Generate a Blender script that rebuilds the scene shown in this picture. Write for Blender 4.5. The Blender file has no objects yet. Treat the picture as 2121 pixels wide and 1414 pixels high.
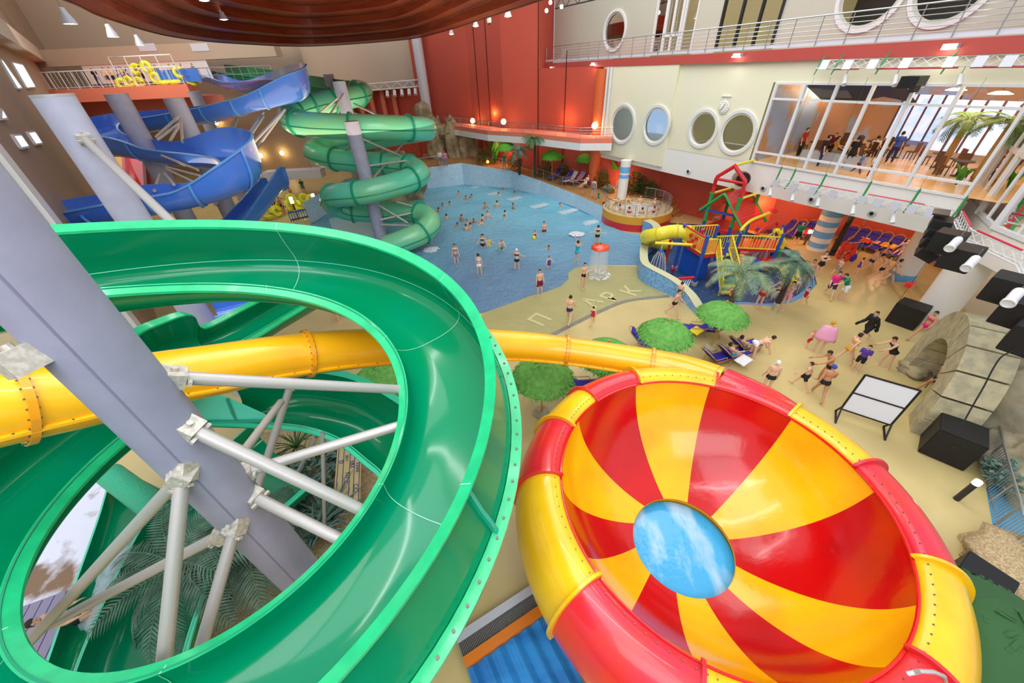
import bpy, bmesh, math, random
from math import sin, cos, pi, radians, sqrt, atan2, hypot
from mathutils import Vector, Matrix
from mathutils.geometry import tessellate_polygon
random.seed(7)
V = Vector
C = bpy.context.scene.collection
# ---------------------------------------------------------------- camera
F, HC = 760.0, 11.5
_U = V((-48.0, 1013.0, F)).normalized()
_f = V((0, 0, -1)); _Y = (_f - _U*(_f.dot(_U))).normalized(); _X = _Y.cross(_U)
RM = Matrix((_X, _Y, _U))
cd = bpy.data.cameras.new('camera'); cam = bpy.data.objects.new('camera', cd); C.objects.link(cam)
cd.sensor_width = 36.0; cd.lens = 36.0*F/2121.0; cd.clip_end = 400; cd.clip_start = .05
cam.matrix_world = Matrix.Translation((0, 0, HC)) @ RM.to_4x4()
bpy.context.scene.camera = cam
def ray(u, v): return RM @ V(((u-1060.5)/F, -(v-707.0)/F, -1.0))
def G(u, v, z=0.0):
    "point of the horizontal plane z seen at (u,v) of the photograph"
    d = ray(u, v); return V((0, 0, HC)) + d*((z-HC)/d.z)
def T(u, v, t): return V((0, 0, HC)) + ray(u, v)*t
def DY(u, v, y):
    d = ray(u, v); return V((0, 0, HC)) + d*(y/d.y)
# facade of the building on the right: origin, direction, normal
FA = V((14.43, 38.12, 0)); FD = V((-.4595, .8882, 0)); FN = V((-.8882, -.4595, 0))
FK = .882
def fp(s, z, off=0.0): return (FA + FD*s)*FK + FN*off + V((0, 0, HC+(z-HC)*FK))
def onf(u, v, off=0.0):
    r = ray(u, v); t = (FN.dot(FA)*FK+off)/(FN.x*r.x+FN.y*r.y); p = V((0, 0, HC))+r*t
    return (p-FA*FK).dot(FD)/FK, HC+(p.z-HC)/FK
# ---------------------------------------------------------------- materials
def lin(c):
    if isinstance(c, str):
        c = c.lstrip('#'); c = [int(c[i:i+2], 16)/255 for i in (0, 2, 4)]
    return tuple((x/12.92 if x <= .04045 else ((x+.055)/1.055)**2.4) for x in c[:3]) + (1.0,)
M = {}
def mat(name, col, rough=.5, metal=0.0, coat=0.0, noise=None, bump=None, emit=None, spec=.5, alpha=None):
    "noise=(scale, colour2, lo, hi)  bump=(scale, strength[, detail])"
    m = bpy.data.materials.new(name); m.use_nodes = True; nt = m.node_tree; N = nt.nodes; L = nt.links
    b = N['Principled BSDF']; b.inputs['Base Color'].default_value = lin(col)
    b.inputs['Roughness'].default_value = rough; b.inputs['Metallic'].default_value = metal
    b.inputs['Coat Weight'].default_value = coat; b.inputs['Coat Roughness'].default_value = .06
    b.inputs['Specular IOR Level'].default_value = spec
    if alpha is not None: b.inputs['Alpha'].default_value = alpha
    tc = None
    if noise or bump:
        tc = N.new('ShaderNodeTexCoord')
    if noise:
        sc, c2, lo, hi = noise
        n = N.new('ShaderNodeTexNoise'); n.inputs['Detail'].default_value = 6; L.new(tc.outputs['Object'], n.inputs['Vector'])
        if isinstance(sc, tuple):
            mp = N.new('ShaderNodeMapping'); mp.inputs['Scale'].default_value = sc; L.new(tc.outputs['Object'], mp.inputs['Vector']); L.new(mp.outputs[0], n.inputs['Vector']); n.inputs['Scale'].default_value = 1
        else: n.inputs['Scale'].default_value = sc
        r = N.new('ShaderNodeMapRange'); r.inputs['From Min'].default_value = lo; r.inputs['From Max'].default_value = hi
        L.new(n.outputs['Fac'], r.inputs['Value'])
        x = N.new('ShaderNodeMix'); x.data_type = 'RGBA'; x.inputs['A'].default_value = lin(col); x.inputs['B'].default_value = lin(c2)
        L.new(r.outputs[0], x.inputs['Factor']); L.new(x.outputs['Result'], b.inputs['Base Color'])
    if bump:
        n = N.new('ShaderNodeTexNoise'); n.inputs['Scale'].default_value = bump[0]; n.inputs['Detail'].default_value = bump[2] if len(bump) > 2 else 3
        L.new(tc.outputs['Object'], n.inputs['Vector'])
        bp = N.new('ShaderNodeBump'); bp.inputs['Strength'].default_value = bump[1]; bp.inputs['Distance'].default_value = .05
        L.new(n.outputs['Fac'], bp.inputs['Height']); L.new(bp.outputs[0], b.inputs['Normal'])
    if emit:
        b.inputs['Emission Color'].default_value = lin(emit[0]); b.inputs['Emission Strength'].default_value = emit[1]
    M[name] = m; return m
# ---------------------------------------------------------------- mesh builder
def frame(d, up=V((0, 0, 1))):
    d = d.normalized()
    if abs(d.dot(up)) > .98: up = V((0, 1, 0)) if abs(d.y) < .9 else V((1, 0, 0))
    x = d.cross(up).normalized(); y = x.cross(d).normalized(); return x, y, d
class MB:
    def __init__(s): s.v = []; s.f = []; s.mi = []; s.cur = 0
    def add(s, vs, fs):
        b = len(s.v); s.v += [V(p) for p in vs]; s.f += [tuple(b+i for i in f) for f in fs]; s.mi += [s.cur]*len(fs); return s
    def box(s, c, size, rz=0.0, R=None):
        c = V(c); hx, hy, hz = size[0]/2, size[1]/2, size[2]/2
        m = R if R is not None else Matrix.Rotation(rz, 3, 'Z')
        vs = [c + m @ V((x*hx, y*hy, z*hz)) for x in (-1, 1) for y in (-1, 1) for z in (-1, 1)]
        return s.add(vs, [(0, 1, 3, 2), (4, 6, 7, 5), (0, 4, 5, 1), (2, 3, 7, 6), (0, 2, 6, 4), (1, 5, 7, 3)])
    def bar(s, p, q, w, h=None, up=V((0, 0, 1))):
        p = V(p); q = V(q); h = h or w; x, y, d = frame(q-p, up)
        vs = [e + x*(i*w/2) + y*(j*h/2) for e in (p, q) for i, j in ((-1, -1), (1, -1), (1, 1), (-1, 1))]
        return s.add(vs, [(0, 1, 2, 3), (7, 6, 5, 4), (0, 4, 5, 1), (1, 5, 6, 2), (2, 6, 7, 3), (3, 7, 4, 0)])
    def cyl(s, p, q, r, r2=None, n=12, caps=True):
        p = V(p); q = V(q); r2 = r if r2 is None else r2; x, y, d = frame(q-p)
        vs = [e + x*(cos(2*pi*k/n)*rr) + y*(sin(2*pi*k/n)*rr) for e, rr in ((p, r), (q, r2)) for k in range(n)]
        fs = [(k, (k+1) % n, n+(k+1) % n, n+k) for k in range(n)]
        if caps: fs += [tuple(range(n-1, -1, -1)), tuple(range(n, 2*n))]
        return s.add(vs, fs)
    def tube(s, pts, r, n=8, closed=False, caps=True):
        pts = [V(p) for p in pts]; m = len(pts); rs = r if isinstance(r, (list, tuple)) else [r]*m
        vs = []; x0 = None
        for i, p in enumerate(pts):
            a = pts[(i-1) % m] if closed or i > 0 else p; b = pts[(i+1) % m] if closed or i < m-1 else p
            d = (b-a)
            if d.length < 1e-9: d = V((0, 0, 1))
            if x0 is None: x, y, _ = frame(d)
            else:
                d.normalize(); x = (x0 - d*x0.dot(d)); x = x.normalized() if x.length > 1e-6 else frame(d)[0]; y = d.cross(x)
            x0 = x
            vs += [p + x*(cos(2*pi*k/n)*rs[i]) + y*(sin(2*pi*k/n)*rs[i]) for k in range(n)]
        fs = []
        for i in range(m if closed else m-1):
            j = (i+1) % m
            fs += [(i*n+k, i*n+(k+1) % n, j*n+(k+1) % n, j*n+k) for k in range(n)]
        if caps and not closed: fs += [tuple(range(n-1, -1, -1)), tuple(range((m-1)*n, m*n))]
        return s.add(vs, fs)
    def lathe(s, prof, c=(0, 0, 0), n=32, a0=0.0, a1=2*pi, axis=None):
        c = V(c); full = abs(a1-a0-2*pi) < 1e-6; m = len(prof); k2 = n if full else n+1
        x, y, d = frame(axis) if axis is not None else (V((1, 0, 0)), V((0, 1, 0)), V((0, 0, 1)))
        vs = [c + x*(r*cos(a0+(a1-a0)*k/n)) + y*(r*sin(a0+(a1-a0)*k/n)) + d*z for k in range(k2) for r, z in prof]
        fs = []
        for k in range(n):
            j = (k+1) % k2
            fs += [(k*m+i, j*m+i, j*m+i+1, k*m+i+1) for i in range(m-1)]
        return s.add(vs, fs)
    def sphere(s, c, r, n=12, m=8):
        c = V(c); r = r if isinstance(r, (tuple, list)) else (r, r, r)
        vs = [c + V((r[0]*sin(pi*j/m)*cos(2*pi*k/n), r[1]*sin(pi*j/m)*sin(2*pi*k/n), r[2]*cos(pi*j/m))) for j in range(1, m) for k in range(n)]
        vs += [c+V((0, 0, r[2])), c-V((0, 0, r[2]))]
        fs = [(j*n+k, j*n+(k+1) % n, (j+1)*n+(k+1) % n, (j+1)*n+k) for j in range(m-2) for k in range(n)]
        t = (m-1)*n
        fs += [(t, (k+1) % n, k) for k in range(n)] + [((m-2)*n+k, (m-2)*n+(k+1) % n, t+1) for k in range(n)]
        return s.add(vs, fs)
    def grid(s, rows, closed=False):
        m = len(rows[0]); vs = [p for r in rows for p in r]; fs = []
        for i in range(len(rows)-1):
            for j in range(m if closed else m-1):
                k = (j+1) % m; fs.append((i*m+j, i*m+k, (i+1)*m+k, (i+1)*m+j))
        return s.add(vs, fs)
    def poly(s, pts, holes=()):
        loops = [[V(p) for p in pts]] + [[V(p) for p in h] for h in holes]
        flat = [p for l in loops for p in l]
        return s.add(flat, [tuple(t) for t in tessellate_polygon(loops)])
    def prism(s, pts, z0, z1, bottom=True):
        n = len(pts); lo = [V((p[0], p[1], z0)) for p in pts]; hi = [V((p[0], p[1], z1)) for p in pts]
        s.add(lo+hi, [(k, (k+1) % n, n+(k+1) % n, n+k) for k in range(n)])
        t = [tuple(x) for x in tessellate_polygon([hi])]; s.add(hi, t)
        if bottom: s.add(lo, t)
        return s
    def build(s, name, m, parent=None, smooth=True, angle=40):
        me = bpy.data.meshes.new(name); off = parent_loc(parent)
        me.from_pydata([tuple(p-off) for p in s.v], [], s.f)
        for x in (m if isinstance(m, (list, tuple)) else [m]): me.materials.append(M[x] if isinstance(x, str) else x)
        me.polygons.foreach_set('material_index', s.mi)
        bm = bmesh.new(); bm.from_mesh(me); bmesh.ops.recalc_face_normals(bm, faces=bm.faces); bm.to_mesh(me); bm.free()
        if smooth:
            me.polygons.foreach_set('use_smooth', [True]*len(me.polygons))
            try: me.set_sharp_from_angle(angle=radians(angle))
            except Exception: pass
        o = bpy.data.objects.new(name, me); C.objects.link(o)
        if parent is not None: o.parent = parent
        return o
def parent_loc(p):
    l = V((0, 0, 0))
    while p is not None: l += p.location; p = p.parent
    return l
def tag(o, label=None, cat=None, group=None, kind=None):
    if label: o['label'] = label
    if cat: o['category'] = cat
    if group: o['group'] = group
    if kind: o['kind'] = kind
    return o
def thing(name, label, cat, loc=(0, 0, 0), group=None):
    o = bpy.data.objects.new(name, None); C.objects.link(o); o.location = loc; o.empty_display_size = .2
    return tag(o, label, cat, group)
def struct(mb, name, m, label=None, smooth=False):
    return tag(mb.build(name, m, smooth=smooth), label, 'setting' if label else None, kind='structure')
def dup(root, loc, rz=0.0, label=None, group=None, scale=1.0):
    r = root.copy(); C.objects.link(r); r.location = loc; r.rotation_euler = (0, 0, rz); r.scale = (scale,)*3
    if label: r['label'] = label
    if group: r['group'] = group
    for ch in list(root.children):
        c = ch.copy(); C.objects.link(c); c.parent = r
        for g in list(ch.children):
            d = g.copy(); C.objects.link(d); d.parent = c
    return r
def spline(pts, per=8, closed=False):
    "Catmull-Rom through points (tuples of any length)"
    P = [tuple(p) for p in pts]; n = len(P); out = []
    for i in range(n if closed else n-1):
        p0 = P[(i-1) % n] if closed or i > 0 else tuple(2*a-b for a, b in zip(P[0], P[1]))
        p1 = P[i]; p2 = P[(i+1) % n]
        p3 = P[(i+2) % n] if closed or i < n-2 else tuple(2*a-b for a, b in zip(P[-1], P[-2]))
        for k in range(per):
            t = k/per
            out.append(tuple(.5*((2*b)+(-a+c)*t+(2*a-5*b+4*c-d)*t*t+(-a+3*b-3*c+d)*t**3) for a, b, c, d in zip(p0, p1, p2, p3)))
    if not closed: out.append(P[-1])
    return out
def sp3(pts, per=8, closed=False): return [V(p) for p in spline(pts, per, closed)]
def resample(pts, step):
    L = [0.0]
    for a, b in zip(pts, pts[1:]): L.append(L[-1]+(V(b)-V(a)).length)
    n = max(1, round(L[-1]/step)); out = []; j = 0
    for k in range(n+1):
        d = L[-1]*k/n
        while j < len(L)-2 and L[j+1] < d: j += 1
        f = (d-L[j])/max(1e-9, L[j+1]-L[j]); out.append(V(pts[j]).lerp(V(pts[j+1]), f))
    return out
# ---------------------------------------------------------------- palette
mat('green_gel', '#018855', .13, coat=.2, noise=(.35, '#018a62', .4, .62), spec=.3)
mat('green_lip', '#1fc07c', .25, coat=.2, noise=(3.0, '#19ad70', .4, .7))
mat('green_out', '#23a98a', .3, coat=.3)
mat('teal_tube', '#62d6ae', .3, coat=.3, noise=(.25, '#7fd39a', .4, .6))
mat('teal_flange', '#1f9c78', .3)
mat('yellow_gel', '#f7c40a', .22, coat=.5, noise=(.7, '#f3ad0a', .4, .65))
mat('orange_gel', '#f0a00c', .25, coat=.5)
mat('red_gel', '#d81010', .2, coat=.5)
mat('red_cover', '#e02a22', .3, coat=.4, noise=(1.2, '#d8203c', .4, .65))
mat('yellow_cover', '#f5c916', .28, coat=.4, noise=(.8, '#eeb40e', .4, .65))
mat('blue_gel', '#4a80e4', .2, coat=.5)
mat('blue_light', '#5aa4ea', .25, coat=.4)
mat('pole_grey', '#9a9bb2', .5, noise=(2, '#9192a8', .35, .65), bump=(60, .05))
mat('galv', '#b8b5b0', .45, metal=.35, noise=(22, '#b6b3b0', .42, .6))
mat('steel', '#b9bbbd', .3, metal=.85)
mat('dark_steel', '#3a3b3e', .4, metal=.5)
mat('bolt', '#7a7466', .4, metal=.6)
mat('white_paint', '#f2f1ec', .5)
mat('white_frame', '#e6e8ea', .4)
mat('cream', '#efecd0', .6)
mat('cream_up', '#c4c4b4', .6)
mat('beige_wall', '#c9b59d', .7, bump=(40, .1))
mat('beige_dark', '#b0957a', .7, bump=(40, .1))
mat('red_wall', '#c65340', .65, bump=(30, .1))
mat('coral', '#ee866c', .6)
mat('coral_band', '#bb4d45', .6)
mat('wood_ceil', '#96401c', .42, noise=((.35, .35, 6), '#7a2d14', .35, .65))
mat('wood_ceil_dark', '#4c1a0e', .5)
mat('bamboo', '#c8954a', .5)
mat('wood_brown', '#6b4128', .6)
mat('navy_fabric', '#3a32a8', .8, bump=(200, .2))
mat('mauve_fabric', '#b98fc0', .8)
mat('white_cloth', '#f0eeee', .9)
mat('black_paint', '#101012', .55, bump=(90, .15))
mat('black_plastic', '#1b1c1f', .4)
mat('rubber', '#1a1a1a', .8)
mat('play_blue', '#1f55b8', .35, coat=.3)
mat('play_red', '#d8232a', .35, coat=.3)
mat('play_yellow', '#f0e23a', .35, coat=.3)
mat('play_green', '#2fa04c', .35, coat=.3)
mat('ring_yellow', '#ecec2a', .3, coat=.4)
mat('thatch', '#6fb14c', .75, noise=(6, '#54993e', .35, .65))
mat('thatch_dry', '#7fae52', .8, noise=(6, '#a5b45a', .4, .65))
mat('thatch_dark', '#2c5a2e', .8)
mat('palm_leaf', '#94a785', .6, noise=(5, '#6f9163', .35, .65))
mat('palm_dark', '#4b6a52', .6, noise=(4, '#6f8d78', .4, .65))
mat('leaf_green', '#3f6a32', .6, noise=(5, '#557f3e', .35, .65))
mat('leaf_bright', '#4f9a34', .55)
mat('leaf_grey', '#7d9c96', .6, noise=(4, '#567a60', .35, .65))
mat('trunk', '#6d5a45', .85, bump=(25, .5), noise=(12, '#4a3b2d', .4, .6))
mat('trunk_dark', '#3b3027', .85, bump=(25, .5))
mat('stone_pale', '#c9c0a2', .8, noise=(6, '#b3a886', .4, .6), bump=(14, .3))
mat('concrete', '#a8a499', .8, bump=(20, .2))
mat('tile_blue', '#8fc1e8', .4)
mat('pale_blue', '#a9d4f0', .35)
mat('col_blue', '#78b8ec', .4)
mat('spray', '#ffffff', .3, alpha=.16)
mat('foam', '#f6fbff', .6, alpha=.6)
mat('plain_white', '#dfe3ee', .45)
mat('grey_panel', '#c9ccd6', .35, metal=.2)
mat('strap_green', '#1f8a4a', .6)
mat('truss_red', '#e0304a', .5)
mat('lamp_warm', '#fff2c8', .4, emit=('#ffd58a', 14))
mat('lamp_white', '#ffffff', .4, emit=('#fffbe8', 16))
mat('lamp_orange', '#ffb060', .4, emit=('#ff8a30', 12))
mat('lamp_cyan', '#c8fff4', .4, emit=('#a8fff0', 10))
mat('sun_patch', '#ffffff', .5, emit=('#f3f6ff', 1.6))
mat('sand', '#cbb78e', .9, noise=(20, '#a98f66', .4, .6), bump=(40, .4))
mat('deck_plank', '#8f87a3', .6)
mat('foam_floor', '#e9edfb', .6, noise=(.75, '#8a6d52', .52, .62))
mat('board_tan', '#dcc68e', .6)
mat('sign_ink', '#2c3a86', .6)
mat('mat_blue', '#1f78c0', .35, noise=((.6, 2.2, 1), '#2f92da', .4, .6))
mat('orange_edge', '#e07a10', .5)
mat('rock', '#b7ac8b', .85, noise=(.9, '#8f8a78', .38, .62), bump=(3.2, .9, 8))
mat('rock_warm', '#b6a782', .85, noise=(.8, '#7f7457', .38, .62), bump=(3.0, .9, 8))
mat('mosaic_panel', '#c95a3c', .6, noise=(8, '#a8452c', .4, .6))
def stone_blocks():
    m = mat('arch_stone', '#bdb48f', .8, noise=(3.0, '#a39c80', .4, .62), bump=(18, .25)); return m
stone_blocks()
def wedge_mats():
    # wet bowl panels: fine radial streaks of water in the gloss
    for nm, c, c2 in (('bowl_red', '#c8090c', '#b40c10'), ('bowl_yellow', '#f6bf0c', '#f2a90c')):
        m = mat(nm, c, .15, coat=.2, noise=(.6, c2, .4, .62), bump=(7, .07, 5))
wedge_mats()
def tiles(name, c1, c2, scale, mortar='#e8f4ff', rough=.3):
    m = bpy.data.materials.new(name); m.use_nodes = True; nt = m.node_tree; N = nt.nodes; L = nt.links; b = N['Principled BSDF']
    tc = N.new('ShaderNodeTexCoord'); v = N.new('ShaderNodeTexVoronoi'); v.inputs['Scale'].default_value = scale; v.distance = 'CHEBYCHEV'; v.inputs['Randomness'].default_value = .35
    L.new(tc.outputs['Object'], v.inputs['Vector'])
    s = N.new('ShaderNodeSeparateColor'); L.new(v.outputs['Color'], s.inputs[0])
    x = N.new('ShaderNodeMix'); x.data_type = 'RGBA'; x.inputs['A'].default_value = lin(c1); x.inputs['B'].default_value = lin(c2); L.new(s.outputs[0], x.inputs['Factor'])
    L.new(x.outputs['Result'], b.inputs['Base Color']); b.inputs['Roughness'].default_value = rough; M[name] = m
tiles('mosaic_blue', '#8fc4f0', '#5f9fe0', 9)
tiles('pool_wall', '#d4ecfa', '#bfe0f6', 5)
def water(name, shallow, deep, y0, y1, opac, bump_scale=1.5, bump=.35, spark=None):
    "rippled water: a glossy layer over tinted, partly clear colour; colour deepens with distance from the shore"
    m = bpy.data.materials.new(name); m.use_nodes = True; nt = m.node_tree; N = nt.nodes; L = nt.links
    out = N['Material Output']; b = N['Principled BSDF']
    tc = N.new('ShaderNodeTexCoord')
    sx = N.new('ShaderNodeSeparateXYZ'); L.new(tc.outputs['Object'], sx.inputs[0])
    mr = N.new('ShaderNodeMapRange'); mr.inputs['From Min'].default_value = y0; mr.inputs['From Max'].default_value = y1; L.new(sx.outputs['Y'], mr.inputs['Value'])
    n0 = N.new('ShaderNodeTexNoise'); n0.inputs['Scale'].default_value = .22; n0.inputs['Detail'].default_value = 4; L.new(tc.outputs['Object'], n0.inputs['Vector'])
    ad = N.new('ShaderNodeMath'); ad.operation = 'MULTIPLY_ADD'; ad.inputs[1].default_value = .5; L.new(n0.outputs['Fac'], ad.inputs[0]); 
    s2 = N.new('ShaderNodeMath'); s2.operation = 'SUBTRACT'; s2.inputs[1].default_value = .25; L.new(mr.outputs[0], s2.inputs[0]); L.new(s2.outputs[0], ad.inputs[2])
    x = N.new('ShaderNodeMix'); x.data_type = 'RGBA'; x.inputs['A'].default_value = lin(shallow); x.inputs['B'].default_value = lin(deep); L.new(ad.outputs[0], x.inputs['Factor'])
    L.new(x.outputs['Result'], b.inputs['Base Color']); b.inputs['Roughness'].default_value = .07
    n1 = N.new('ShaderNodeTexNoise'); n1.inputs['Scale'].default_value = bump_scale; n1.inputs['Detail'].default_value = 5; n1.inputs['Distortion'].default_value = .6; L.new(tc.outputs['Object'], n1.inputs['Vector'])
    bp = N.new('ShaderNodeBump'); bp.inputs['Strength'].default_value = bump; bp.inputs['Distance'].default_value = .25; L.new(n1.outputs['Fac'], bp.inputs['Height']); L.new(bp.outputs[0], b.inputs['Normal'])
    tr = N.new('ShaderNodeBsdfTransparent'); tr.inputs[0].default_value = (.85, .95, 1, 1)
    mx = N.new('ShaderNodeMixShader'); mx.inputs[0].default_value = opac; L.new(tr.outputs[0], mx.inputs[1]); L.new(b.outputs[0], mx.inputs[2]); L.new(mx.outputs[0], out.inputs[0])
    M[name] = m; return m
water('wave_water', '#6a94b4', '#8adcf6', 22, 38, .86, 2.4, .6)
water('thin_water', '#d8c87a', '#cdc588', 14, 22, .32, 3.0, .5)
water('kids_water', '#33557e', '#2f5f96', 18, 30, .85, 2.0, .35)
water('side_water', '#6fb8dc', '#5fa9d6', 0, 10, .8, 2.0, .3)
def clear_glass():
    m = bpy.data.materials.new('glass'); m.use_nodes = True; nt = m.node_tree; N = nt.nodes; L = nt.links; out = N['Material Output']
    N.remove(N['Principled BSDF']); t = N.new('ShaderNodeBsdfTransparent'); t.inputs[0].default_value = (.93, .95, .95, 1)
    g = N.new('ShaderNodeBsdfGlossy'); g.inputs['Roughness'].default_value = .02
    fr = N.new('ShaderNodeFresnel'); fr.inputs[0].default_value = 1.45
    mx = N.new('ShaderNodeMixShader'); L.new(fr.outputs[0], mx.inputs[0]); L.new(t.outputs[0], mx.inputs[1]); L.new(g.outputs[0], mx.inputs[2]); L.new(mx.outputs[0], out.inputs[0]); M['glass'] = m
clear_glass()
# ================================================================= SETTING
def xy(p): return (p[0], p[1])
shore = [G(*q) for q in ((1000, 648), (1060, 627), (1100, 612), (1130, 604), (1162, 592), (1178, 577), (1177, 565), (1192, 554), (1230, 549), (1320, 549))]
hot_c = V((11.55, 32.6, 0)); HOT_R = 2.95
wallr = [V((8.86, 32.6, 0)), V((6.9, 37.2, 0)), V((3.9, 42.0, 0)), V((.8, 45.3, 0)), V((-5.03, 48.2, 0))]
wallr_top = [1.2, 1.25, 1.5, 1.95, 2.45]
pool_far = [V((-10.8, 46.6, 0)), V((-17.5, 44.0, 0)), V((-19.0, 36.0, 0)), V((-15.0, 27.0, 0)), V((-8.5, 20.5, 0)), V((-4.0, 18.0, 0))]
wavy = [G(*q) for q in ((1328, 483), (1343, 492), (1347, 501), (1338, 512), (1326, 526), (1320, 548), (1322, 574), (1342, 590), (1386, 611), (1416, 628), (1438, 648))]
wave_outline = shore + [G(1321, 540), G(1326, 526), G(1338, 512), G(1346, 501), G(1330, 486), G(1305, 483), G(1275, 475)] + wallr + pool_far
kids = [G(*q) for q in ((1375, 461), (1454, 465), (1516, 472), (1590, 492), (1650, 522), (1684, 556), (1692, 588), (1672, 612), (1640, 626), (1598, 634), (1540, 630), (1470, 634), (1428, 628), (1398, 612), (1352, 590), (1332, 574), (1330, 550), (1337, 530), (1350, 514), (1362, 500))]
catch = [V((-3.2, 1.2, 0)), V((1.0, -1.0, 0)), V((2.6, 2.0, 0)), V((1.5, 4.6, 0)), V((-1.6, 4.4, 0))]
side = [G(2042, 1010), G(2125, 960), V((26, 6, 0)), V((26, -2, 0)), V((9.2, -2, 0)), G(2085, 1200), G(2060, 1110)]
fl = MB(); fl.poly([(-75, -8, 0), (48, -8, 0), (48, 80, 0), (-75, 80, 0)], [wave_outline, kids, side])
mat('floor_deck', '#d2be80', .36, noise=(.35, '#c2b078', .38, .66), bump=(30, .06))
struct(fl, 'floor', 'floor_deck', 'beige poured floor of the whole water park hall')
# basin of the wave pool: shallow at the shore, deep at the far wall
def inset_z(p): return -0.02 - max(0, min(1.7, (p.y-21)*.075))
cen = V((-2.5, 33, -1.6))
b = MB(); n = len(wave_outline)
b.add([V((p.x, p.y, 0)) for p in wave_outline] + [V((p.x, p.y, inset_z(p))) for p in wave_outline], [(k, (k+1) % n, n+(k+1) % n, n+k) for k in range(n)])
b.poly([V((p.x, p.y, inset_z(p))) for p in wave_outline])
struct(b, 'floor_wave_basin', 'pale_blue', 'pale blue basin under the wave pool')
b = MB(); n = len(kids)
b.add([V((p.x, p.y, 0)) for p in kids]+[V((p.x, p.y, -.45)) for p in kids], [(k, (k+1) % n, n+(k+1) % n, n+k) for k in range(n)]); b.poly([V((p.x, p.y, -.45)) for p in kids])
mat('kids_floor', '#2a4a78', .5); struct(b, 'floor_kids_basin', 'kids_floor', 'dark blue basin under the shallow children pool')
b = MB(); n = len(side)
b.add([V((p.x, p.y, 0)) for p in side]+[V((p.x, p.y, -.9)) for p in side], [(k, (k+1) % n, n+(k+1) % n, n+k) for k in range(n)]); b.poly([V((p.x, p.y, -.9)) for p in side])
struct(b, 'floor_side_basin', 'pale_blue', 'light blue basin of the pool behind the railing')
# water surfaces
def wave_surface(outline, name, m, label, amp, step, z=-.02):
    xs = [p.x for p in outline]; ys = [p.y for p in outline]
    bm = bmesh.new()
    me = bpy.data.meshes.new(name)
    lo = V((min(xs), min(ys), 0)); hi = V((max(xs), max(ys), 0))
    nx = int((hi.x-lo.x)/step)+1; ny = int((hi.y-lo.y)/step)+1
    poly = [(p.x, p.y) for p in outline]
    def inside(x, y):
        c = False; j = len(poly)-1
        for i in range(len(poly)):
            (xi, yi), (xj, yj) = poly[i], poly[j]
            if (yi > y) != (yj > y) and x < (xj-xi)*(y-yi)/(yj-yi)+xi: c = not c
            j = i
        return c
    vs = [bm.verts.new((p.x, p.y, z)) for p in outline]
    es = [bm.edges.new((vs[i], vs[(i+1) % len(vs)])) for i in range(len(vs))]
    bmesh.ops.triangle_fill(bm, use_beauty=True, edges=es)
    for k in range(nx+1):
        bmesh.ops.bisect_plane(bm, geom=bm.verts[:]+bm.edges[:]+bm.faces[:], plane_co=(lo.x+k*step, 0, 0), plane_no=(1, 0, 0))
    for k in range(ny+1):
        bmesh.ops.bisect_plane(bm, geom=bm.verts[:]+bm.edges[:]+bm.faces[:], plane_co=(0, lo.y+k*step, 0), plane_no=(0, 1, 0))
    for v in bm.verts:
        x, y = v.co.x, v.co.y; a = amp*max(0, min(1, (y-20)/10))
        v.co.z = z + a*(sin(.9*y+.5*x)*.6+sin(1.7*y-.8*x+1)*.3+sin(2.3*x+.4*y)*.2) - a*.3
    bm.to_mesh(me); bm.free(); me.materials.append(M[m]); me.polygons.foreach_set('use_smooth', [True]*len(me.polygons))
    o = bpy.data.objects.new(name, me); C.objects.link(o); return tag(o, label, 'water', kind='stuff')
wave_surface(wave_outline, 'pool_water', 'wave_water', 'blue rippled water filling the big wave pool', .12, .8, .012)
b = MB(); b.poly([V((p.x, p.y, -.12)) for p in kids]); tag(b.build('pool_water', 'kids_water', smooth=False), 'dark blue shallow water around the climbing frame', 'water', kind='stuff')
b = MB(); b.poly([V((p.x, p.y, -.12)) for p in side]); tag(b.build('pool_water', 'side_water', smooth=False), 'light blue water behind the railing by the rocks', 'water', kind='stuff')
gut = [G(*q) for q in ((1386, 613), (1300, 623), (1240, 646), (1180, 675), (1130, 700), (1040, 740), (960, 790))]
thin = [V((p.x, p.y, .008)) for p in shore[:-1]] + [G(1321, 552), G(1323, 575), G(1343, 591)] + [V((p.x, p.y, .008)) for p in gut]
b = MB(); b.poly([V((p.x, p.y, .008)) for p in thin]); tag(b.build('shallow_water', 'thin_water', smooth=False), 'film of clear water over the yellowish sloping beach', 'water', kind='stuff')
# drain channel across the beach
b = MB(); gp = sp3(gut, 6)
for a, c in zip(gp, gp[1:]):
    d = (c-a).normalized(); nn = V((-d.y, d.x, 0))*.13
    b.add([a-nn+V((0, 0, .015)), c-nn+V((0, 0, .015)), c+nn+V((0, 0, .015)), a+nn+V((0, 0, .015))], [(0, 1, 2, 3)])
mat('drain', '#8f8d80', .6, noise=(14, '#6e6d66', .45, .6)); tag(b.build('drain_channel', 'drain', smooth=False), 'grey drain channel curving across the yellow beach', 'drain', kind='structure')
# pool walls
def ribbon(mb, pts, z0s, z1s):
    n = len(pts)
    mb.add([V((p.x, p.y, z)) for p, z in zip(pts, z0s)]+[V((p.x, p.y, z)) for p, z in zip(pts, z1s)], [(k, k+1, n+k+1, n+k) for k in range(n-1)])
b = MB(); ribbon(b, wallr, [-1.6]*5, wallr_top); struct(b, 'wall_pool_right', 'pool_wall', 'pale blue tiled wall along the right side of the wave pool')
b = MB(); ribbon(b, [wallr[-1]]+pool_far[:3], [-1.7]*4, [2.45, 2.3, 2.2, 2.0]); struct(b, 'wall_pool_back', 'pool_wall', 'pale blue tiled end wall of the wave pool')
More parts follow.
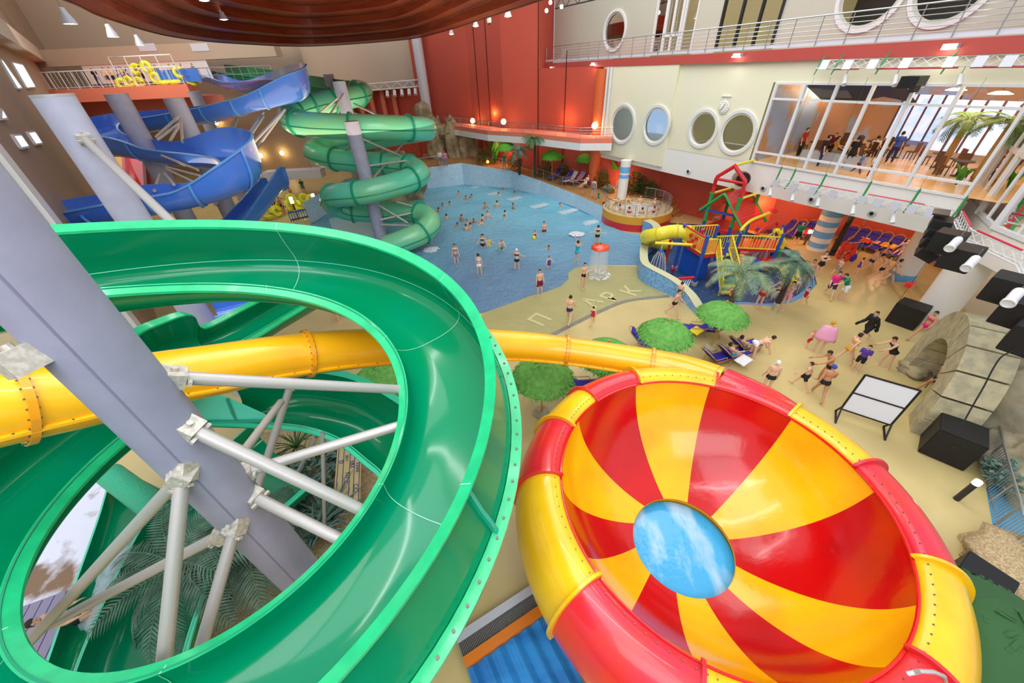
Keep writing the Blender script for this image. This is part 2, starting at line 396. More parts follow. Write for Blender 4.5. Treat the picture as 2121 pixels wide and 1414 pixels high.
# raised terrace between the pool wall and the red wall
redp = [V((-17, 56.5, 2.4)), V((-9.0, 55.5, 2.4)), V((-3.4, 52.5, 2.5)), V((.3, 48.3, 2.2)), V((3.6, 46.0, 1.7)), V((9.2, 39.8, 1.35)), V((9.9, 39.4, 1.3)), V((10.6, 38.8, 1.25)), V((13.0, 37.2, 1.2)), V((15.6, 35.2, 1.2))]
poolp = [V((-17, 44.3, 2.2)), V((-10.8, 46.6, 2.3)), V((-5.03, 48.2, 2.45)), V((.8, 45.3, 1.95)), V((3.9, 42.0, 1.5)), V((6.9, 37.2, 1.25)), V((8.62, 33.2, 1.2)), V((8.9, 34.3, 1.2)), V((10.3, 35.4, 1.2)), V((12.7, 35.45, 1.2)), V((14.35, 34.0, 1.2))]
b = MB(); b.grid([redp, poolp]); b.add([V((15.6, 35.2, 1.2)), V((14.35, 34.0, 1.2)), V((14.35, 34.0, 0)), V((15.6, 35.2, 0))], [(0, 1, 2, 3)])
mat('terrace', '#b98a50', .6, noise=(.8, '#a97a44', .4, .62)); struct(b, 'floor_terrace', 'terrace', 'raised brown terrace between the wave pool and the red wall')
b = MB()
for k in range(4): b.box((15.15+.28*k, 34.35-.26*k, .95-.3*k-.1), (.4, 2.0, .26), rz=-.75)
struct(b, 'floor_step_flight', 'terrace', 'brown steps down from the round hot tub terrace')
# red walls
red = [V((-24, 63, 0)), V((-15, 63, 0)), V((-12, 61.0, 0)), V((-3.6, 54.0, 0)), V((.3, 48.6, 0)), V((4.0, 46.4, 0)), V((9.4, 40.0, 0)), V((14.6, 36.2, 0)), V((18.2, 31.2, 0)), V((20.6, 28.2, 0)), V((24.5, 28.2, 0)), V((31.5, 21.5, 0))]
b = MB(); ribbon(b, red[:6], [0]*6, [23]*6); ribbon(b, red[5:7], [0]*2, [11.2]*2); ribbon(b, red[6:8], [0]*2, [4.2]*2); e_ = fp(20.2, 0, -1.55); ribbon(b, [red[5], V((e_.x, e_.y, 0))], [9]*2, [23]*2); struct(b, 'wall_red', 'red_wall', 'tall red wall behind the wave pool terrace')
b = MB(); ribbon(b, red[7:], [0]*5, [4.3]*5); struct(b, 'wall_red_lower', 'red_wall', 'low red wall under the cream building beside the loungers')
# vertical grooves and a corner pilaster of the red wall
b = MB()
for s in (.25, .6):
    p = red[3].lerp(red[4], s); b.box((p.x-.03, p.y-.03, 12.8), (.05, .05, 20), rz=-.9)
for q, h in ((red[5], 21), (red[5].lerp(red[6], .45), 10.5)): b.box((q.x-.03, q.y-.03, 2+h/2), (.06, .06, h), rz=-.8)
struct(b, 'trim_1', 'wood_ceil_dark', 'dark vertical joints in the tall red wall')
b = MB(); p = red[6]+V((-.3, -.2, 0)); b.cyl((p.x, p.y, 1), (p.x, p.y, 11), .55, n=20); struct(b, 'trim_2', mat('orange_wall', '#dd6a36', .6), 'round orange pier at the end of the red wall', smooth=True)
for k in range(7):
    b = MB(); x = -23+1.6*k; b.box((x, 62.6, 7), (.55, .6, 9.5)); struct(b, 'trim_%d' % (3+k), 'coral', 'upright coral rib under the beige panel, rib %d from the corner' % (k+1))
# beige back wall, with the overhanging panel to the right
b = MB(); b.box((-42, 62.4, 11), (42, .5, 26)); struct(b, 'wall_back', 'beige_wall', 'long beige back wall')
pl = DY(742, 195, 60.5); pr_ = DY(975, 165, 60.5)
b = MB(); b.box(((pl.x+pr_.x)/2-3, 60.7, (pl.z+24)/2+4.6/2-1.9), (pr_.x-pl.x+6, .5, 24-pl.z)); struct(b, 'wall_back_upper', 'beige_wall', 'beige panel hanging over the red recess')
# left wall
LW0 = V((-57, 58.6, 0)); LWd = V((.67, -.742, 0)).normalized(); LWn = V((LWd.y, -LWd.x, 0))
if LWn.dot(-LW0) < 0: LWn = -LWn
LWE = 61.0
b = MB(); q = LW0+LWd*LWE
b.add([LW0, q, q+V((0, 0, 26)), LW0+V((0, 0, 26))], [(0, 1, 2, 3)]); b.add([LW0+V((0, 0, 26)), LW0+V((-3, 8, 26)), LW0+V((-3, 8, 0)), LW0], [(0, 1, 2, 3)])
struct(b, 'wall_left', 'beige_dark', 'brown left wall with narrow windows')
b = MB(); b.add([LW0+LWn*.9+V((0, 0, 14.0)), q+LWn*.9+V((0, 0, 14.0)), q+LWn*.9+V((0, 0, 15.4)), LW0+LWn*.9+V((0, 0, 15.4))], [(0, 1, 2, 3)]); b.add([LW0+V((0, 0, 14)), q+V((0, 0, 14)), q+LWn*.9+V((0, 0, 14)), LW0+LWn*.9+V((0, 0, 14))], [(0, 1, 2, 3)])
struct(b, 'trim_10', 'beige_wall', 'beige bulkhead along the left wall')
def onleft(u, v, off=.06):
    r = ray(u, v); P = LW0+LWn*off; t = (P-V((0, 0, HC))).dot(LWn)/r.dot(LWn); return V((0, 0, HC))+r*t
wn = 0
def left_window(quad, label):
    global wn; wn += 1
    P = [onleft(*q) for q in quad]; c = sum(P, V())/4
    w = MB(); w.add([p for p in P], [(0, 1, 2, 3)]); o = struct(w, 'window_%d' % wn, 'sun_patch', label)
    f = MB()
    for i in range(4): f.bar(P[i], P[(i+1) % 4], .07, .1, up=LWn)
    f.build('window_frame', 'white_frame', o, smooth=False)
left_window(((0, 55), (6, 60), (25, 95), (0, 92)), 'tall bright window at the top of the left wall')
left_window(((0, 124), (3, 124), (44, 182), (36, 184)), 'narrow bright window strip on the left wall, left of a pair')
left_window(((24, 129), (46, 134), (72, 180), (55, 182)), 'bright window on the left wall beside the platform railing')
left_window(((0, 226), (3, 228), (13, 246), (0, 247)), 'small bright window low at the left edge of the left wall')
left_window(((25, 280), (41, 279), (58, 304), (43, 307)), 'small white wall opening, first of a pair below the platform')
left_window(((56, 274), (70, 272), (86, 297), (73, 299)), 'small white wall opening, second of a pair below the platform')
# ceiling of stepped curved timber rings
ring = [G(u, v, 14.2) for u, v in ((120, -6), (215, 35), (340, 72), (440, 86), (530, 92), (590, 95), (650, 95), (740, 90), (850, 80), (920, 64), (980, 45), (1045, 24), (1110, 3))]
ring = [V((-11.5, 8, 14.2))]+ring+[V((4.5, 20, 14.2)), V((7, 8, 14.2))]
rp = sp3(ring, 6); cz = V((-8, 24, 14.2))
b = MB(); rows = []
for k in range(9):
    f = 1-k*.105; z = 14.2+.5*k
    rows.append([V((cz.x+(p.x-cz.x)*f, cz.y+(p.y-cz.y)*f+0.0, z)) for p in rp])
b.grid([[p+V((0, 0, 1.2)) for p in rows[0]], rows[0]])
for k in range(8):
    nx = [V((p.x, p.y, rows[k][0].z)) for p in rows[k+1]]
    b.cur = 0; b.grid([rows[k], nx]); b.grid([nx, rows[k+1]])
b.poly(rows[8])
struct(b, 'ceiling', 'wood_ceil', 'dark red-brown timber ceiling of stepped curved rings')
b = MB()
for k in range(8): b.tube([p+V((0, 0, -.02)) for p in rows[k]], .035, 4)  # strips stand in for light caught on the lower ring edges
struct(b, 'ceiling_lit_edges', 'wood_brown', 'thin strips standing in for the lit edges of the timber ceiling rings')
# ---------------------------------------------------------------- building on the right
b = MB(); b.add([fp(8, 3.0, .1), fp(-21.3, 3.0, .1), fp(-21.3, 5.0, .1), fp(8, 5.0, .1)], [(0, 1, 2, 3)]); b.add([fp(8, 3.0, .1), fp(-21.3, 3.0, .1), fp(-21.3, 3.0, -8), fp(8, 3.0, -3)], [(0, 1, 2, 3)])
b.add([fp(8, 5, .1), fp(-21.3, 5, .1), fp(-21.3, 5, -12), fp(8, 5, -6)], [(0, 1, 2, 3)])
struct(b, 'floor_slab', 'white_paint', 'white slab edge of the upper storey over the loungers')
# speaker-like round vents in the slab edge
slab_vents = [(1263, 318), (1312, 330), (1365, 342), (1426, 355), (1581, 390), (1681, 413), (1806, 442)]
wins = [(4.45, 6.45, 1.38), (.15, 6.7, 1.25), (-4.6, 6.8, 1.08), (-7.66, 6.8, 1.17)]
def holes(ws, s0, s1, z0, z1, off, n=40):
    outer = [fp(s0, z0, off), fp(s1, z0, off), fp(s1, z1, off), fp(s0, z1, off)]
    hs = [[fp(s+r*cos(2*pi*k/n), z+r*sin(2*pi*k/n), off) for k in range(n)] for s, z, r in ws]
    # tessellate in the wall plane
    to2 = lambda p: V((p.dot(FD), p.z, 0))
    tri = tessellate_polygon([[to2(p) for p in outer]]+[[to2(p) for p in h] for h in hs]); flat = outer+[p for h in hs for p in h]
    return flat, [tuple(t) for t in tri]
b = MB(); v, f = holes(wins[:2], 8, -1.2, 3.45, 11.1, .35); b.add(v, f)
b.add([fp(8, 3.45, .35), fp(8, 11.1, .35), fp(8, 11.1, -4), fp(8, 3.45, -4)], [(0, 1, 2, 3)]); b.add([fp(8, 3.45, .35), fp(-1.2, 3.45, .35), fp(-1.2, 3.45, 0), fp(8, 3.45, 0)], [(0, 1, 2, 3)]); b.add([fp(-1.2, 3.45, .35), fp(-1.2, 11.1, .35), fp(-1.2, 11.1, 0), fp(-1.2, 3.45, 0)], [(0, 1, 2, 3)])
v, f = holes(wins[2:], -1.2, -9.2, 5.0, 11.1, .12); b.add(v, f)
b.add([fp(-9.2, 9.95, .12), fp(-21.3, 9.95, .12), fp(-21.3, 11.1, .12), fp(-9.2, 11.1, .12)], [(0, 1, 2, 3)])
struct(b, 'wall_right', 'cream', 'cream front wall of the building with round windows')
b = MB(); b.add([fp(6.5, 5.05, -5), fp(-9.2, 5.05, -5), fp(-9.2, 11, -5), fp(6.5, 11, -5)], [(0, 1, 2, 3)]); b.add([fp(-9.2, 5.05, -5), fp(-9.2, 5.05, 0), fp(-9.2, 11, 0), fp(-9.2, 11, -5)], [(0, 1, 2, 3)]); b.add([fp(-1.2, 5.05, -5), fp(-1.2, 5.05, 0), fp(-1.2, 11, 0), fp(-1.2, 11, -5)], [(0, 1, 2, 3)])
mat('room_olive', '#b5ad85', .7, emit=('#b5ad85', .25)); struct(b, 'wall_right_room', 'room_olive', 'olive rooms with a glow of their own behind the round windows')  # walls emit a little of their own colour to lighten the rooms
def round_window(s, z, r, off, label, pane='glass'):
    global wn; wn += 1
    w = MB(); c = fp(s, z, off); rg = []
    for k in range(48):
        a = 2*pi*k/48; rg.append([c+FD*(cos(a)*q)+V((0, 0, sin(a)*q))+FN*h for q, h in ((r-.02, -.3), (r-.02, .1), (r+.16, .1), (r+.16, -.05))])
    rg.append(rg[0]); w.grid(rg); o = struct(w, 'window_%d' % wn, 'white_frame', label, smooth=True)
    p = MB(); p.add([c+FD*(cos(2*pi*k/40)*r)+V((0, 0, sin(2*pi*k/40)*r))-FN*.08 for k in range(40)], [tuple(range(40))]); p.build('pane', pane, o, smooth=False)
    return o
for (s, z, r), off, lb in zip(wins, (.35, .35, .12, .12), ('round window farthest left on the cream wall, by the drainpipes', 'second round window on the cream wall, over the striped column', 'third round window on the cream wall, left of the clock', 'fourth round window on the cream wall, under the clock')):
    round_window(s, z, r, off, lb)
# pale blotched sheet that glows behind the first two windows
b = MB(); b.add([fp(7.5, 5.1, -4.8), fp(-1.1, 5.1, -4.8), fp(-1.1, 10.8, -4.8), fp(7.5, 10.8, -4.8)], [(0, 1, 2, 3)]); struct(b, 'window_back_light', mat('pale_room', '#bcd3ee', .6, emit=('#a9c8f0', .7), noise=(.5, '#f4f6fb', .45, .55)), 'bright far windows seen through the first two round windows')
# balcony
b = MB(); b.add([fp(23, 11.1, .4), fp(-22, 11.1, .4), fp(-22, 11.75, .4), fp(23, 11.6, .4)], [(0, 1, 2, 3)]); b.add([fp(23, 11.1, .4), fp(-22, 11.1, .4), fp(-22, 11.1, -2), fp(23, 11.1, -2)], [(0, 1, 2, 3)]); b.add([fp(23, 11.6, .4), fp(-22, 11.75, .4), fp(-22, 11.75, -2), fp(23, 11.6, -2)], [(0, 1, 2, 3)])
struct(b, 'floor_balcony', 'coral_band', 'long red balcony beam above the cream wall')
b = MB(); b.add([fp(20, 11.75, .30), fp(-22, 11.8, .30), fp(-22, 12.0, .30), fp(20, 11.95, .30)], [(0, 1, 2, 3)]); struct(b, 'baseboard_balcony', 'plain_white', 'white kerb along the upper balcony')
uw = [(9.5, 13.9, 1.3), (-12.1, 14.05, 1.4), (-15.7, 13.95, 1.38)]
def uprow(s0, s1, ws=()):
    v, f = holes(ws, s0, s1, 11.7, 24, -1.6); return v, f
b = MB(); v, f = uprow(20.2, 4.3, uw[:1]); b.add(v, f); v, f = uprow(-.2, -2.5); b.add(v, f); v, f = uprow(-7.1, -24, uw[1:]); b.add(v, f); b.add([fp(20.2, 11.7, -1.6), fp(20.2, 24, -1.6), fp(20.2, 24, -6), fp(20.2, 11.7, -6)], [(0, 1, 2, 3)])
struct(b, 'wall_right_upper', 'cream_up', 'grey-cream wall behind the upper balcony')
b = MB(); b.add([fp(17, 11.7, -6), fp(-24, 11.7, -6), fp(-24, 24, -6), fp(17, 24, -6)], [(0, 1, 2, 3)]); b.add([fp(17, 11.7, -1.6), fp(-24, 11.7, -1.6), fp(-24, 11.7, -6), fp(17, 11.7, -6)], [(0, 1, 2, 3)])
mat('office_wall', '#c9b98c', .7, emit=('#c9b98c', .12)); struct(b, 'wall_right_office', 'office_wall', 'yellow rooms with a faint built-in glow behind the upper glazing')  # faint emission in the walls replaces room lighting
mat('room_shade', '#3a352c', .6)
round_window(*uw[0], -1.6, 'oval-looking round window alone on the upper wall, left of the glass door', 'glass')
round_window(*uw[1], -1.6, 'big round window at the top edge, left one of two', 'glass')
round_window(*uw[2], -1.6, 'big round window at the top right, right one of two', 'glass')
for s, r in ((9.0, 2.6), (-12.6, 2.2), (-16.2, 2.3)):
    b = MB(); b.box(fp(s, 14.2, -3.2), (r*1.6, .1, r*1.8), rz=atan2(FD.y, FD.x)); struct(b, 'wall_shade_panel', 'room_shade', 'dark panel for the unlit room behind a round upper window')  # dark panel paints the shade of the room behind the window
def glazing(name, s0, s1, z0, z1, off, vert, horiz, label, fr='white_frame', w=.1):
    f = MB()
    for s in vert: f.bar(fp(s, z0, off), fp(s, z1, off), w, w*1.4, up=FN)
    for z in horiz: f.bar(fp(s0, z, off), fp(s1, z, off), w*.8, w*1.2, up=FN)
    o = struct(f, name, fr, label)
    p = MB(); p.add([fp(s0, z0, off-.03), fp(s1, z0, off-.03), fp(s1, z1, off-.03), fp(s0, z1, off-.03)], [(0, 1, 2, 3)]); p.build('pane', 'glass', o, smooth=False)
    return o
wn += 1; glazing('window_%d' % wn, 4.3, -.2, 11.8, 22, -1.6, (4.25, 3.1, 2.95, 1.2, 1.05, -.15), (11.85, 15.9, 22), 'glass wall with a white glazed door onto the upper balcony')
wn += 1; glazing('window_%d' % wn, -2.5, -7.1, 11.8, 22, -1.6, (-2.55, -4.1, -5.6, -7.05), (11.85, 22), 'glass wall with dark posts on the upper balcony', 'dark_steel', .14)
b = MB()
for s in (2.9, 2.1, 1.25): b.bar(fp(s, 11.9, -1.5), fp(s, 15.8, -1.5), .16, .1, up=FN)
for z in (11.95, 13.1, 15.8): b.bar(fp(2.9, z, -1.5), fp(1.25, z, -1.5), .14, .1, up=FN)
o = struct(b, 'door_1', 'white_frame', 'white framed glass door on the upper balcony')
h = MB(); h.tube([fp(1.45, 13.2, -1.42), fp(1.45, 13.2, -1.3), fp(1.45, 13.9, -1.3), fp(1.45, 13.9, -1.42)], .025, 6); h.build('door_handle', 'steel', o)
# restaurant glazing
vs = (-9.45, -11.3, -13.15, -15.0, -16.85, -18.7, -21.2)
wn += 1; REST = glazing('window_%d' % wn, -9.4, -21.25, 5.05, 9.92, .1, vs, (5.1, 5.75, 9.03, 9.9), 'big restaurant glass wall with slim white mullions', w=.13)
b = MB()
ra, rb = -9.3, -26
b.add([fp(ra, 5.06, -.1), fp(rb, 5.06, -.1), fp(rb, 5.06, -14), fp(ra, 5.06, -14)], [(0, 1, 2, 3)])
mat('rest_floor', '#d9a566', .25, noise=(.8, '#e6bf86', .4, .65), emit=('#d9a566', .25)); struct(b, 'floor_restaurant', 'rest_floor', 'warm shiny floor of the restaurant behind the glass')  # floor emits a little, lit warmth put into the material
b = MB(); b.add([fp(ra, 5, -13), fp(rb, 5, -13), fp(rb, 11, -13), fp(ra, 11, -13)], [(0, 1, 2, 3)]); b.add([fp(ra, 5, 0), fp(ra, 5, -13), fp(ra, 11, -13), fp(ra, 11, 0)], [(0, 1, 2, 3)])
mat('rest_wall', '#b58a66', .6, emit=('#a87850', .2), noise=(.35, '#8fb4e0', .5, .56)); struct(b, 'wall_restaurant', 'rest_wall', 'back wall of the restaurant, its glow and bluish window light painted in')  # wall emits by itself, bluish blotches paint the window light
b = MB(); b.add([fp(ra, 10.6, 0), fp(rb, 10.6, 0), fp(rb, 10.6, -13), fp(ra, 10.6, -13)], [(0, 1, 2, 3)]); struct(b, 'ceiling_restaurant', mat('rest_ceil', '#9a8a86', .5), 'ceiling of the restaurant')
# curved glass bay at the far right
bay = [V((24.1, 19.0, 0)), V((22.6, 17.1, 0)), V((21.3, 15.2, 0)), V((20.9, 13.2, 0)), V((21.3, 11.0, 0)), V((22.6, 8.6, 0))]
b = MB(); ribbon(b, bay, [3.6]*6, [5.0]*6); bi = [p+V((1.2, .3, 0)) for p in bay]; b.grid([[V((p.x, p.y, 3.6)) for p in bay], [V((p.x+4, p.y+1, 3.3)) for p in bay]]); b.grid([[V((p.x, p.y, 5.0)) for p in bay], [V((p.x+7, p.y+1, 5.0)) for p in bay]])
struct(b, 'floor_bay', 'white_paint', 'white curved edge under the glass bay')
b = MB(); b.grid([[V((p.x+6, p.y+2, 5.0)) for p in bay], [V((p.x+6, p.y+2, 12)) for p in bay]]); struct(b, 'wall_bay_back', mat('bay_in', '#a98c6a', .7, noise=(.5, '#d9dfe6', .45, .6)), 'brown interior behind the glass bay')
wn += 1; f = MB()
for i in range(6):
    f.bar(V((bay[i].x, bay[i].y, 5)), V((bay[i].x, bay[i].y, 11)), .2, .2)
    if i < 5:
        m_ = bay[i].lerp(bay[i+1], .5); f.bar(V((m_.x, m_.y, 5)), V((m_.x, m_.y, 11)), .1, .1)
        for z in (5.08, 7.6, 9.6): f.bar(V((bay[i].x, bay[i].y, z)), V((bay[i+1].x, bay[i+1].y, z)), .16, .18)
o = struct(f, 'window_%d' % wn, 'white_frame', 'white framed glass bay at the right edge')
p = MB(); p.grid([[V((q.x, q.y, 5)) for q in bay], [V((q.x, q.y, 11)) for q in bay]]); p.build('pane', 'glass', o, smooth=False)
# walkway in front of the red wall
wk = [V((-6.5, 55.3, 0)), V((-3.6, 52.6, 0)), V((.0, 47.6, 0)), V((3.6, 45.0, 0)), V((8.6, 39.6, 0)), V((10.2, 39.4, 0))]
wkz = [5.35]*6
def offset_path(pts, d):
    out = []
    for i, p in enumerate(pts):
        a = pts[max(0, i-1)]; c = pts[min(len(pts)-1, i+1)]; t = (c-a).normalized(); out.append(V((p.x+t.y*d, p.y-t.x*d, p.z)))
    return out
wf = offset_path(wk, 2.2)
b = MB(); b.grid([[V((p.x, p.y, 5.95)) for p in wk], [V((p.x, p.y, 5.95)) for p in wf], [V((p.x, p.y, 5.55)) for p in wf]]); struct(b, 'floor_walkway', 'coral', 'coral walkway floor along the tall red wall')
b = MB(); wg = offset_path(wk, 1.9); b.grid([[V((p.x, p.y, 5.55)) for p in wf], [V((p.x, p.y, 4.95)) for p in wf], [V((p.x, p.y, 4.95)) for p in wk]]); struct(b, 'trim_11', 'white_paint', 'white band under the coral walkway')
b = MB(); b.add([fp(8.4, 3.4, .5), fp(8.4, 5.2, .5), fp(13.5, 5.0, -.6), fp(13.5, 3.9, -.6)], [(0, 1, 2, 3)]); b.add([fp(8.4, 3.4, .5), fp(13.5, 3.9, -.6), fp(13.5, 3.9, -3), fp(8.4, 3.4, -3)], [(0, 1, 2, 3)]); struct(b, 'trim_12', 'white_paint', 'white bulkhead joining the walkway to the cream building')
WF = wf
# drainpipes at the corner of the cream building
for k, (s, z0) in enumerate(((7.7, 3.6), (7.2, 4.6), (6.7, 5.3))):
    b = MB(); p = fp(s, 0, .5); b.cyl((p.x, p.y, z0), (p.x, p.y, 11.1), .1, n=10); tag(b.build('drainpipe', 'galv' if k == 0 else 'white_frame'), 'pipe down the corner of the cream building, %s' % ('longest one at the very edge', 'middle one of the three', 'shortest one of the three')[k], 'pipe', 'pipes at the cream corner')
# slab under the start platform, left
b = MB(); b.prism([(-55, 48), (-32.9, 48), (-33.4, 50.2), (-40, 57), (-55, 57)], 10.15, 11.3); struct(b, 'floor_platform', 'coral', 'coral start platform of the slides, high on the left')
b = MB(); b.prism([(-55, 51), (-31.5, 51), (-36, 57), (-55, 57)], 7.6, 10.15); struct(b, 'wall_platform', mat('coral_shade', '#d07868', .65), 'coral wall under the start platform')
b = MB(); b.box((-41, 57.2, 14.3), (29, 1.6, 1.6)); o = struct(b, 'trim_13', 'beige_wall', 'beige duct along the back wall over the platform')
for u in (305, 414):
    p = DY(u, 98, 56.35); w = MB(); w.box(p, (2.0, .06, .7)); w.build('vent_grille', 'plain_white', o)
b = MB(); p = LW0+LWd*61.2; b.box((p.x, p.y, 6), (1.1, .5, 22), rz=atan2(LWd.y, LWd.x)); struct(b, 'trim_14', 'white_paint', 'white upright pier at the left edge')
p = LW0+LWd*62.6; b = MB(); b.box((p.x, p.y, 6), (.5, .4, 22), rz=atan2(LWd.y, LWd.x)); struct(b, 'trim_15', 'plain_white', 'slim white upright beside the pier at the left edge')
# columns
def column(name, base, top, r, label, bands=None, m='white_paint', n=28):
    t = thing(name, label, 'column', (base.x, base.y, base.z))
    o = MB(); o.cyl(base, V((base.x, base.y, top)), r, n=n); o.build('shaft', m, t)
    if bands:
        for k, (z0, z1) in enumerate(bands):
            q = MB(); q.cyl(V((base.x, base.y, z0)), V((base.x, base.y, z1)), r+.012, n=n); q.build('blue_band', 'col_blue', t)
    return t
c = G(1690, 515); column('striped_column', V((c.x, c.y, 0)), 4.0, .62, 'pale blue and white striped column under the slab beside the loungers', [(.25, .6), (.95, 1.4), (1.75, 2.1), (2.45, 2.95)])
c = V((10.9, 35.4, 0)); column('striped_column', V((c.x, c.y, 1.2)), 4.45, .45, 'white column with blue bands standing in the hot tub terrace', [(3.0, 3.3), (3.45, 3.95)])
c = G(1925, 660); column('round_column', V((c.x, c.y, 0)), 4.0, .75, 'thick white round column beside the black floor speaker')
c = V((25.2, 19.4, 0)); column('striped_column', V((24.3, 19.9, 0)), 4.0, .62, 'white column with a blue foot behind the hanging speakers', [(0, .5)])
c = V((21.2, 11.2, 0)); column('round_column', V((c.x, c.y, 0)), 3.6, .8, 'white round column at the right edge behind the stone arch')
p = DY(885, 230, 58); q = MB(); top = DY(850, 80, 58); t = thing('steel_column', 'tall pale grey column standing in front of the beige panel', 'column', (p.x, p.y, 2.3)); q.cyl((p.x, p.y, 2.3), (p.x, p.y, 16), .62, n=20); q.build('shaft', mat('col_grey', '#cfd2da', .45), t)
# ================================================================= SLIDES
def bulge(f, B): return B*sin(2*(f-pi/2))**.8 if pi/2 < f < pi else 0.0
def flume_mesh(inner, outer, depth, t=.05, m=12, drop_pow=.55, B=0.0):
    "open trough between two rims; returns a closed skin"
    rows = []
    for I, O in zip(inner, outer):
        a = O-I; bot = min(I.z, O.z)-depth; r = []
        for k in range(m+1):
            f = pi*k/m; x = .5-.5*cos(f); rim = I+a*x; s = sin(f)**drop_pow
            r.append(V((rim.x, rim.y, rim.z+(bot-rim.z)*s))+V((a.x, a.y, 0)).normalized()*bulge(f, B))
        ah = V((a.x, a.y, 0)).normalized(); q = []
        for k in range(m, -1, -1):
            f = pi*k/m; nx = -cos(f); p = r[k]+ah*(nx*t)-V((0, 0, t*sin(f))); q.append(p)
        rows.append(r+q)
    return rows
def lip_rows(rim, other, w, up=.03, drop=.0, h=.05):
    rows = []
    for P, Q in zip(rim, other):
        a = (P-Q); a.z = 0; a.normalize()
        p0 = P+V((0, 0, .012)); p1 = P+a*w+V((0, 0, .012-drop))
        rows.append([p0, p1, p1-V((0, 0, h)), p0-V((0, 0, h))-a*.0])
    return rows
def add_flume(mb_tr, mb_in, mb_out, inner, outer, depth, lw=.13, drop=.02, m=12, rise=None, B=0.0):
    mb_tr.grid(flume_mesh(inner, outer, depth, m=m, B=B), closed=True)
    mb_in.grid(lip_rows(inner, outer, lw, drop=drop), closed=True)
    mb_out.grid(lip_rows(outer, inner, lw, drop=drop if rise is None else -rise), closed=True)
def section(I, O, depth, lift=.012, m=24, pw=.55, B=0.0):
    a = O-I; bot = min(I.z, O.z)-depth; r = []
    for k in range(m+1):
        f = pi*k/m; x = .5-.5*cos(f); rim = I+a*x
        nx = cos(f); ah = V((a.x, a.y, 0)).normalized()
        r.append(V((rim.x, rim.y, rim.z+(bot-rim.z)*sin(f)**pw))+ah*(nx*lift+bulge(f, B))+V((0, 0, lift)))
    return r
def strip(mb, a, b): mb.add(a+b, [(k, k+1, len(a)+k+1, len(a)+k) for k in range(len(a)-1)])
# ---------------------------------------------------------------- big green open slide
HX, HY, HR, HZ = -4.824, 4.304, 3.702, 6.763
def hero(th, side):
    a = -th; z = HZ-.562*a+.080*a*a; r = HR*(1+.011*cos(2*(th+1.642)))+.115*a
    if side == 'i': r -= .7
    elif side == 'o': r += .7; z += .722
    return V((HX+r*cos(th), HY+r*sin(th), z))
A0, A1, NS = radians(176), radians(-212), 130
ths = [A0+(A1-A0)*k/NS for k in range(NS+1)]
hi = [hero(t, 'i') for t in ths]; ho = [hero(t, 'o') for t in ths]
# straight run leaving the first turn, heading under the upper arc
hi += sp3([hi[-1], G(415, 770, 5.35), G(470, 722, 5.2), G(530, 688, 5.05), G(585, 655, 4.9), G(640, 624, 4.75), G(700, 592, 4.6), G(760, 565, 4.5)], 4)[1:]
ho += sp3([ho[-1], G(285, 694, 6.05), G(340, 668, 5.95), G(398, 652, 5.85), G(424, 680, 5.05), G(500, 644, 4.95), G(578, 603, 4.8), G(640, 575, 4.7)], 4)[1:]
S1 = thing('open_slide', 'huge glossy green open slide spiralling around the big grey pole in front', 'water slide', (HX, HY, 0))
tr, li, lo = MB(), MB(), MB()
HB = .5
add_flume(tr, li, lo, hi, ho, .62, .18, .10, m=24, rise=.11, B=HB)
S1T = tr.build('trough', 'green_gel', S1); li.build('inner_rim', 'green_lip', S1, angle=30); lo.build('outer_rim', 'green_lip', S1, angle=30)
# bolted flange along the outside of the high wall, and upright flanges between panels
def outside(th, f, off=.06):
    "point on the outer skin, f=0 at the rim, 1 near the bottom"
    p = hero(th, 'o'); q = hero(th, 'i'); a = (p-q); a.z = 0; a.normalize(); bot = min(p.z, q.z)-.62
    ph = pi*(1-.33*f); x = .5-.5*cos(ph); rim = q+(p-q)*x
    z = rim.z+(bot-rim.z)*sin(ph)**.55
    return V((rim.x, rim.y, z))+a*(off+bulge(ph, HB))
fl_, bo = MB(), MB(); rows = []
for t in [A0+(A1-A0)*k/110 for k in range(111)]:
    if t < radians(-150): break
    p = outside(t, .42, .05); a = V((cos(t), sin(t), 0))
    rows.append([p, p+a*.17, p+a*.17-V((0, 0, .05)), p-V((0, 0, .05))])
fl_.grid(rows, closed=True); fl_.cur = 1
for k in range(70):
    t = radians(60-3.2*k); p = outside(t, .42, .14)
    fl_.cyl(p-V((0, 0, .07)), p+V((0, 0, .018)), .022, n=6)
fl_.build('side_flange', ['green_lip', 'bolt'], S1)
seams = MB()
for deg in (146, 97, 39, -22, -78, -128):
    t = radians(deg); a = section(hero(t, 'i'), hero(t, 'o'), 0.62, m=30, B=HB); b2 = section(hero(t-.0032, 'i'), hero(t-.0032, 'o'), .62, m=30, B=HB); strip(seams, a, b2)
    up = MB(); rr = []
    for f in [k/10 for k in range(11)]: rr.append([outside(t, f, .045), outside(t, f, .13), outside(t-.012, f, .13), outside(t-.012, f, .045)])
    up.grid(rr, closed=True); up.build('panel_flange', 'green_out', S1)
    for rim, oth in ((hero(t, 'i'), hero(t, 'o')), (hero(t, 'o'), hero(t, 'i'))):
        d = rim-oth; d.z = 0; d.normalize(); tg = V((-d.y, d.x, 0))*.008
        q0 = rim+V((0, 0, .018)); q1 = rim+d*.15+V((0, 0, .112 if rim.z > oth.z else -.075)); seams.add([q0-tg, q1-tg, q1+tg, q0+tg], [(0, 1, 2, 3)])
lng = []
for k in range(100):
    t = radians(160-k*1.6); s = section(hero(t, 'i'), hero(t, 'o'), .62, m=30, lift=.012, B=HB); lng.append((s[25], s[25]+V((0, 0, .016))))
strip(seams, [x[0] for x in lng], [x[1] for x in lng])
seams.build('joint_seams', mat('seam_pale', '#9fe6c8', .3), S1)
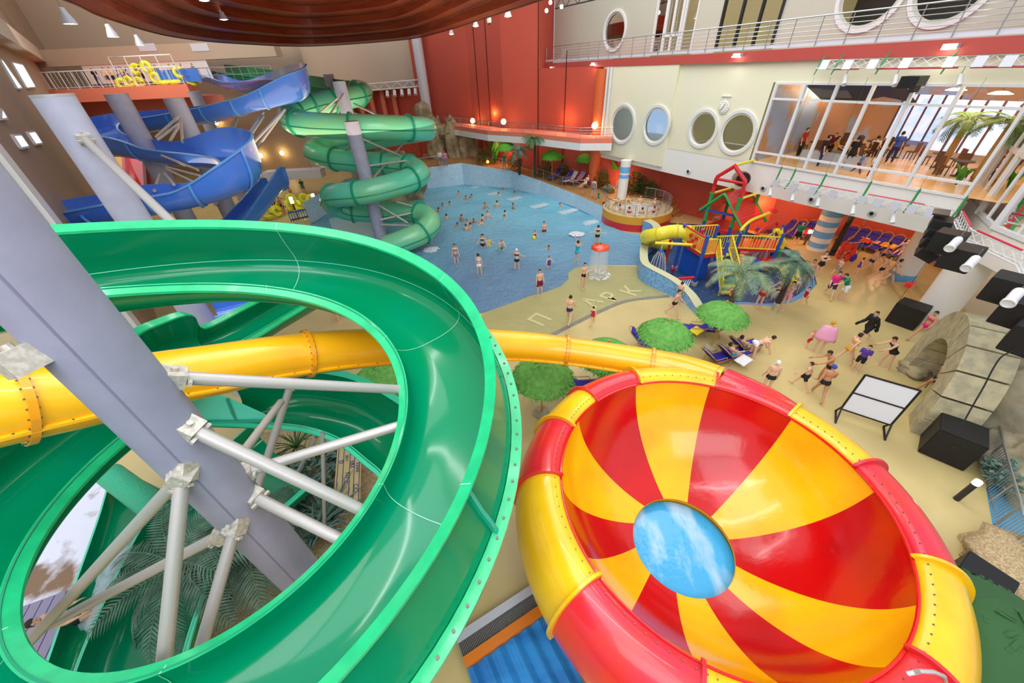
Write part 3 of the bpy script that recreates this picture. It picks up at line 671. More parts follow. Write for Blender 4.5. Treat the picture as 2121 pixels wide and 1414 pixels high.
# ---------------------------------------------------------------- second, lower green coil
def rims(pairs, per=6):
    "pairs of ((u,v,z),(u,v,z)) for the inner and outer rim"
    a = sp3([G(*p[0]) for p in pairs], per); b = sp3([G(*p[1]) for p in pairs], per); return a, b
S2 = thing('open_slide', 'lower green open slide curving beneath the big green spiral and the yellow tube', 'water slide', (-4, 7, 0))
tr, li, lo = MB(), MB(), MB()
ri, ro = rims([((410, 868, 4.3), (480, 792, 4.9)), ((530, 873, 4.05), (590, 770, 4.7)), ((630, 882, 3.8), (690, 777, 4.5)), ((700, 905, 3.6), (755, 797, 4.3)), ((760, 950, 3.4), (832, 842, 4.1)), ((800, 988, 3.25), (900, 900, 3.95)), ((830, 1060, 3.05), (950, 1010, 3.7)), ((800, 1160, 2.85), (930, 1150, 3.5)), ((700, 1260, 2.65), (820, 1330, 3.3))])
add_flume(tr, li, lo, ri, ro, .5, .14, .07, m=14, rise=.1)
tr.build('trough', 'green_gel', S2); li.build('inner_rim', mat('green_lip2', '#3fd6a8', .25, coat=.4), S2); lo.build('outer_rim', 'green_lip2', S2)
wl = MB(); a = [G(395, 872, 4.32), G(440, 872, 4.25), G(490, 872, 4.15), G(545, 872, 4.05)]; hts = [1.1, .95, .72, .05]
rows = [[p for p in a], [p+V((0, .12, .5*h)) for p, h in zip(a, hts)], [p+V((0, .2, h)) for p, h in zip(a, hts)]]; wl.grid(rows); wl.build('side_panel', mat('teal_lit', '#5fe6c4', .3, coat=.3), S2)  # lit outside face, its brightness put into the colour
fg = MB(); fg.tube([p+V((0, -.03, .03)) for p in a], .035, 6); q = a[2]; fg.tube([q+V((0, -.02, 0)), q+V((0, .04, .3)), q+V((0, .15, .7))], .035, 6); fg.build('side_flange', 'green_out', S2)
# ---------------------------------------------------------------- dark lowest chute crossing below the pole
S3 = thing('open_slide', 'dark green chute running down behind the grey pole toward the bottom left', 'water slide', (-4, 4, 0))
tr, li, lo = MB(), MB(), MB()
ri, ro = rims([((640, 1000, 2.3), (520, 880, 2.3)), ((570, 1060, 2.2), (430, 960, 2.2)), ((500, 1110, 2.1), (370, 1030, 2.1)), ((437, 1160, 2.0), (305, 1080, 2.0)), ((412, 1240, 1.9), (245, 1190, 1.9)), ((385, 1325, 1.8), (195, 1300, 1.8)), ((360, 1420, 1.7), (155, 1403, 1.7)), ((330, 1560, 1.6), (110, 1560, 1.6))])
add_flume(tr, li, lo, ri, ro, .75, .1, .03, m=14)
tr.build('trough', 'green_gel', S3); li.build('inner_rim', 'green_lip2', S3); lo.build('outer_rim', 'green_lip2', S3)
# run-out chute with spray
S4 = thing('open_slide', 'straight green run-out chute with white spray at the bottom left', 'water slide', (-6, 2.4, 0))
tr, li, lo = MB(), MB(), MB()
ri, ro = rims([((345, 1010, 1.75), (245, 960, 1.75)), ((318, 1050, 1.7), (225, 1010, 1.7)), ((283, 1105, 1.6), (207, 1070, 1.6)), ((232, 1210, 1.5), (172, 1170, 1.5)), ((190, 1305, 1.4), (134, 1275, 1.4)), ((148, 1405, 1.3), (92, 1395, 1.3)), ((100, 1520, 1.2), (40, 1520, 1.2))])
add_flume(tr, li, lo, ri, ro, .5, .1, .02, m=12)
tr.build('trough', 'green_gel', S4); li.build('right_rim', 'green_lip2', S4); lo.build('left_rim', 'green_lip2', S4)
b = MB(); p, q = G(232, 985, 2.0), G(322, 1052, 2.0); d = (q-p).normalized(); b.cyl(p-d*.1, q+d*.1, .33, n=28); rl = b.build('mat_roller', mat('mat_ribbed', '#35c795', .45, bump=(38, .8, 1)), None); tag(rl, 'ribbed bright green mat rolled across the run-out chute', 'mat')
b = MB(); random.seed(3)
for k in range(60):
    f = random.random(); c = G(268, 1130, 1.45).lerp(G(205, 1270, 1.25), f); r = .12+.16*random.random(); b.sphere(c+V((random.uniform(-.22, .22), random.uniform(-.2, .2), random.uniform(-.2, .1))), (r, r, r*.8), 10, 6)
tag(b.build('spray', mat('spray_soft', '#dff2f6', .5, alpha=.3)), 'white spray in the green run-out chute at bottom left', 'water', kind='stuff')
# ---------------------------------------------------------------- yellow tube slide
def closed_tube(mb, pts, r, n=24): mb.tube(pts, r, n)
def ring_flange(mb, c, d, r, w=.07, h=.1, n=28):
    x, y, dd = frame(d); rows = []
    for k in range(n+1):
        a = 2*pi*k/n; rad = x*cos(a)+y*sin(a); rows.append([c+rad*(r-.02)-dd*w/2, c+rad*(r+h)-dd*w/2, c+rad*(r+h)+dd*w/2, c+rad*(r-.02)+dd*w/2])
    mb.grid(rows, closed=True)
ytc = [T(-160, 880, 4.6), T(30, 842, 5.2), T(170, 818, 5.8), T(330, 786, 6.75), T(465, 762, 7.6), T(560, 744, 8.3), T(650, 731, 8.95), T(760, 721, 9.8), T(900, 714, 10.9), T(1060, 716, 12.0), T(1175, 726, 12.3), T(1345, 751, 11.9), T(1425, 768, 11.4), T(1490, 790, 10.9)]
yt = resample(sp3(ytc, 10), .25)
SY = thing('tube_slide', 'orange-yellow closed tube slide feeding the striped bowl', 'water slide', yt[0])
YR = [(.52 if k < len(yt)*.55 else .52-.06*min(1, (k-len(yt)*.55)/(len(yt)*.2))) for k in range(len(yt))]
b = MB(); b.tube(yt, YR, 28); b.build('tube', mat('tube_yellow', '#fcc01a', .25, coat=.4, noise=(.5, '#f8ae10', .4, .65)), SY)
def nearest(pts, u, v):
    best = None
    for k, p in enumerate(pts):
        c = RM.transposed() @ (p-V((0, 0, HC)))
        if c.z > -.2: continue
        e = hypot(1060.5+F*c.x/-c.z-u, 707-F*c.y/-c.z-v)
        if best is None or e < best[0]: best = (e, k)
    return best[1]
for u, v in ((15, 842), (645, 731), (1178, 726), (1350, 752)):
    k = nearest(yt, u, v); k = max(1, min(len(yt)-2, k)); d = yt[k+1]-yt[k-1]; f = MB(); ring_flange(f, yt[k], d, YR[k], .09, .07); f.cur = 1; bb = f; x, y, dd = frame(d)
    for j in range(24):
        a = 2*pi*j/24; q = yt[k]+(x*cos(a)+y*sin(a))*(YR[k]+.04); bb.cyl(q-dd.normalized()*.065, q+dd.normalized()*.065, .014, n=6)
    f.build('joint_flange', ['orange_gel', 'bolt'], SY)
rows = []; f = MB(); f.cur = 1; bb = f
for k in range(1, len(yt)-1):
    d = (yt[k+1]-yt[k-1]).normalized(); h = V((d.y, -d.x, 0)).normalized(); n_ = (h*.93-V((0, 0, .36))).normalized(); q = yt[k]+n_*YR[k]
    rows.append([q+V((0, 0, .025))-n_*.02, q+n_*.07+V((0, 0, .025)), q+n_*.07-V((0, 0, .025)), q-V((0, 0, .025))-n_*.02])
    if k % 2 == 0: bb.cyl(q+n_*.04+V((0, 0, .036)), q+n_*.04-V((0, 0, .036)), .014, n=6)
f.cur = 0; f.grid(rows, closed=True); f.build('side_flange', ['tube_yellow', 'bolt'], SY)
# ---------------------------------------------------------------- striped bowl
BC, BR, BZ = V((4.25, 4.40, 4.0)), 3.32, 4.0
HCc, HRr, HZz = V((4.06, 4.24, 1.7)), 1.2, 1.7
BW = thing('bowl_slide', 'huge red and yellow striped bowl slide with a round water hole', 'water slide', (4.2, 4.4, 0))
rim_b = [102.5, 66.4, 31.6, -5, -44, -67.5, -91, -114.5, -138, -161.5, -185, -218.5, -257.5]
hol_b = [92-30*k for k in range(13)]
prof = [(0, 0), (.12, .035), (.3, .11), (.5, .23), (.68, .38), (.82, .55), (.91, .71), (.965, .86), (1, 1)]
def bowl(fr, f, h, off=0.0):
    "fr = (wedge float); f radial share; h height share"
    k = min(11, int(fr)); w_ = fr-k; ar = radians(rim_b[k]+(rim_b[k+1]-rim_b[k])*w_); ah = radians(hol_b[k]+(hol_b[k+1]-hol_b[k])*w_)
    P = HCc+V((cos(ah), sin(ah), 0))*HRr; Q = BC+V((cos(ar), sin(ar), 0))*BR
    p = P.lerp(Q, f); p.z = HZz+(BZ-HZz)*h; return p
pf = spline(prof, 4)
for k in range(12):
    w_ = MB(); w_.grid([[bowl(k+j/10 if j < 10 else k+.99999, f, h) for f, h in pf] for j in range(11)])
    w_.build('bowl_panel', 'bowl_red' if k % 2 else 'bowl_yellow', BW)
b = MB(); b.grid([[bowl(12*j/96 if j < 96 else 11.99999, f, h)+V((0, 0, -.07)) for f, h in pf] for j in range(97)]); b.build('underside', mat('bowl_under', '#d8a21a', .5), BW)
b = MB(); b.add([HCc+V((cos(2*pi*k/64)*(HRr+.1), sin(2*pi*k/64)*(HRr+.1), -.32)) for k in range(64)], [tuple(range(64))])
wt = b.build('pool_water', mat('bowl_water', '#45aee2', .1, noise=((2.2, .7, 1), '#cfe6f2', .48, .78), bump=(5, .2, 5)), None, smooth=False); tag(wt, 'bright blue churning water in the hole of the striped bowl', 'water', kind='stuff')
b = MB(); b.lathe([(HRr+.12, -.02), (HRr+.15, -1.8), (HRr+.05, -1.8)], HCc, 48); b.build('outlet_collar', 'bowl_under', BW)
# rim cover: ten bulging segments, red and yellow by turns, with a fin at every joint
cprof = [(3.32, 3.98), (3.36, 4.06), (3.5, 4.13), (3.72, 4.12), (3.95, 4.0), (4.16, 3.76), (4.3, 3.42), (4.36, 3.05), (4.3, 2.7)]
cp = spline(cprof, 3)
fin = [  # (from, to, colour)
    (127, 100, 'r'), (100, 64, 'y'), (64, 33, 'r'), (33, 5, 'y'), (5, -29, 'r'), (-29, -60, 'y'), (-60, -96, 'r'), (-96, -118, 'y'), (-118, -150, 'r'), (-150, -187, 'y'), (-187, -213, 'r'), (-213, -233, 'y')]
for a0, a1, c_ in fin:
    s_ = MB(); nn = 14
    s_.grid([[V((BC.x+r*cos(a), BC.y+r*sin(a), z)) for r, z in cp] for a in [radians(a0+(a1-a0)*k/nn) for k in range(nn+1)]])
    s_.cur = 1
    for k in range(10):
        a2 = radians(a0+(a1-a0)*(k+.5)/10); q = V((BC.x+3.45*cos(a2), BC.y+3.45*sin(a2), 4.125)); s_.cyl(q-V((0, 0, .02)), q+V((0, 0, .012)), .012, n=6)
    sg = s_.build('rim_cover', ['red_cover' if c_ == 'r' else 'yellow_cover', 'bolt'], BW)
    e = MB(); a = radians(a0); tg = V((-sin(a), cos(a), 0))
    rr = []
    for r, z in cp[2:]:
        i_ = cp.index((r, z)); r2, z2 = cp[min(len(cp)-1, i_+1)]; r1, z1 = cp[i_-1]; nx, nz = (z1-z2), (r2-r1); l = hypot(nx, nz); nx, nz = -(-nx)/l, nz/l
        base = V((BC.x+r*cos(a), BC.y+r*sin(a), z)); top = V((BC.x+(r+nx*.1)*cos(a), BC.y+(r+nx*.1)*sin(a), z+nz*.1))
        rr.append([base-tg*.03, top-tg*.03, top+tg*.03, base+tg*.03])
    e.grid(rr, closed=True); e.build('joint_fin', 'red_cover' if c_ == 'r' else 'yellow_cover', sg)
b = MB(); b.tube([V((BC.x+3.31*cos(2*pi*k/96), BC.y+3.31*sin(2*pi*k/96), 4.0)) for k in range(96)], .03, 6, closed=True); b.build('inner_bead', 'red_gel', BW)
et = resample(sp3([T(1482, 787, 10.95), T(1530, 806, 10.55), T(1590, 832, 10.2), T(1640, 862, 9.95)], 6), .2)
b = MB(); b.tube(et, [.47-.012*k for k in range(len(et))], 20); b.build('entry_tube', 'red_cover', BW)
for a in (20, 110, 200, 290):
    q = V((BC.x+3.7*cos(radians(a)), BC.y+3.7*sin(radians(a)), 0)); b = MB(); b.cyl(q, q+V((0, 0, 3.2)), .12, n=12); b.cyl(q, q+V((0, 0, .04)), .28, n=12); b.build('support_leg', 'galv', BW)
b = MB(); q = G(1880, 1395, 4.3); b.tube([q, q+V((.1, .0, .13)), q+V((.25, -.02, .16)), q+V((.4, -.06, .1)), q+V((.48, -.1, -.05))], .028, 8); b.build('pipe_handle', 'galv', BW)
# ---------------------------------------------------------------- blue open slide
def path_flume(ctrl, w, depth, bank, per, name, label, m1, m2, loc, lw=.1):
    "ctrl: (u, v, t, extra outer height, which side is the outer: +1 right of travel)"
    P = sp3([T(c[0], c[1], c[2]) for c in ctrl], per); ex = spline([(c[3], c[4]) for c in ctrl], per)
    L, R_ = [], []
    for i, p in enumerate(P):
        d = P[min(i+1, len(P)-1)]-P[max(0, i-1)]; d.z = 0; d.normalize(); r = V((d.y, -d.x, 0))
        h, sd = ex[i]; hl = h*max(0, -sd); hr = h*max(0, sd)
        L.append(p-r*w/2+V((0, 0, hl))); R_.append(p+r*w/2+V((0, 0, hr)))
    S = thing(name, label, 'water slide', loc); a, b_, c_ = MB(), MB(), MB()
    add_flume(a, b_, c_, L, R_, depth, lw, .02, m=12); a.build('trough', m1, S); b_.build('left_rim', m2, S); c_.build('right_rim', m2, S)
    return S, P, L, R_
blue = [(424, 152, 46, .2, 0), (448, 158, 43, .2, 0), (480, 168, 40, .2, 0), (530, 167, 34, .4, -1), (580, 162, 30, .8, -1), (612, 164, 27, .9, -1), (610, 176, 25, .9, -1), (570, 186, 24.2, .6, -.8), (500, 202, 24, .3, 0), (420, 222, 24.3, .3, .3), (330, 238, 24.6, .3, .8), (250, 248, 24.4, .35, 1), (205, 263, 23.2, .35, 1), (222, 284, 21.5, .35, 1), (290, 295, 20.6, .5, .5), (370, 307, 20.2, .6, -.6), (440, 314, 20.0, 1.0, -1), (486, 322, 19.2, 1.1, -1), (500, 342, 17.8, 1.1, -1), (455, 366, 16.8, .8, -.8), (370, 388, 16.3, .4, 0), (280, 405, 16.2, .4, .6), (190, 421, 16.2, .2, 1), (122, 437, 16.0, .22, 1), (108, 460, 15.0, .25, 1), (160, 490, 14.0, .25, .8), (280, 500, 13.9, .4, 0)]
SB, BP, BL, BRr = path_flume(blue, 1.7, .85, .5, 8, 'open_slide', 'bright blue open slide zigzagging down from the start platform', 'blue_gel', 'blue_light', (-20, 26, 0))
for u, v in ((545, 190), (487, 203), (430, 222), (360, 236), (230, 290), (300, 300), (480, 350), (410, 385), (330, 400), (160, 440), (120, 450), (600, 170), (500, 168)):
    k = nearest(BP, u, v); k = max(1, min(len(BP)-2, k)); s1 = section(BL[k], BRr[k], .85, -.06, 16); d = (BP[k+1]-BP[k-1]).normalized()*.05
    f = MB(); f.grid([[p-d, p+d, p+d+(p-BP[k]).normalized()*.06, p-d+(p-BP[k]).normalized()*.06] for p in s1], closed=True); f.build('joint_flange', 'blue_light', SB)
SB2, *_ = path_flume([(350, 560, 17, .3, .5), (440, 500, 20, .3, .5), (520, 420, 24, .5, 1), (560, 372, 26.4, .7, 1), (574, 368, 27.2, .7, 1)][::1], 1.6, .9, .4, 8, 'open_slide', 'short lower blue slide section behind, right of the blue curve', 'blue_gel', 'blue_light', (-16, 28, 0))
SB3, *_ = path_flume([(440, 640, 14.5, .2, -.5), (500, 626, 15, .2, -.5), (590, 606, 15.5, .2, 0), (680, 590, 16, .2, 0)], 1.4, .7, .3, 8, 'open_slide', 'pale blue slide section glimpsed under the green arc, behind the poles', 'blue_gel', 'blue_light', (-9, 11, 0))
# ---------------------------------------------------------------- green closed tube slide
GS = thing('tube_slide', 'pale green closed tube slide coiling down beside the wave pool', 'water slide', (-11, 32, 0))
ga, *_ = (None,)
gopen = [(452, 146, 47), (500, 152, 44), (560, 160, 42), (630, 171, 40), (700, 182, 37.5), (738, 186, 36)]
P = sp3([T(*c) for c in gopen], 8); L, R_ = [], []
for i, p in enumerate(P):
    d = P[min(i+1, len(P)-1)]-P[max(0, i-1)]; d.z = 0; d.normalize(); r = V((d.y, -d.x, 0)); L.append(p-r*.9+V((0, 0, .6))); R_.append(p+r*.9)
a, b_, c_ = MB(), MB(), MB(); add_flume(a, b_, c_, L, R_, .9, .1); a.build('open_trough', mat('green_shade', '#177a50', .3, coat=.3), GS); b_.build('trough_rim', 'teal_flange', GS); c_.build('trough_rim', 'teal_flange', GS)
coil = [(738, 186, 36), (752, 190, 34.6), (742, 198, 33), (700, 206, 31.6), (640, 220, 30.3), (606, 232, 29.3), (604, 250, 28), (640, 258, 27.3), (700, 262, 27.2), (790, 264, 27.6), (860, 266, 28.8), (884, 268, 31), (850, 275, 33.5), (770, 288, 34.5), (700, 296, 34.2), (658, 306, 33.2), (652, 318, 31.8), (690, 329, 31), (750, 336, 31), (810, 340, 31), (852, 346, 30.4), (868, 360, 29), (846, 374, 28), (800, 388, 27.4), (750, 399, 27.1), (705, 404, 27.6), (688, 410, 28.8), (690, 424, 30.2), (724, 436, 31), (780, 440, 31.2), (840, 439, 30.8), (880, 446, 30), (890, 464, 29), (870, 484, 28.4), (836, 499, 28.2), (800, 512, 28.2)]
cpth = resample(sp3([T(*c) for c in coil], 8), .3)
b = MB(); b.tube(cpth, .84, 24); b.build('tube', 'teal_tube', GS)
for u, v in ((741, 196), (686, 209), (644, 219), (612, 238), (618, 254), (726, 263), (848, 265), (694, 329), (800, 340), (848, 346), (852, 368), (742, 400), (692, 408), (735, 437), (868, 445), (874, 480)):
    k = max(1, min(len(cpth)-2, nearest(cpth, u, v))); f = MB(); ring_flange(f, cpth[k], cpth[k+1]-cpth[k-1], .84, .14, .14); f.build('joint_flange', 'teal_flange', GS)
rows = []
for k in range(1, len(cpth)-1):
    d = (cpth[k+1]-cpth[k-1]).normalized(); q = cpth[k]+V((cam.location.x-cpth[k].x, cam.location.y-cpth[k].y, -9)).normalized()*0
    h = V((d.y, -d.x, 0)).normalized()
    for sgn in (1, -1): pass
    rows.append((cpth[k]+h*.85-V((0, 0, .1)), cpth[k]-h*.85-V((0, 0, .1))))
f = MB()
for j in (0, 1): f.tube([r[j] for r in rows], .045, 4)
f.build('seam_flange', 'teal_flange', GS)
# ---------------------------------------------------------------- lane slide far left
LS = thing('lane_slide', 'steep red and yellow lane slide behind the first grey column', 'water slide', T(250, 380, 33))
q0 = [(158, 318), (205, 312), (262, 322), (304, 330), (322, 336)]; q1 = [(170, 425), (215, 425), (270, 418), (312, 420), (345, 418)]
for k, m_ in ((0, 'red_gel'), (1, 'yellow_gel'), (2, 'red_gel'), (3, mat('maroon', '#7c2f2a', .5))):
    b = MB(); a, c_, d_, e = T(*q0[k], 34), T(*q0[k+1], 34), T(*q1[k+1], 30), T(*q1[k], 30)
    b.add([a, c_, d_, e]+[p-V((0, 0, .3)) for p in (a, c_, d_, e)], [(0, 1, 2, 3), (7, 6, 5, 4), (0, 3, 7, 4), (1, 2, 6, 5), (0, 1, 5, 4), (2, 3, 7, 6)])
    b.bar(a+V((0, 0, .25)), e+V((0, 0, .25)), .2, .6); b.build('lane', m_, LS, smooth=False)
# ================================================================= POLES AND STRUTS
def strut(parent, p, q, r, bracket=True, up=None, name='strut', m='galv'):
    b = MB(); b.cyl(p, q, r, n=14); s = b.build(name, m, parent)
    if bracket:
        d = (q-p).normalized(); b = MB(); x, y, dd = frame(d); R = Matrix((x, y, dd)).transposed()
        c = p+d*(-r*.8); b.box(c, (r*3.0, r*2.4, r*3.0), R=R); b.box(p+d*r*1.1, (r*3.6, r*.7, r*.5), R=R); b.cyl(c+y*r*1.1, c+y*r*1.7, r*.45, n=8); b.build('bracket', mat('galv_pale', '#cfcabd', .5, metal=.25, noise=(18, '#b5b0a6', .4, .6)) if 'galv_pale' not in M else 'galv_pale', s)
    return s
def onpole(u, v, px, py, r):
    "first hit of the sight line with an upright cylinder"
    d = ray(u, v); a = d.x**2+d.y**2; b_ = -2*(d.x*px+d.y*py); c_ = px*px+py*py-r*r; s = sqrt(max(0, b_*b_-4*a*c_)); t = (-b_-s)/(2*a); return V((0, 0, HC))+d*t
GPX, GPY, GPR = -4.45, 3.2, .365
GP = thing('support_pole', 'thick purple-grey steel pole leaning through the front of the picture', 'pole', (GPX, GPY, 0))
b = MB(); b.cyl((GPX, GPY, 0), (GPX, GPY, 11.9), GPR, n=48); b.build('shaft', 'pole_grey', GP)
sm = MB(); a = atan2(-GPY, -GPX)-.35; sm.box((GPX+GPR*cos(a), GPY+GPR*sin(a), 6), (.008, .02, 12), rz=a); sm.build('weld_seam', mat('seam_grey', '#7c7c92', .6), GP)
def hp(deg, side='i', dz=-.12): a = radians(deg); return hero(a, side)+V((-.1*cos(a), -.1*sin(a), dz))
for (u, v), tgt in (((372, 782), hp(15, 'i', -.2)), ((400, 890), hp(-28, 'i', -.35)), ((530, 1030), hp(-36, 'i', -.5)), ((372, 990), G(60, 1330, 3.6)), ((378, 985), G(340, 1372, 5.6)), ((455, 1108), G(62, 1315, 3.2)), ((486, 1096), G(415, 1345, 5.0))):
    strut(GP, onpole(u, v, GPX, GPY, GPR), tgt, .085)
st = onpole(515, 975, GPX, GPY, GPR); strut(GP, st, hp(2, 'i', -.3), .085)
strut(GP, V((GPX, GPY, 6.7)), T(582, 832, 8.3), .075, False)
strut(GP, T(603, 795, 8.75), T(530, 1020, 8.9), .085)
strut(GP, onpole(40, 745, GPX, GPY, GPR), T(-60, 765, 4.2), .1)
# poles standing by the lower plants
for (u0, v0, u1, v1, z) in ((668, 895, 672, 1090, .5), (655, 905, 585, 1040, .5)):
    b = MB(); p = G(u1, v1, .8); q = T(u0, v0, (RM.transposed() @ (p-V((0, 0, HC)))).z*-1-.9); b.cyl(p, q, .055, n=10); tag(b.build('support_strut', 'galv'), 'thin galvanised strut among the plants, %s' % ('upright one' if u1 == 672 else 'slanting one'), 'strut')
# far columns of the blue slide
def pole(u, v, t, r, label, zb=0):
    top = T(u, v, t); P = thing('support_pole', label, 'pole', (top.x, top.y, zb)); b = MB(); b.cyl((top.x, top.y, zb), top, r, n=32); b.build('shaft', mat('pole_pale', '#b4b7cb', .5, noise=(2, '#aaadc2', .35, .65)) if 'pole_pale' not in M else 'pole_pale', P)
    c_ = MB(); c_.cyl(top, top+V((0, 0, .06)), r*1.01, n=32); c_.build('top_cap', 'galv', P); return P, top
P2, t2 = pole(110, 200, 10.2, .46, 'wide grey pole at the left, nearest of the blue slide poles')
P3, t3 = pole(241, 197, 20.0, .52, 'grey pole crossing in front of the blue slide, second from the left')
P4, t4 = pole(360, 206, 21.8, .52, 'grey pole with fanned struts, third from the left')
P5, t5 = pole(402, 191, 34, .52, 'slim grey pole behind the blue slide, fourth from the left')
P6, t6 = pole(702, 170, 29.5, .5, 'tall grey pole inside the upper green tube coil')
P7, t7 = pole(728, 253, 26.0, .5, 'grey pole in front of the green tube coil, lower one')
P8, t8 = pole(680, 155, 38.5, .5, 'dark grey pole top behind the green tube coil')
s = onpole(176, 288, t2.x, t2.y, .46); strut(P2, s, s.lerp(outside(radians(117), .9, .1), .9), .11, m='galv')
def tub(u, v, t): return T(u, v, t)
for a, b_ in (((372, 240, 21.6), (322, 285, 20.8)), ((376, 252, 21.5), (326, 290, 20.8)), ((374, 244, 21.4), (378, 295, 20.8)), ((372, 258, 21.5), (352, 292, 20.8)), ):
    strut(P4, T(*a), T(*b_), .07, False, m='galv_pale')
for a, b_ in (((345, 346, 19.6), (415, 365, 17.4)), ((345, 350, 19.6), (402, 378, 17.0)), ((332, 360, 19.6), (320, 395, 16.8)), ((340, 358, 19.6), (360, 382, 16.6)), ((335, 322, 19.6), (410, 352, 18.6))):
    strut(P3, T(*a), T(*b_), .065, False, m='galv_pale')
for a, b_ in (((710, 194, 29.7), (660, 236, 30.4)), ((712, 194, 29.7), (682, 240, 28.4)), ((733, 215, 29.7), (792, 243, 28.4)), ((735, 235, 29.7), (762, 243, 28.2)), ((711, 194, 29.7), (693, 182, 37))):
    strut(P6, T(*a), T(*b_), .08, False, m='galv_pale')
for a, b_ in (((744, 285, 26.7), (840, 327, 30.6)), ((752, 345, 27.6), (860, 330, 30)), ((760, 365, 27.8), (790, 380, 28.2)), ((745, 290, 26.8), (710, 312, 31.2)), ((785, 425, 28.7), (845, 462, 29.6)), ((787, 455, 29.1), (885, 434, 29.8)), ((788, 465, 29.3), (862, 468, 29)), ((775, 367, 27.9), (832, 300, 33)), ((820, 417, 28.6), (870, 432, 30))):
    strut(P7, T(*a), T(*b_), .08, False, m='galv_pale')
b = MB()
for a, b_ in (((445, 425), (590, 226)), ((418, 430), (545, 232)), ((478, 288), (490, 246)), ((512, 290), (545, 240)), ((520, 300), (588, 228))):
    p, q = T(*a, 24), T(*b_, 25.5); o_ = MB(); o_.cyl(p, q, .09, n=10); tag(o_.build('support_strut', 'galv'), 'pale diagonal strut under the blue slide, reaching from (%s) the wall side' % 'low' if 0 else 'pale diagonal strut holding the first blue curve, %s' % {445: 'longest and lowest', 418: 'second longest', 478: 'short and steepest', 512: 'short, in the middle', 520: 'ending nearest the green tube'}[a[0]], 'strut')
# ================================================================= WATER PLAY AREA
# wavy mosaic wall between the two pools
wp = sp3(wavy, 8); nW = len(wp); WW = thing('wavy_wall', 'S-curved low wall of light blue mosaic with a beige top', 'wall', wp[0])
lft, rgt = [], []
for i, p in enumerate(wp):
    d = wp[min(i+1, nW-1)]-wp[max(0, i-1)]; d.z = 0; d.normalize(); n_ = V((-d.y, d.x, 0)); f = i/(nW-1)
    h = 1.05-.75*max(0, (f-.72)/.28)**1.3; w = .52+.2*max(0, .25-f)*4
    lft.append((p, h)); rgt.append((p+n_*w, h))
b = MB(); b.grid([[V((p.x, p.y, -.3)) for p, h in lft], [V((p.x, p.y, h)) for p, h in lft]]); b.grid([[V((p.x, p.y, -.3)) for p, h in rgt], [V((p.x, p.y, h)) for p, h in rgt]])
e0, e1 = lft[-1], rgt[-1]; b.add([e0[0], e1[0], e1[0]+V((0, 0, e1[1])), e0[0]+V((0, 0, e0[1]))], [(0, 1, 2, 3)]); b.build('mosaic_side', 'mosaic_blue', WW)
b = MB(); b.grid([[V((p.x, p.y, h+.03)) for p, h in lft], [V((p.x, p.y, h+.03)) for p, h in rgt], [V((p.x, p.y, h-.05)) for p, h in rgt]]); b.build('top_slab', mat('wall_top', '#cfd0a8', .5), WW)
# hot tub
HT = thing('hot_tub', 'raised round hot tub with an orange and red striped wall', 'hot tub', (hot_c.x, hot_c.y, 0))
for z0, z1, m_, nm in ((-.4, .58, 'play_red', 'red_band'), (.58, 1.2, mat('tub_orange', '#e9a42c', .45), 'orange_band')):
    b = MB(); b.lathe([(HOT_R, z0), (HOT_R, z1)], hot_c, 64); b.build(nm, m_, HT)
b = MB(); b.lathe([(HOT_R, 1.2), (2.1, 1.24), (2.1, .9), (1.6, .9), (1.6, .5), (0.01, .5)], hot_c, 64); b.build('tub_shell', mat('tub_tile', '#d9c9a0', .5, noise=(7, '#b99a66', .45, .6)), HT)
b = MB(); b.add([hot_c+V((2.1*cos(2*pi*k/48), 2.1*sin(2*pi*k/48), 1.02)) for k in range(48)], [tuple(range(48))]); tag(b.build('tub_water', mat('tub_water_m', '#e4dcc4', .12, noise=(1.2, '#f2eee0', .4, .65), bump=(4, .3), alpha=.9), smooth=False), 'bubbling pale water in the round hot tub', 'water', kind='stuff')
def railing(name, pts, h, post_every, label, rails=(1.0, .75, .5, .25), r=.022, bars=False, m='steel', zs=None, post_r=None):
    "metal railing along a path of floor points"
    P = resample([V(p) for p in pts], post_every); t = thing(name, label, 'railing', P[0])
    b = MB(); b.tube([p+V((0, 0, h)) for p in P], r*1.5, 6); b.build('handrail', m, t)
    for f in rails[1:]:
        b = MB(); b.tube([p+V((0, 0, h*f)) for p in P], r*.7, 5); b.build('rail', m, t)
    for p in P[:100]:
        b = MB(); b.cyl(p, p+V((0, 0, h)), post_r or r, n=6); b.build('post', m, t)
    if bars:
        b = MB()
        for p in resample(P, bars): b.cyl(p+V((0, 0, .1)), p+V((0, 0, h)), r*.5, n=4)
        tag(b.build('bars', m, t), kind='stuff')
    return t
arc = [hot_c+V((2.75*cos(radians(a)), 2.75*sin(radians(a)), 1.2)) for a in range(-205, 62, 8)]
railing('tub_railing', arc, .95, .9, 'curved steel railing around the hot tub', rails=(1.0, .2), bars=.16, r=.022)
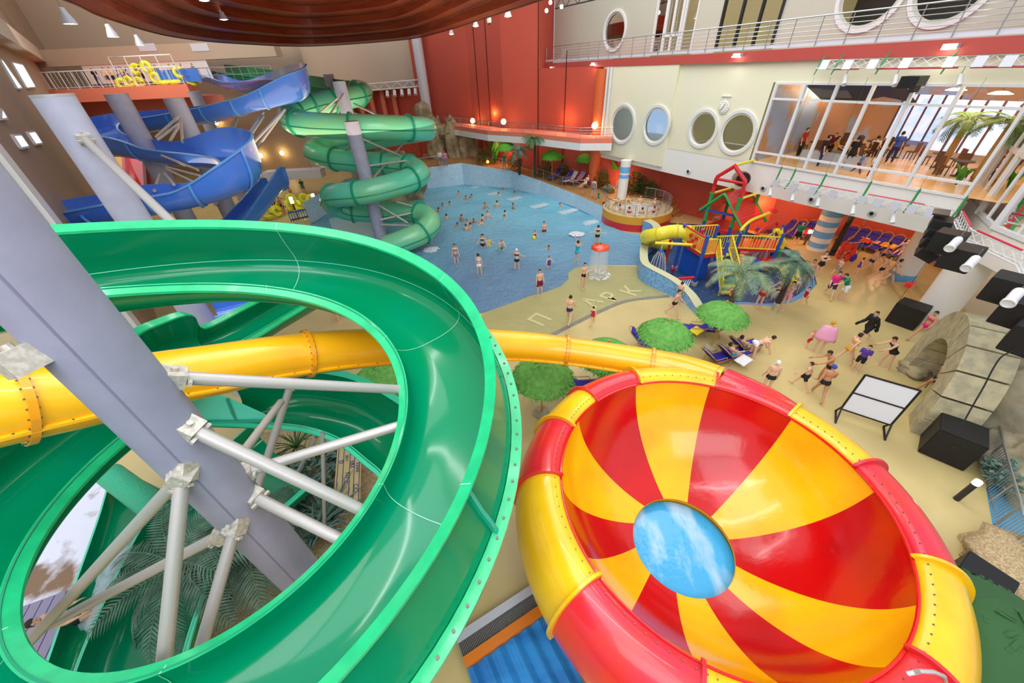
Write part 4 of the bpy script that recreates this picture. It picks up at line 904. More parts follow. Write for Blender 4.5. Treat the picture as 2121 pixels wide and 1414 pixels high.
# terrace and pool-edge railing
edge = [V((p.x, p.y, z)) for p, z in zip(wallr, wallr_top)]
railing('terrace_railing', [V((9.0, 33.8, 1.2))]+[p+V((.25, .25, 0)) for p in edge[1:]], 1.0, 1.6, 'long steel railing on top of the blue pool wall', rails=(1.0, .12), bars=.4, r=.02)
railing('terrace_railing', [edge[-1]+V((-.3, .3, 0)), V((-10.6, 46.9, 2.35))], 1.0, 1.3, 'steel railing on the end wall of the pool, before the rocks', rails=(1.0, .12), bars=.35, r=.02)
railing('walkway_railing', [V((p.x, p.y, 5.95)) for p in WF], .85, 1.5, 'steel railing of the coral walkway', r=.02)
railing('balcony_railing', [fp(21.5, 11.65, .36), fp(-22, 11.8, .36)], 1.25, 1.35, 'long steel railing of the upper balcony', rails=(1.0, .84, .68, .52, .36, .2), r=.024)
railing('platform_railing', [V((-54, 48.2, 11.3)), V((-33.2, 48.2, 11.3))], 1.5, 1.25, 'white railing along the front of the start platform', rails=(1.0, .1), bars=.45, r=.035, m='white_frame')
railing('platform_railing', [V((-39.5, 48.1, 12.4)), V((-33.2, 48.1, 12.4))], 1.35, 1.5, 'upper white frame railing at the right end of the platform', rails=(1.0,), r=.035, m='white_frame')
railing('platform_railing', [V((-33.2, 48.6, 11.3)), V((-30, 52, 11.3)), V((-26.5, 54, 11.3))], 1.3, .8, 'short railing running back from the platform corner beside the slide start', rails=(1.0, .5), r=.03)
railing('bridge_railing', [V((-22, 46, 3.0)), V((-15.5, 46.5, 3.0))], 1.1, 1.2, 'pale railing on the low bridge behind the green tube', rails=(1.0, .5), r=.03)
# mushroom fountain
mq = G(1237, 569); MF = thing('mushroom_fountain', 'red mushroom fountain pouring a curtain of water on the beach', 'fountain', mq)
b = MB(); b.cyl(mq, mq+V((0, 0, 1.95)), .05, n=12); b.build('stem', mat('stem_grey', '#c9ccc4', .4), MF)
b = MB(); b.lathe([(0.001, 2.16), (.12, 2.16), (.2, 2.1), (.45, 2.08), (.56, 2.0), (.585, 1.9), (.53, 1.86), (.3, 1.84), (.001, 1.84)], mq, 40); b.build('cap', mat('cap_red', '#ea4a22', .25, coat=.5), MF)
b = MB(); b.cyl(mq+V((0, 0, 2.16)), mq+V((0, 0, 2.24)), .07, n=12); b.build('nozzle', 'strap_green', MF)
random.seed(11)
b = MB()
for k in range(90):
    a = 2*pi*k/90+random.uniform(-.02, .02); p = mq+V((.55*cos(a), .55*sin(a), 1.88)); q = mq+V((.68*cos(a), .68*sin(a), .05)); tg = V((-sin(a), cos(a), 0))*.014
    b.add([p-tg, p+tg, q+tg*1.6, q-tg*1.6], [(0, 1, 2, 3)])
b.lathe([(.55, 1.88), (.62, .9), (.68, .03)], mq, 40)
tag(b.build('water_curtain', 'spray', MF), kind='stuff')
b = MB()
for k in range(60):
    a = random.uniform(0, 2*pi); r = .72*sqrt(random.random()) + .1; b.sphere(mq+V((r*cos(a), r*sin(a), .02)), (random.uniform(.06, .13), random.uniform(.06, .13), .03), 8, 5)
tag(b.build('foam_ring', 'foam', MF), kind='stuff')
# white foam patch in the pool and wave jets
for k, (u, v) in enumerate(((1195, 485), (893, 517))):
    b = MB(); c = G(u, v)
    for j in range(150):
        a = random.uniform(0, 2*pi); r = .55*sqrt(random.random()); b.sphere(c+V((r*1.1*cos(a), r*sin(a), .02)), (random.uniform(.05, .13), random.uniform(.05, .11), random.uniform(.02, .05)), 8, 5)
    tag(b.build('foam', 'foam'), ('round patch of white foam near the hot tub', 'white foam where the green tube meets the pool')[k], 'water', kind='stuff')
mat('wave_glow', '#f0fbff', .4, alpha=.5)
for k, (u, v, u2, v2) in enumerate(((985, 387, 960, 393), (1028, 399, 1005, 404), (1075, 408, 1045, 416), (1128, 423, 1090, 432), (1188, 434, 1150, 444), (1232, 458, 1195, 464))):
    p, q = G(u, v, .03), G(u2, v2, .03); b = MB(); d = (q-p); n_ = V((-d.y, d.x, 0)).normalized()
    for j in range(5):
        f = j/5; c = p+d*f*.8; rows = []
        for i in range(9):
            x = i/8*2-1; w_ = (1-x*x)*(.55-.3*f); L2 = d.normalized()*w_; rows.append([c+n_*x*(.5+.25*f)-L2+V((0, 0, -.03)), c+n_*x*(.5+.25*f)+V((0, 0, .1*(1-x*x)*(1-f)+.01)), c+n_*x*(.5+.25*f)+L2*.6+V((0, 0, -.03))])
        b.grid(rows)
    tag(b.build('wave_crest', 'wave_glow'), 'white wave crest breaking beside the pool wall, %s from the far end' % ('first', 'second', 'third', 'fourth', 'fifth', 'sixth')[k], 'wave', kind='stuff')
# ---------------------------------------------------------------- climbing frame
CF = thing('climbing_frame', 'colourful water climbing frame with a red roof, tipping bucket and yellow stairs', 'play structure', (13, 22.5, -.1))
def pt(nm, mb, m, parent=None, **k): return mb.build(nm, m, parent or CF, **k)
P1, P2, P7, P8 = V((11.76, 20.57, -.1)), V((11.39, 22.91, -.1)), V((13.2, 20.75, -.1)), V((13.55, 22.9, -.1))
TW = dict(P3=V((14.17, 25.78, 0)), P5=V((15.32, 24.33, 0)), P6=V((17.24, 25.49, 0)), P4=V((16.2, 27.0, 0)))
for q, z in ((P1, 3.1), (P2, 3.0), (P7, 2.6), (P8, 2.8)):
    b = MB(); b.cyl(q, V((q.x, q.y, z)), .11, n=14); b.sphere((q.x, q.y, z), (.115, .115, .07), 12, 6); po = pt('blue_post', b, 'play_blue'); f = MB(); f.cyl(q, q+V((0, 0, .22)), .2, n=14); f.build('foot', 'concrete', po)
for k, q in TW.items():
    b = MB(); b.cyl(V((q.x, q.y, -.1)), V((q.x, q.y, 2.2)), .12, n=14); po = pt('tower_post', b, 'play_blue'); f = MB(); f.cyl(V((q.x, q.y, 2.2)), V((q.x, q.y, 4.0)), .12, n=14); f.cyl(V((q.x, q.y, 2.15)), V((q.x, q.y, 2.25)), .16, n=14); f.build('green_sleeve', 'play_green', po); f = MB(); f.cyl(V((q.x, q.y, 3.95)), V((q.x, q.y, 4.1)), .16, n=14); f.build('joint_collar', 'play_green', po)
def up(q, z): return V((q.x, q.y, z))
def hoop(a, b_):
    m_ = (a+b_)/2; f = MB(); f.tube([up(a, 4.0), up(a, 4.95), up(a, 5.1).lerp(up(m_, 5.1), .04), up(m_, 5.85).lerp(up(a, 5.1), .12), up(m_, 5.9), up(m_, 5.85).lerp(up(b_, 5.1), .12), up(b_, 5.1).lerp(up(m_, 5.1), .04), up(b_, 4.95), up(b_, 4.0)], .12, 12); pt('red_hoop', f, 'play_red')
    f = MB(); f.cyl(up(a, 4.95), up(b_, 4.95), .09, n=12); pt('hoop_crossbar', f, 'play_red')
hoop(TW['P3'], TW['P5']); hoop(TW['P6'], TW['P4'])
ma, mb_ = (TW['P3']+TW['P5'])/2, (TW['P6']+TW['P4'])/2
for a, b_, z in ((ma, mb_, 5.9), (TW['P5'], TW['P6'], 4.0), (TW['P3'], TW['P4'], 4.0)):
    f = MB(); f.cyl(up(a, z), up(b_, z), .085, n=12); pt('yellow_bar', f, 'play_yellow')
c = (ma+mb_)/2; d = (mb_-ma).normalized(); s_ = V((-d.y, d.x, 0)); ax = (s_*-.5+d*.85+V((0, 0, .3))).normalized(); ax = (TW['P5']-TW['P4']); ax.z = .35; ax.normalize()
b = MB(); bc = up(c, 4.95); b.lathe([(0.001, -.75), (.3, -.75), (.42, -.5), (.46, .2), (.44, .7), (.40, .7), (.4, -.4), (.001, -.5)], bc, 28, axis=ax); bk = pt('tipping_bucket', b, mat('bucket_brown', '#8a5a34', .35, metal=.4))
b = MB(); b.add([bc+ax*.68+frame(ax)[0]*(.4*cos(2*pi*k/24))+frame(ax)[1]*(.4*sin(2*pi*k/24)) for k in range(24)], [tuple(range(24))]); b.build('bucket_shade', 'rubber', bk, smooth=False)  # black disc paints the shade inside the open bucket
# gabled slat roof
ra_, rb_ = up(ma, 4.15)-d*.25, up(mb_, 4.15)+d*.2
for sgn, nm in ((1, 'roof_slope'), (-1, 'roof_slope')):
    e_ = s_*(-sgn)*1.75+V((0, 0, -1.75)); b = MB()
    for k in range(12):
        p, q = ra_+e_*(k/12), rb_+e_*(k/12); p2, q2 = ra_+e_*((k+.9)/12), rb_+e_*((k+.9)/12); u_ = V((0, 0, .05))
        b.add([p, q, q2, p2, p+u_, q+u_, q2+u_, p2+u_], [(0, 1, 2, 3), (7, 6, 5, 4), (0, 4, 5, 1), (2, 6, 7, 3), (1, 5, 6, 2), (0, 3, 7, 4)])
    pt(nm, b, 'play_red', smooth=False)
for base in (ra_, rb_):
    b = MB(); pk = base+V((0, 0, .05)); l, r = pk+(s_*1.0*-1.95+V((0, 0, -1.95))), pk+(s_*1.95+V((0, 0, -1.95)))
    b.tube([l, pk+(l-pk)*.06, pk+V((0, 0, -.02)), pk+(r-pk)*.06, pk+(r-pk)*.72], .1, 12); pt('gable_frame', b, 'play_green')
# first deck with red skirt and yellow fence
dk = [P1, P2, P8, P7]
b = MB(); b.prism([(p.x, p.y) for p in dk], 1.72, 1.92); pt('deck', b, 'play_red', smooth=False)
b = MB(); b.prism([(p.x, p.y) for p in [P1.lerp(P8, .22)+V((-.1, .4, 0)), P2.lerp(P7, .1), P8.lerp(P1, .25), P7.lerp(P2, .25)]], -.1, 1.7); pt('water_tank', b, 'play_blue', smooth=False)
def fence(a, b_, z, h, n, m_='play_yellow', r=.03):
    f = MB(); 
    for zz in (.06, h): f.bar(up(a, z+zz), up(b_, z+zz), .07, .06)
    for k in range(n+1): q = a.lerp(b_, k/n); f.bar(up(q, z+.05), up(q, z+h), r, r)
    return f
for a, b_, n in ((P1.lerp(P2, .06), P2.lerp(P1, .06), 14), (P2, P8, 13), (P1.lerp(P7, .06), P1.lerp(P7, .5), 7)):
    pt('yellow_fence', fence(a, b_, 1.92, .95, n), 'play_yellow', smooth=False)
b = MB(); b.cyl(up(P1, 2.95), up(P2, 2.95), .06, n=10); pt('red_handrail', b, 'play_red')
pn = thing  # game panel: three by three turning blocks
gp_ = MB()
a, b_ = P1.lerp(P2, .3), P1.lerp(P2, .66); nrm = V((-(P2-P1).y, (P2-P1).x, 0)).normalized()*-.06
for k in range(3):
    for j in range(3):
        if (k+j) % 2 == 0:
            q = a.lerp(b_, (k+.5)/3); gp_.box(up(q, 2.15+.25*j)-nrm*.5, (.17, .2, .2), rz=atan2((P2-P1).y, (P2-P1).x))
pt('game_blocks', gp_, 'play_red', smooth=False)
# yellow tube slide to the left of the deck
b = MB(); ts = sp3([up(P2.lerp(P8, .3), 2.45), up(P2, 2.45)+V((-.5, .3, 0)), up(P2, 2.35)+V((-1.3, .3, 0)), up(P2, 1.95)+V((-1.75, 1.0, 0)), up(P2, 1.4)+V((-1.5, 2.0, 0)), up(P2, .6)+V((-.3, 3.0, 0)), up(P2, .2)+V((.8, 3.4, 0))], 6)
b.tube(ts, .44, 20); to = pt('tube_slide', b, 'play_yellow')
for k in (5, 13, 20, 27): f = MB(); ring_flange(f, ts[k], ts[k+1]-ts[k-1], .44, .06, .05, 24); f.build('joint_ring', mat('yellow_dim', '#d9c428', .4), to)
# stairs
sa, sb = G(1488, 612, -.1), G(1530, 614, -.1); ta, tb = up(P7.lerp(P1, .42), 0), up(P7, 0)+V((.35, .35, 0)); sa.z = sb.z = ta.z = tb.z = 0
n_ = 7; b = MB(); g_ = MB()
for k in range(n_):
    f = k/n_; a, c_ = sa.lerp(ta, f), sb.lerp(tb, f); a2, c2 = sa.lerp(ta, f+.16), sb.lerp(tb, f+.16); z = -.05+1.95*(k+.6)/n_
    (b if k != 2 else g_).add([up(a, z), up(c_, z), up(c2, z), up(a2, z), up(a, z-.1), up(c_, z-.1), up(c2, z-.1), up(a2, z-.1)], [(0, 1, 2, 3), (7, 6, 5, 4), (0, 4, 5, 1), (1, 5, 6, 2), (2, 6, 7, 3), (3, 7, 4, 0)])
st_ = pt('stair_treads', b, 'play_yellow', smooth=False); g_.build('green_tread', 'play_green', st_, smooth=False)
for a, t_ in ((sa, ta), (sb, tb)):
    b = MB(); b.bar(up(a, 0), up(t_, 1.85), .07, .3); pt('stair_stringer', b, 'play_blue', smooth=False)
    f = MB(); f.bar(up(a, .9), up(t_, 2.85), .07, .06); f.bar(up(a, .25), up(t_, 2.1), .07, .06); f.bar(up(a, -.1), up(a, .95), .08, .08)
    for k in range(17): q = k/16; p = a.lerp(t_, q); f.bar(up(p, .25+1.85*q), up(p, .9+1.95*q), .03, .03)
    pt('stair_fence', f, 'play_yellow', smooth=False)
# back deck under the tower with its own fence, ramp and rails to the right
bd = [up(TW['P3'], 0), up(TW['P5'], 0), up(TW['P6'], 0), up(TW['P4'], 0)]
b = MB(); b.prism([(p.x, p.y) for p in bd], 1.6, 1.78); pt('deck', b, 'play_red', smooth=False)
q1, q2, q3 = V((15.2, 22.9, 0)), V((17.6, 22.3, 0)), V((18.6, 23.9, 0))
b = MB(); b.prism([(p.x, p.y) for p in (q1, q2, q3, V((16.6, 24.6, 0)))], 1.05, 1.2); pt('deck', b, 'play_red', smooth=False)
for a, b_, n in ((q1, q2, 14), (q2, q3, 9), (P8+V((.1, 0, 0)), q1, 10)): pt('yellow_fence', fence(a, b_, 1.2, .9, n), 'play_yellow', smooth=False)
for q in (q1, q2, q3): b = MB(); b.cyl(up(q, -.1), up(q, 2.3), .1, n=12); pt('blue_post', b, 'play_blue')
b = MB(); b.tube(sp3([V((18.0, 22.6, -.1)), V((18.1, 22.6, 1.3)), V((18.0, 22.6, 1.7)), V((17.5, 22.7, 2.35)), V((17.2, 22.7, 2.4))], 5), .13, 12); sp_ = pt('bent_pipe', b, 'play_yellow'); b = MB(); b.cyl((18.0, 22.6, -.1), (18.1, 22.6, 1.2), .14, n=14); b.build('green_base', 'play_green', sp_)
b = MB(); b.tube(sp3([V((15.3, 23.2, 2.3)), V((16.0, 23.6, 2.75)), V((17.2, 24.2, 2.9)), V((18.0, 24.6, 2.95))], 5), .1, 12); pt('yellow_pipe', b, 'play_yellow')
b = MB(); b.tube(sp3([V((16.2, 22.9, 1.6)), V((16.4, 22.9, 2.3)), V((17.0, 23.2, 2.55)), V((17.9, 23.7, 2.6)), V((18.1, 23.8, 2.3))], 5), .09, 12); pt('red_pipe', b, 'play_red')
b = MB(); b.lathe([(0.001, 3.2), (.2, 3.16), (.36, 3.0), (.33, 2.97), (.001, 3.0)], (18.0, 24.6, 0), 20); pt('red_umbrella_cap', b, 'play_red')
b = MB()
for k in range(26):
    p = V((17.3, 22.7, 2.35)); a = random.uniform(0, 2*pi); v_ = V((cos(a)*.5-.5, sin(a)*.5, 0)); b.tube([p, p+v_*.4+V((0, 0, -.3)), p+v_+V((0, 0, -2.3))], .012, 3)
tag(pt('spray_jets', b, 'spray'), kind='stuff')
# side outlets: rake of jets, hanging shower
b = MB(); rk0, rk1 = G(1394, 581, .55), G(1436, 578, .55); b.tube([up(rk0, -.1), up(rk0, .5), rk0.lerp(rk1, .08)+V((0, 0, .12)), rk1+V((0, 0, .12))], .09, 10); pt('red_rake_pipe', b, 'play_red')
b = MB()
for k in range(8): p = rk0.lerp(rk1, .12+.11*k)+V((0, 0, .05)); b.cyl(p, p+V((-.25, -.25, -.65)), .03, .06, n=6)
tag(pt('rake_jets', b, mat('jet_white', '#ffffff', .3, alpha=.6)), kind='stuff')
sh0, sh1 = up(P1.lerp(P2, .45), 2.15), G(1357, 503, 2.15); b = MB(); b.cyl(sh0, sh1, .09, n=12); pt('shower_arm', b, 'play_yellow')
q = sh0.lerp(sh1, .8); b = MB(); b.cyl(q, q-V((0, 0, .35)), .04, n=8); pt('shower_drop', b, 'play_yellow'); b = MB(); b.lathe([(0.001, .0), (.1, -.03), (.17, -.14), (.18, -.2), (.001, -.2)], q-V((0, 0, .33)), 20); pt('shower_dome', b, 'play_blue')
b = MB()
for k in range(14): a = 2*pi*k/14; p = q-V((0, 0, .5))+V((cos(a), sin(a), 0))*.15; b.tube([p, p+V((cos(a)*.2, sin(a)*.2, -.4)), p+V((cos(a)*.5, sin(a)*.5, -1.75))], .018, 4)
tag(pt('shower_jets', b, mat('jet_clear', '#ffffff', .3, alpha=.4)), kind='stuff')
b = MB(); p = G(1378, 545, -.1); b.cyl(p, p+V((0, 0, 1.75)), .09, n=12); pt('red_post', b, 'play_red')
b = MB(); p = G(1391, 568, -.1); b.cyl(p, p+V((0, 0, .3)), .06, n=10); b.sphere(p+V((0, 0, .42)), (.18, .14, .14), 10, 8); pt('water_gun', b, mat('gun', '#b0204a', .4))
# blue slide board on the tower and netting
b = MB(); b.bar(up(TW['P3'], 2.9).lerp(up(TW['P5'], 2.9), -.15), up(TW['P5'], 2.9), .2, .1); pt('blue_bar', b, 'play_blue')
# little rocker boat slide at the right of the shallow pool
bt = G(1605, 563, -.1); BO = thing('boat_slide', 'small yellow and red boat-shaped slide under the palm', 'water toy', bt)
b = MB(); b.box(bt+V((-.2, .5, .45)), (1.5, .8, .5), rz=.3); b.build('hull', 'play_red', BO, smooth=False)
b = MB(); b.grid([[bt+Matrix.Rotation(.3, 3, 'Z') @ V((x, -.2-y, .75-.65*y+.14*abs(x*1.6)**2)) for x in (-.7, -.35, 0, .35, .7)] for y in (0, .3, .6, .9, 1.1)]); b.build('slide_chute', 'play_yellow', BO)
b = MB(); b.box(bt+V((-1.0, .4, .4)), (.6, .7, .55), rz=.3); b.build('step_block', 'play_blue', BO, smooth=False)
# rim step of the shallow pool
b = MB(); ks = [kids[i] for i in range(4, 14)]; kp = sp3(ks, 4); b.grid([[p+V((0, 0, -.1)) for p in kp], [p*1+(V((15.5, 24.5, 0))-p).normalized()*.45+V((0, 0, -.1)) for p in kp]]); tag(b.build('pool_rim', mat('rim_blue', '#6f9cc8', .5)), 'light blue rim along the edge of the shallow pool', 'pool rim', kind='structure')
# painted letters on the beach
def text(body, loc, size, rot, m, parent=None, name='letter', ext=.003):
    cu = bpy.data.curves.new(name, 'FONT'); cu.body = body; cu.size = size; cu.extrude = ext; cu.offset = .02*size if name == 'painted_letter' else 0; cu.align_x = 'CENTER'; cu.align_y = 'CENTER'; cu.materials.append(M[m])
    t_ = bpy.data.objects.new(name+'_outline', cu); C.objects.link(t_); dg = bpy.context.evaluated_depsgraph_get(); me = bpy.data.meshes.new_from_object(t_.evaluated_get(dg)); bpy.data.objects.remove(t_); bpy.data.curves.remove(cu)
    o = bpy.data.objects.new(name, me); C.objects.link(o); o.location = V(loc)-parent_loc(parent); o.rotation_euler = rot
    if parent: o.parent = parent
    return o
mat('letter_grey', '#c9c38c', .5)
for ch, u, v in (('П', 1120, 662), ('А', 1205, 645), ('А', 1228, 626), ('Р', 1266, 615), ('К', 1308, 603)):
    if ch == 'А' and u == 1205: continue
    p = G(u, v, .02); tag(text(ch, p, 1.5, (0, 0, radians(48)), 'letter_grey', name='painted_letter'), 'faint grey letter %s painted on the wet beach' % ch, 'floor letter', 'faint letters on the beach')
# ================================================================= FURNITURE, PLANTS, EQUIPMENT
random.seed(21)
def gv(u, v, z=0.0): return G(u, v, z)
# ---------------------------------------------------------------- thatched umbrellas
def thatch_mesh(R=1.25, z0=2.0, z1=2.75, n=900, seed=1):
    rnd = random.Random(seed); b = MB()
    b.lathe([(.02, z1), (R*.35, z1-.14), (R*.7, z1-.38), (R*.97, z0-.02), (R*.9, z0-.06), (R*.4, z1-.3), (.02, z1-.1)], (0, 0, 0), 32)
    for k in range(n):
        f = sqrt(rnd.random()); a = rnd.uniform(0, 2*pi); r = R*(.04+.9*f)
        zz = z1-(z1-z0)*(r/R)**1.25; d = V((cos(a+rnd.uniform(-.35, .35)), sin(a+rnd.uniform(-.35, .35)), -.55-.5*f-rnd.random()*.3)).normalized(); L_ = rnd.uniform(.22, .36); s = V((-sin(a), cos(a), 0))*.028
        p = V((r*cos(a), r*sin(a), zz+.02)); q = p+d*L_*.5+V((0, 0, .05)); e = p+d*L_
        b.add([p-s*.6, p+s*.6, q+s, q-s, e], [(0, 1, 2, 3), (3, 2, 4)])
    return b
UM = {}
def umbrella(pos, label, group, scale=1.0, m='thatch', base=True, rz=0.0):
    key = m
    if key not in UM:
        t = thing('thatched_umbrella', label, 'umbrella', (0, 0, 0), group)
        c = thatch_mesh().build('thatch_canopy', m, t, smooth=False)
        b = MB(); b.cyl((0, 0, 0), (0, 0, 2.7), .045, .04, n=10); b.build('bamboo_pole', 'bamboo', t)
        b = MB(); b.cyl((0, 0, 2.7), (0, 0, 2.86), .045, .05, n=10); b.build('pole_tip', 'bamboo', t)
        b = MB(); b.lathe([(.001, .0), (.34, 0), (.36, .05), (.3, .1), (.001, .1)], (0, 0, 0), 28); b.build('stone_base', 'stone_pale', t)
        UM[key] = t; t.location = pos; t.scale = (scale,)*3; t.rotation_euler = (0, 0, rz); return t
    return dup(UM[key], pos, rz, label, group, scale)
near_g = 'thatched umbrellas on the deck'
def at_top(u, v, h): p = G(u, v, h); return V((p.x, p.y, 0))
for (u, v, h, sc_, rz, lb) in ((1510, 615, 2.85, 0.93, 0, 'green thatched umbrella beside the water play palms, with its pole and stone foot showing'), (1388, 655, 2.85, 0.95, 1, 'green thatched umbrella in the middle of the deck, with blue loungers on both sides'), (1124, 744, 2.85, .98, 2, 'green thatched umbrella between the green spiral and the bowl, stone foot at its base'), (1262, 702, 2.85, .98, 3, 'green thatched umbrella half hidden behind the yellow tube'), (784, 752, 2.85, 1.0, 4, 'green thatched umbrella seen through the ring of the green spiral')):
    umbrella(at_top(u, v, h), lb, near_g, sc_, 'thatch', rz=rz)
umbrella(V((8.45, 1.75, 0)), 'dark thatched umbrella in the bottom right corner', near_g, 1.3, 'thatch_dark')
for (u, v, z, lb) in ((1143, 368, 1.65, 'small bright green umbrella on the far terrace, middle of three'), (1213, 374, 1.45, 'small bright green umbrella on the far terrace, nearest the striped column'), (1052, 349, 2.2, 'small bright green umbrella on the far terrace beside the banana plant')):
    p = G(u, v, z); umbrella(p, lb, 'thatched umbrellas on the far terrace', 1.0, mat('thatch_bright', '#5fae2c', .7) and 'thatch_bright')
# ---------------------------------------------------------------- palms and other plants
def frond_mesh(L_=1.7, droop=.9, n=22, w=.34, seed=0):
    rnd = random.Random(seed); b = MB(); pts = []
    for k in range(n+1):
        f = k/n; pts.append(V((L_*f*(1-.15*f), 0, L_*(.42*f-droop*f*f))))
    b.tube(pts, [.022*(1-.8*k/n)+.004 for k in range(n+1)], 5)
    for k in range(2, n+1):
        f = k/n; d = (pts[k]-pts[k-1]).normalized(); l = w*sin(pi*min(1, .12+f*.86))**.7+.08
        for s in (-1, 1):
            e = pts[k]+d*l*.75+V((0, s*l, -.28*l-rnd.random()*.08)); m_ = pts[k].lerp(e, .5)+V((0, 0, .04)); t = d*.022
            b.add([pts[k]-t, pts[k]+t, m_+t*1.3, e, m_-t*1.3], [(0, 1, 2, 4), (4, 2, 3)])
    return b
FR = {}
def palm(pos, h, label, leaf='palm_leaf', L_=1.7, n=13, droop=.9, bend=(0, 0), tr_r=.13, trunk='trunk', group=None, wrap=False, seed=0):
    t = thing('palm_tree', label, 'palm', pos, group); rnd = random.Random(seed)
    b = MB(); pts = [V((pos.x+bend[0]*f*f, pos.y+bend[1]*f*f, pos.z+h*f)) for f in [k/8 for k in range(9)]]
    b.tube(pts, [tr_r*(1.15-.3*k/8) for k in range(9)], 12); b.build('trunk', trunk, t)
    if wrap: b = MB(); b.cyl(pts[0], pts[0].lerp(pts[1], .9)+V((0, 0, .2)), tr_r*1.35, n=14); b.build('trunk_guard', 'stone_pale', t)
    key = (leaf, L_, droop)
    if key not in FR: FR[key] = frond_mesh(L_, droop, seed=int(L_*10)).build('frond', leaf, None, smooth=False).data; o = [x for x in C.objects if x.data == FR[key]][0]; bpy.data.objects.remove(o)
    for k in range(n):
        o = bpy.data.objects.new('frond', FR[key]); C.objects.link(o); o.parent = t; o.location = pts[-1]-V(pos)+V((0, 0, -.02)); tilt = rnd.uniform(-.75, .35)
        o.rotation_euler = (rnd.uniform(-.2, .2), tilt, 2*pi*k/n+rnd.uniform(-.2, .2)); o.scale = (rnd.uniform(.85, 1.1),)*3
    return t
p = G(1503, 655); palm(p, 2.6, 'grey-green palm beside the climbing frame stairs', 'palm_leaf', 1.9, 15, .75, (.3, .25), .13, 'trunk', seed=3)
p = G(1604, 643); palm(p, 2.75, 'palm with dark trunk and pale foot guard at the edge of the shallow pool', 'palm_dark', 1.35, 16, 1.1, (.15, .2), .13, 'trunk_dark', wrap=True, seed=5)
p = G(1722, 528); palm(p, 3.3, 'dark slanting palm trunk between the striped column and the loungers', 'palm_dark', 1.2, 9, 1.1, (.6, .5), .17, 'trunk_dark', seed=6)
p = G(1108, 366, 1.9); palm(p, 3.6, 'slim palm in front of the coral walkway on the far terrace', 'leaf_green', 1.3, 13, .9, (0, 0), .12, 'trunk_dark', seed=7)
p = G(1076, 362, 2.0); palm(p, 2.3, 'bushy dark palm left of the slim palm on the far terrace', 'palm_dark', 1.5, 14, .8, (0, 0), .12, 'trunk_dark', seed=8)
def banana_mesh(n, L_, w, lean, seed):
    rnd = random.Random(seed); b = MB()
    for k in range(n):
        a = 2*pi*k/n+rnd.uniform(-.3, .3); l = L_*rnd.uniform(.7, 1.1); e = lean*rnd.uniform(.6, 1.2); rows = []
        for j in range(7):
            f = j/6; r = l*e*f*f; z = l*(f-.25*f*f*e); ww = w*sin(pi*min(1, .08+f*.92))
            c = V((r*cos(a), r*sin(a), z)); s = V((-sin(a), cos(a), 0))*ww; rows.append([c-s+V((0, 0, .02)), c, c+s+V((0, 0, .02))])
        b.grid(rows)
    return b
def bush_mesh(n, R, h, leaf, seed):
    rnd = random.Random(seed); b = MB()
    for k in range(n):
        a = rnd.uniform(0, 2*pi); r = R*sqrt(rnd.random()); z = h*rnd.random()*(1-.5*(r/R)**2)+.05; c = V((r*cos(a), r*sin(a), z))
        d = V((cos(a)+rnd.uniform(-.9, .9), sin(a)+rnd.uniform(-.9, .9), rnd.uniform(-.3, 1.0))).normalized(); x, y, _ = frame(d); s = x*leaf*.28
        b.add([c, c+d*leaf*.5+s, c+d*leaf, c+d*leaf*.5-s], [(0, 1, 2, 3)])
    return b
PM = {}
def plant(kind, pos, label, cat='plant', group=None, sc_=1.0, rz=0.0, m=None, name='plant'):
    if kind not in PM:
        if kind == 'banana': mb, mm = banana_mesh(9, 2.6, .3, .5, 4), 'leaf_bright'
        elif kind == 'yucca': mb, mm = banana_mesh(34, 1.0, .045, 1.0, 5), 'leaf_grey'
        elif kind == 'spiky': mb, mm = banana_mesh(44, .8, .02, 1.2, 6), 'leaf_green'
        elif kind == 'shrub': mb, mm = bush_mesh(420, .75, 1.7, .26, 7), 'leaf_green'
        elif kind == 'low': mb, mm = bush_mesh(300, .6, .7, .22, 8), 'leaf_grey'
        elif kind == 'vine': mb, mm = bush_mesh(360, 1.3, 3.6, .45, 9), mat('vine', '#2f4a2a', .7) and 'vine'
        PM[kind] = (mb.build(name, m or mm, None, smooth=False), [False])
    o, used = PM[kind]
    if used[0]: o = o.copy(); o.name = name; C.objects.link(o)
    used[0] = True
    o.location = pos; o.scale = (sc_,)*3; o.rotation_euler = (0, 0, rz); return tag(o, label, cat, group)
tg = 'planting along the red wall'
for (kind, u, v, z, s, lb) in (('banana', 1025, 338, 2.3, 1.3, 'banana plant with broad upright leaves by the far red wall'), ('shrub', 1003, 338, 2.4, 1.0, 'dark shrub in the corner beside the orange uplight'), ('shrub', 1068, 350, 2.1, 1.0, 'dark shrub behind the bushy palm on the far terrace'), ('shrub', 1128, 365, 1.6, 1.0, 'dark leafy shrub left of the middle far umbrella'), ('shrub', 1165, 366, 1.6, .9, 'dark leafy shrub right of the middle far umbrella'), ('shrub', 1245, 388, 1.3, 1.0, 'leafy shrub just right of the third far umbrella'), ('banana', 1275, 386, 1.25, 1.2, 'tall upright plant directly behind the striped far column'), ('shrub', 1310, 400, 1.2, 1.1, 'large shrub right of the striped far column'), ('shrub', 1330, 400, 1.2, .9, 'shrub above the hot tub railing'), ('shrub', 1348, 405, 1.2, .8, 'last small shrub at the right end above the hot tub'), ('low', 1260, 398, 1.2, .9, 'low shrub beside the bright orange uplight')):
    plant(kind, G(u, v, z), lb, 'plant', tg, s, u*.7)
plant('vine', V((-15.6, 43.2, 5.2)), 'dark creeper hanging on the beige wall beside the green tube', 'creeper')
plant('shrub', G(1905, 520, 0), 'dark shrub behind the end of the lounger row', 'plant', None, .9)
plant('banana', fp(-20, 5.08, -2.2), 'leafy green pot plant inside the restaurant glass', 'plant', None, .45)
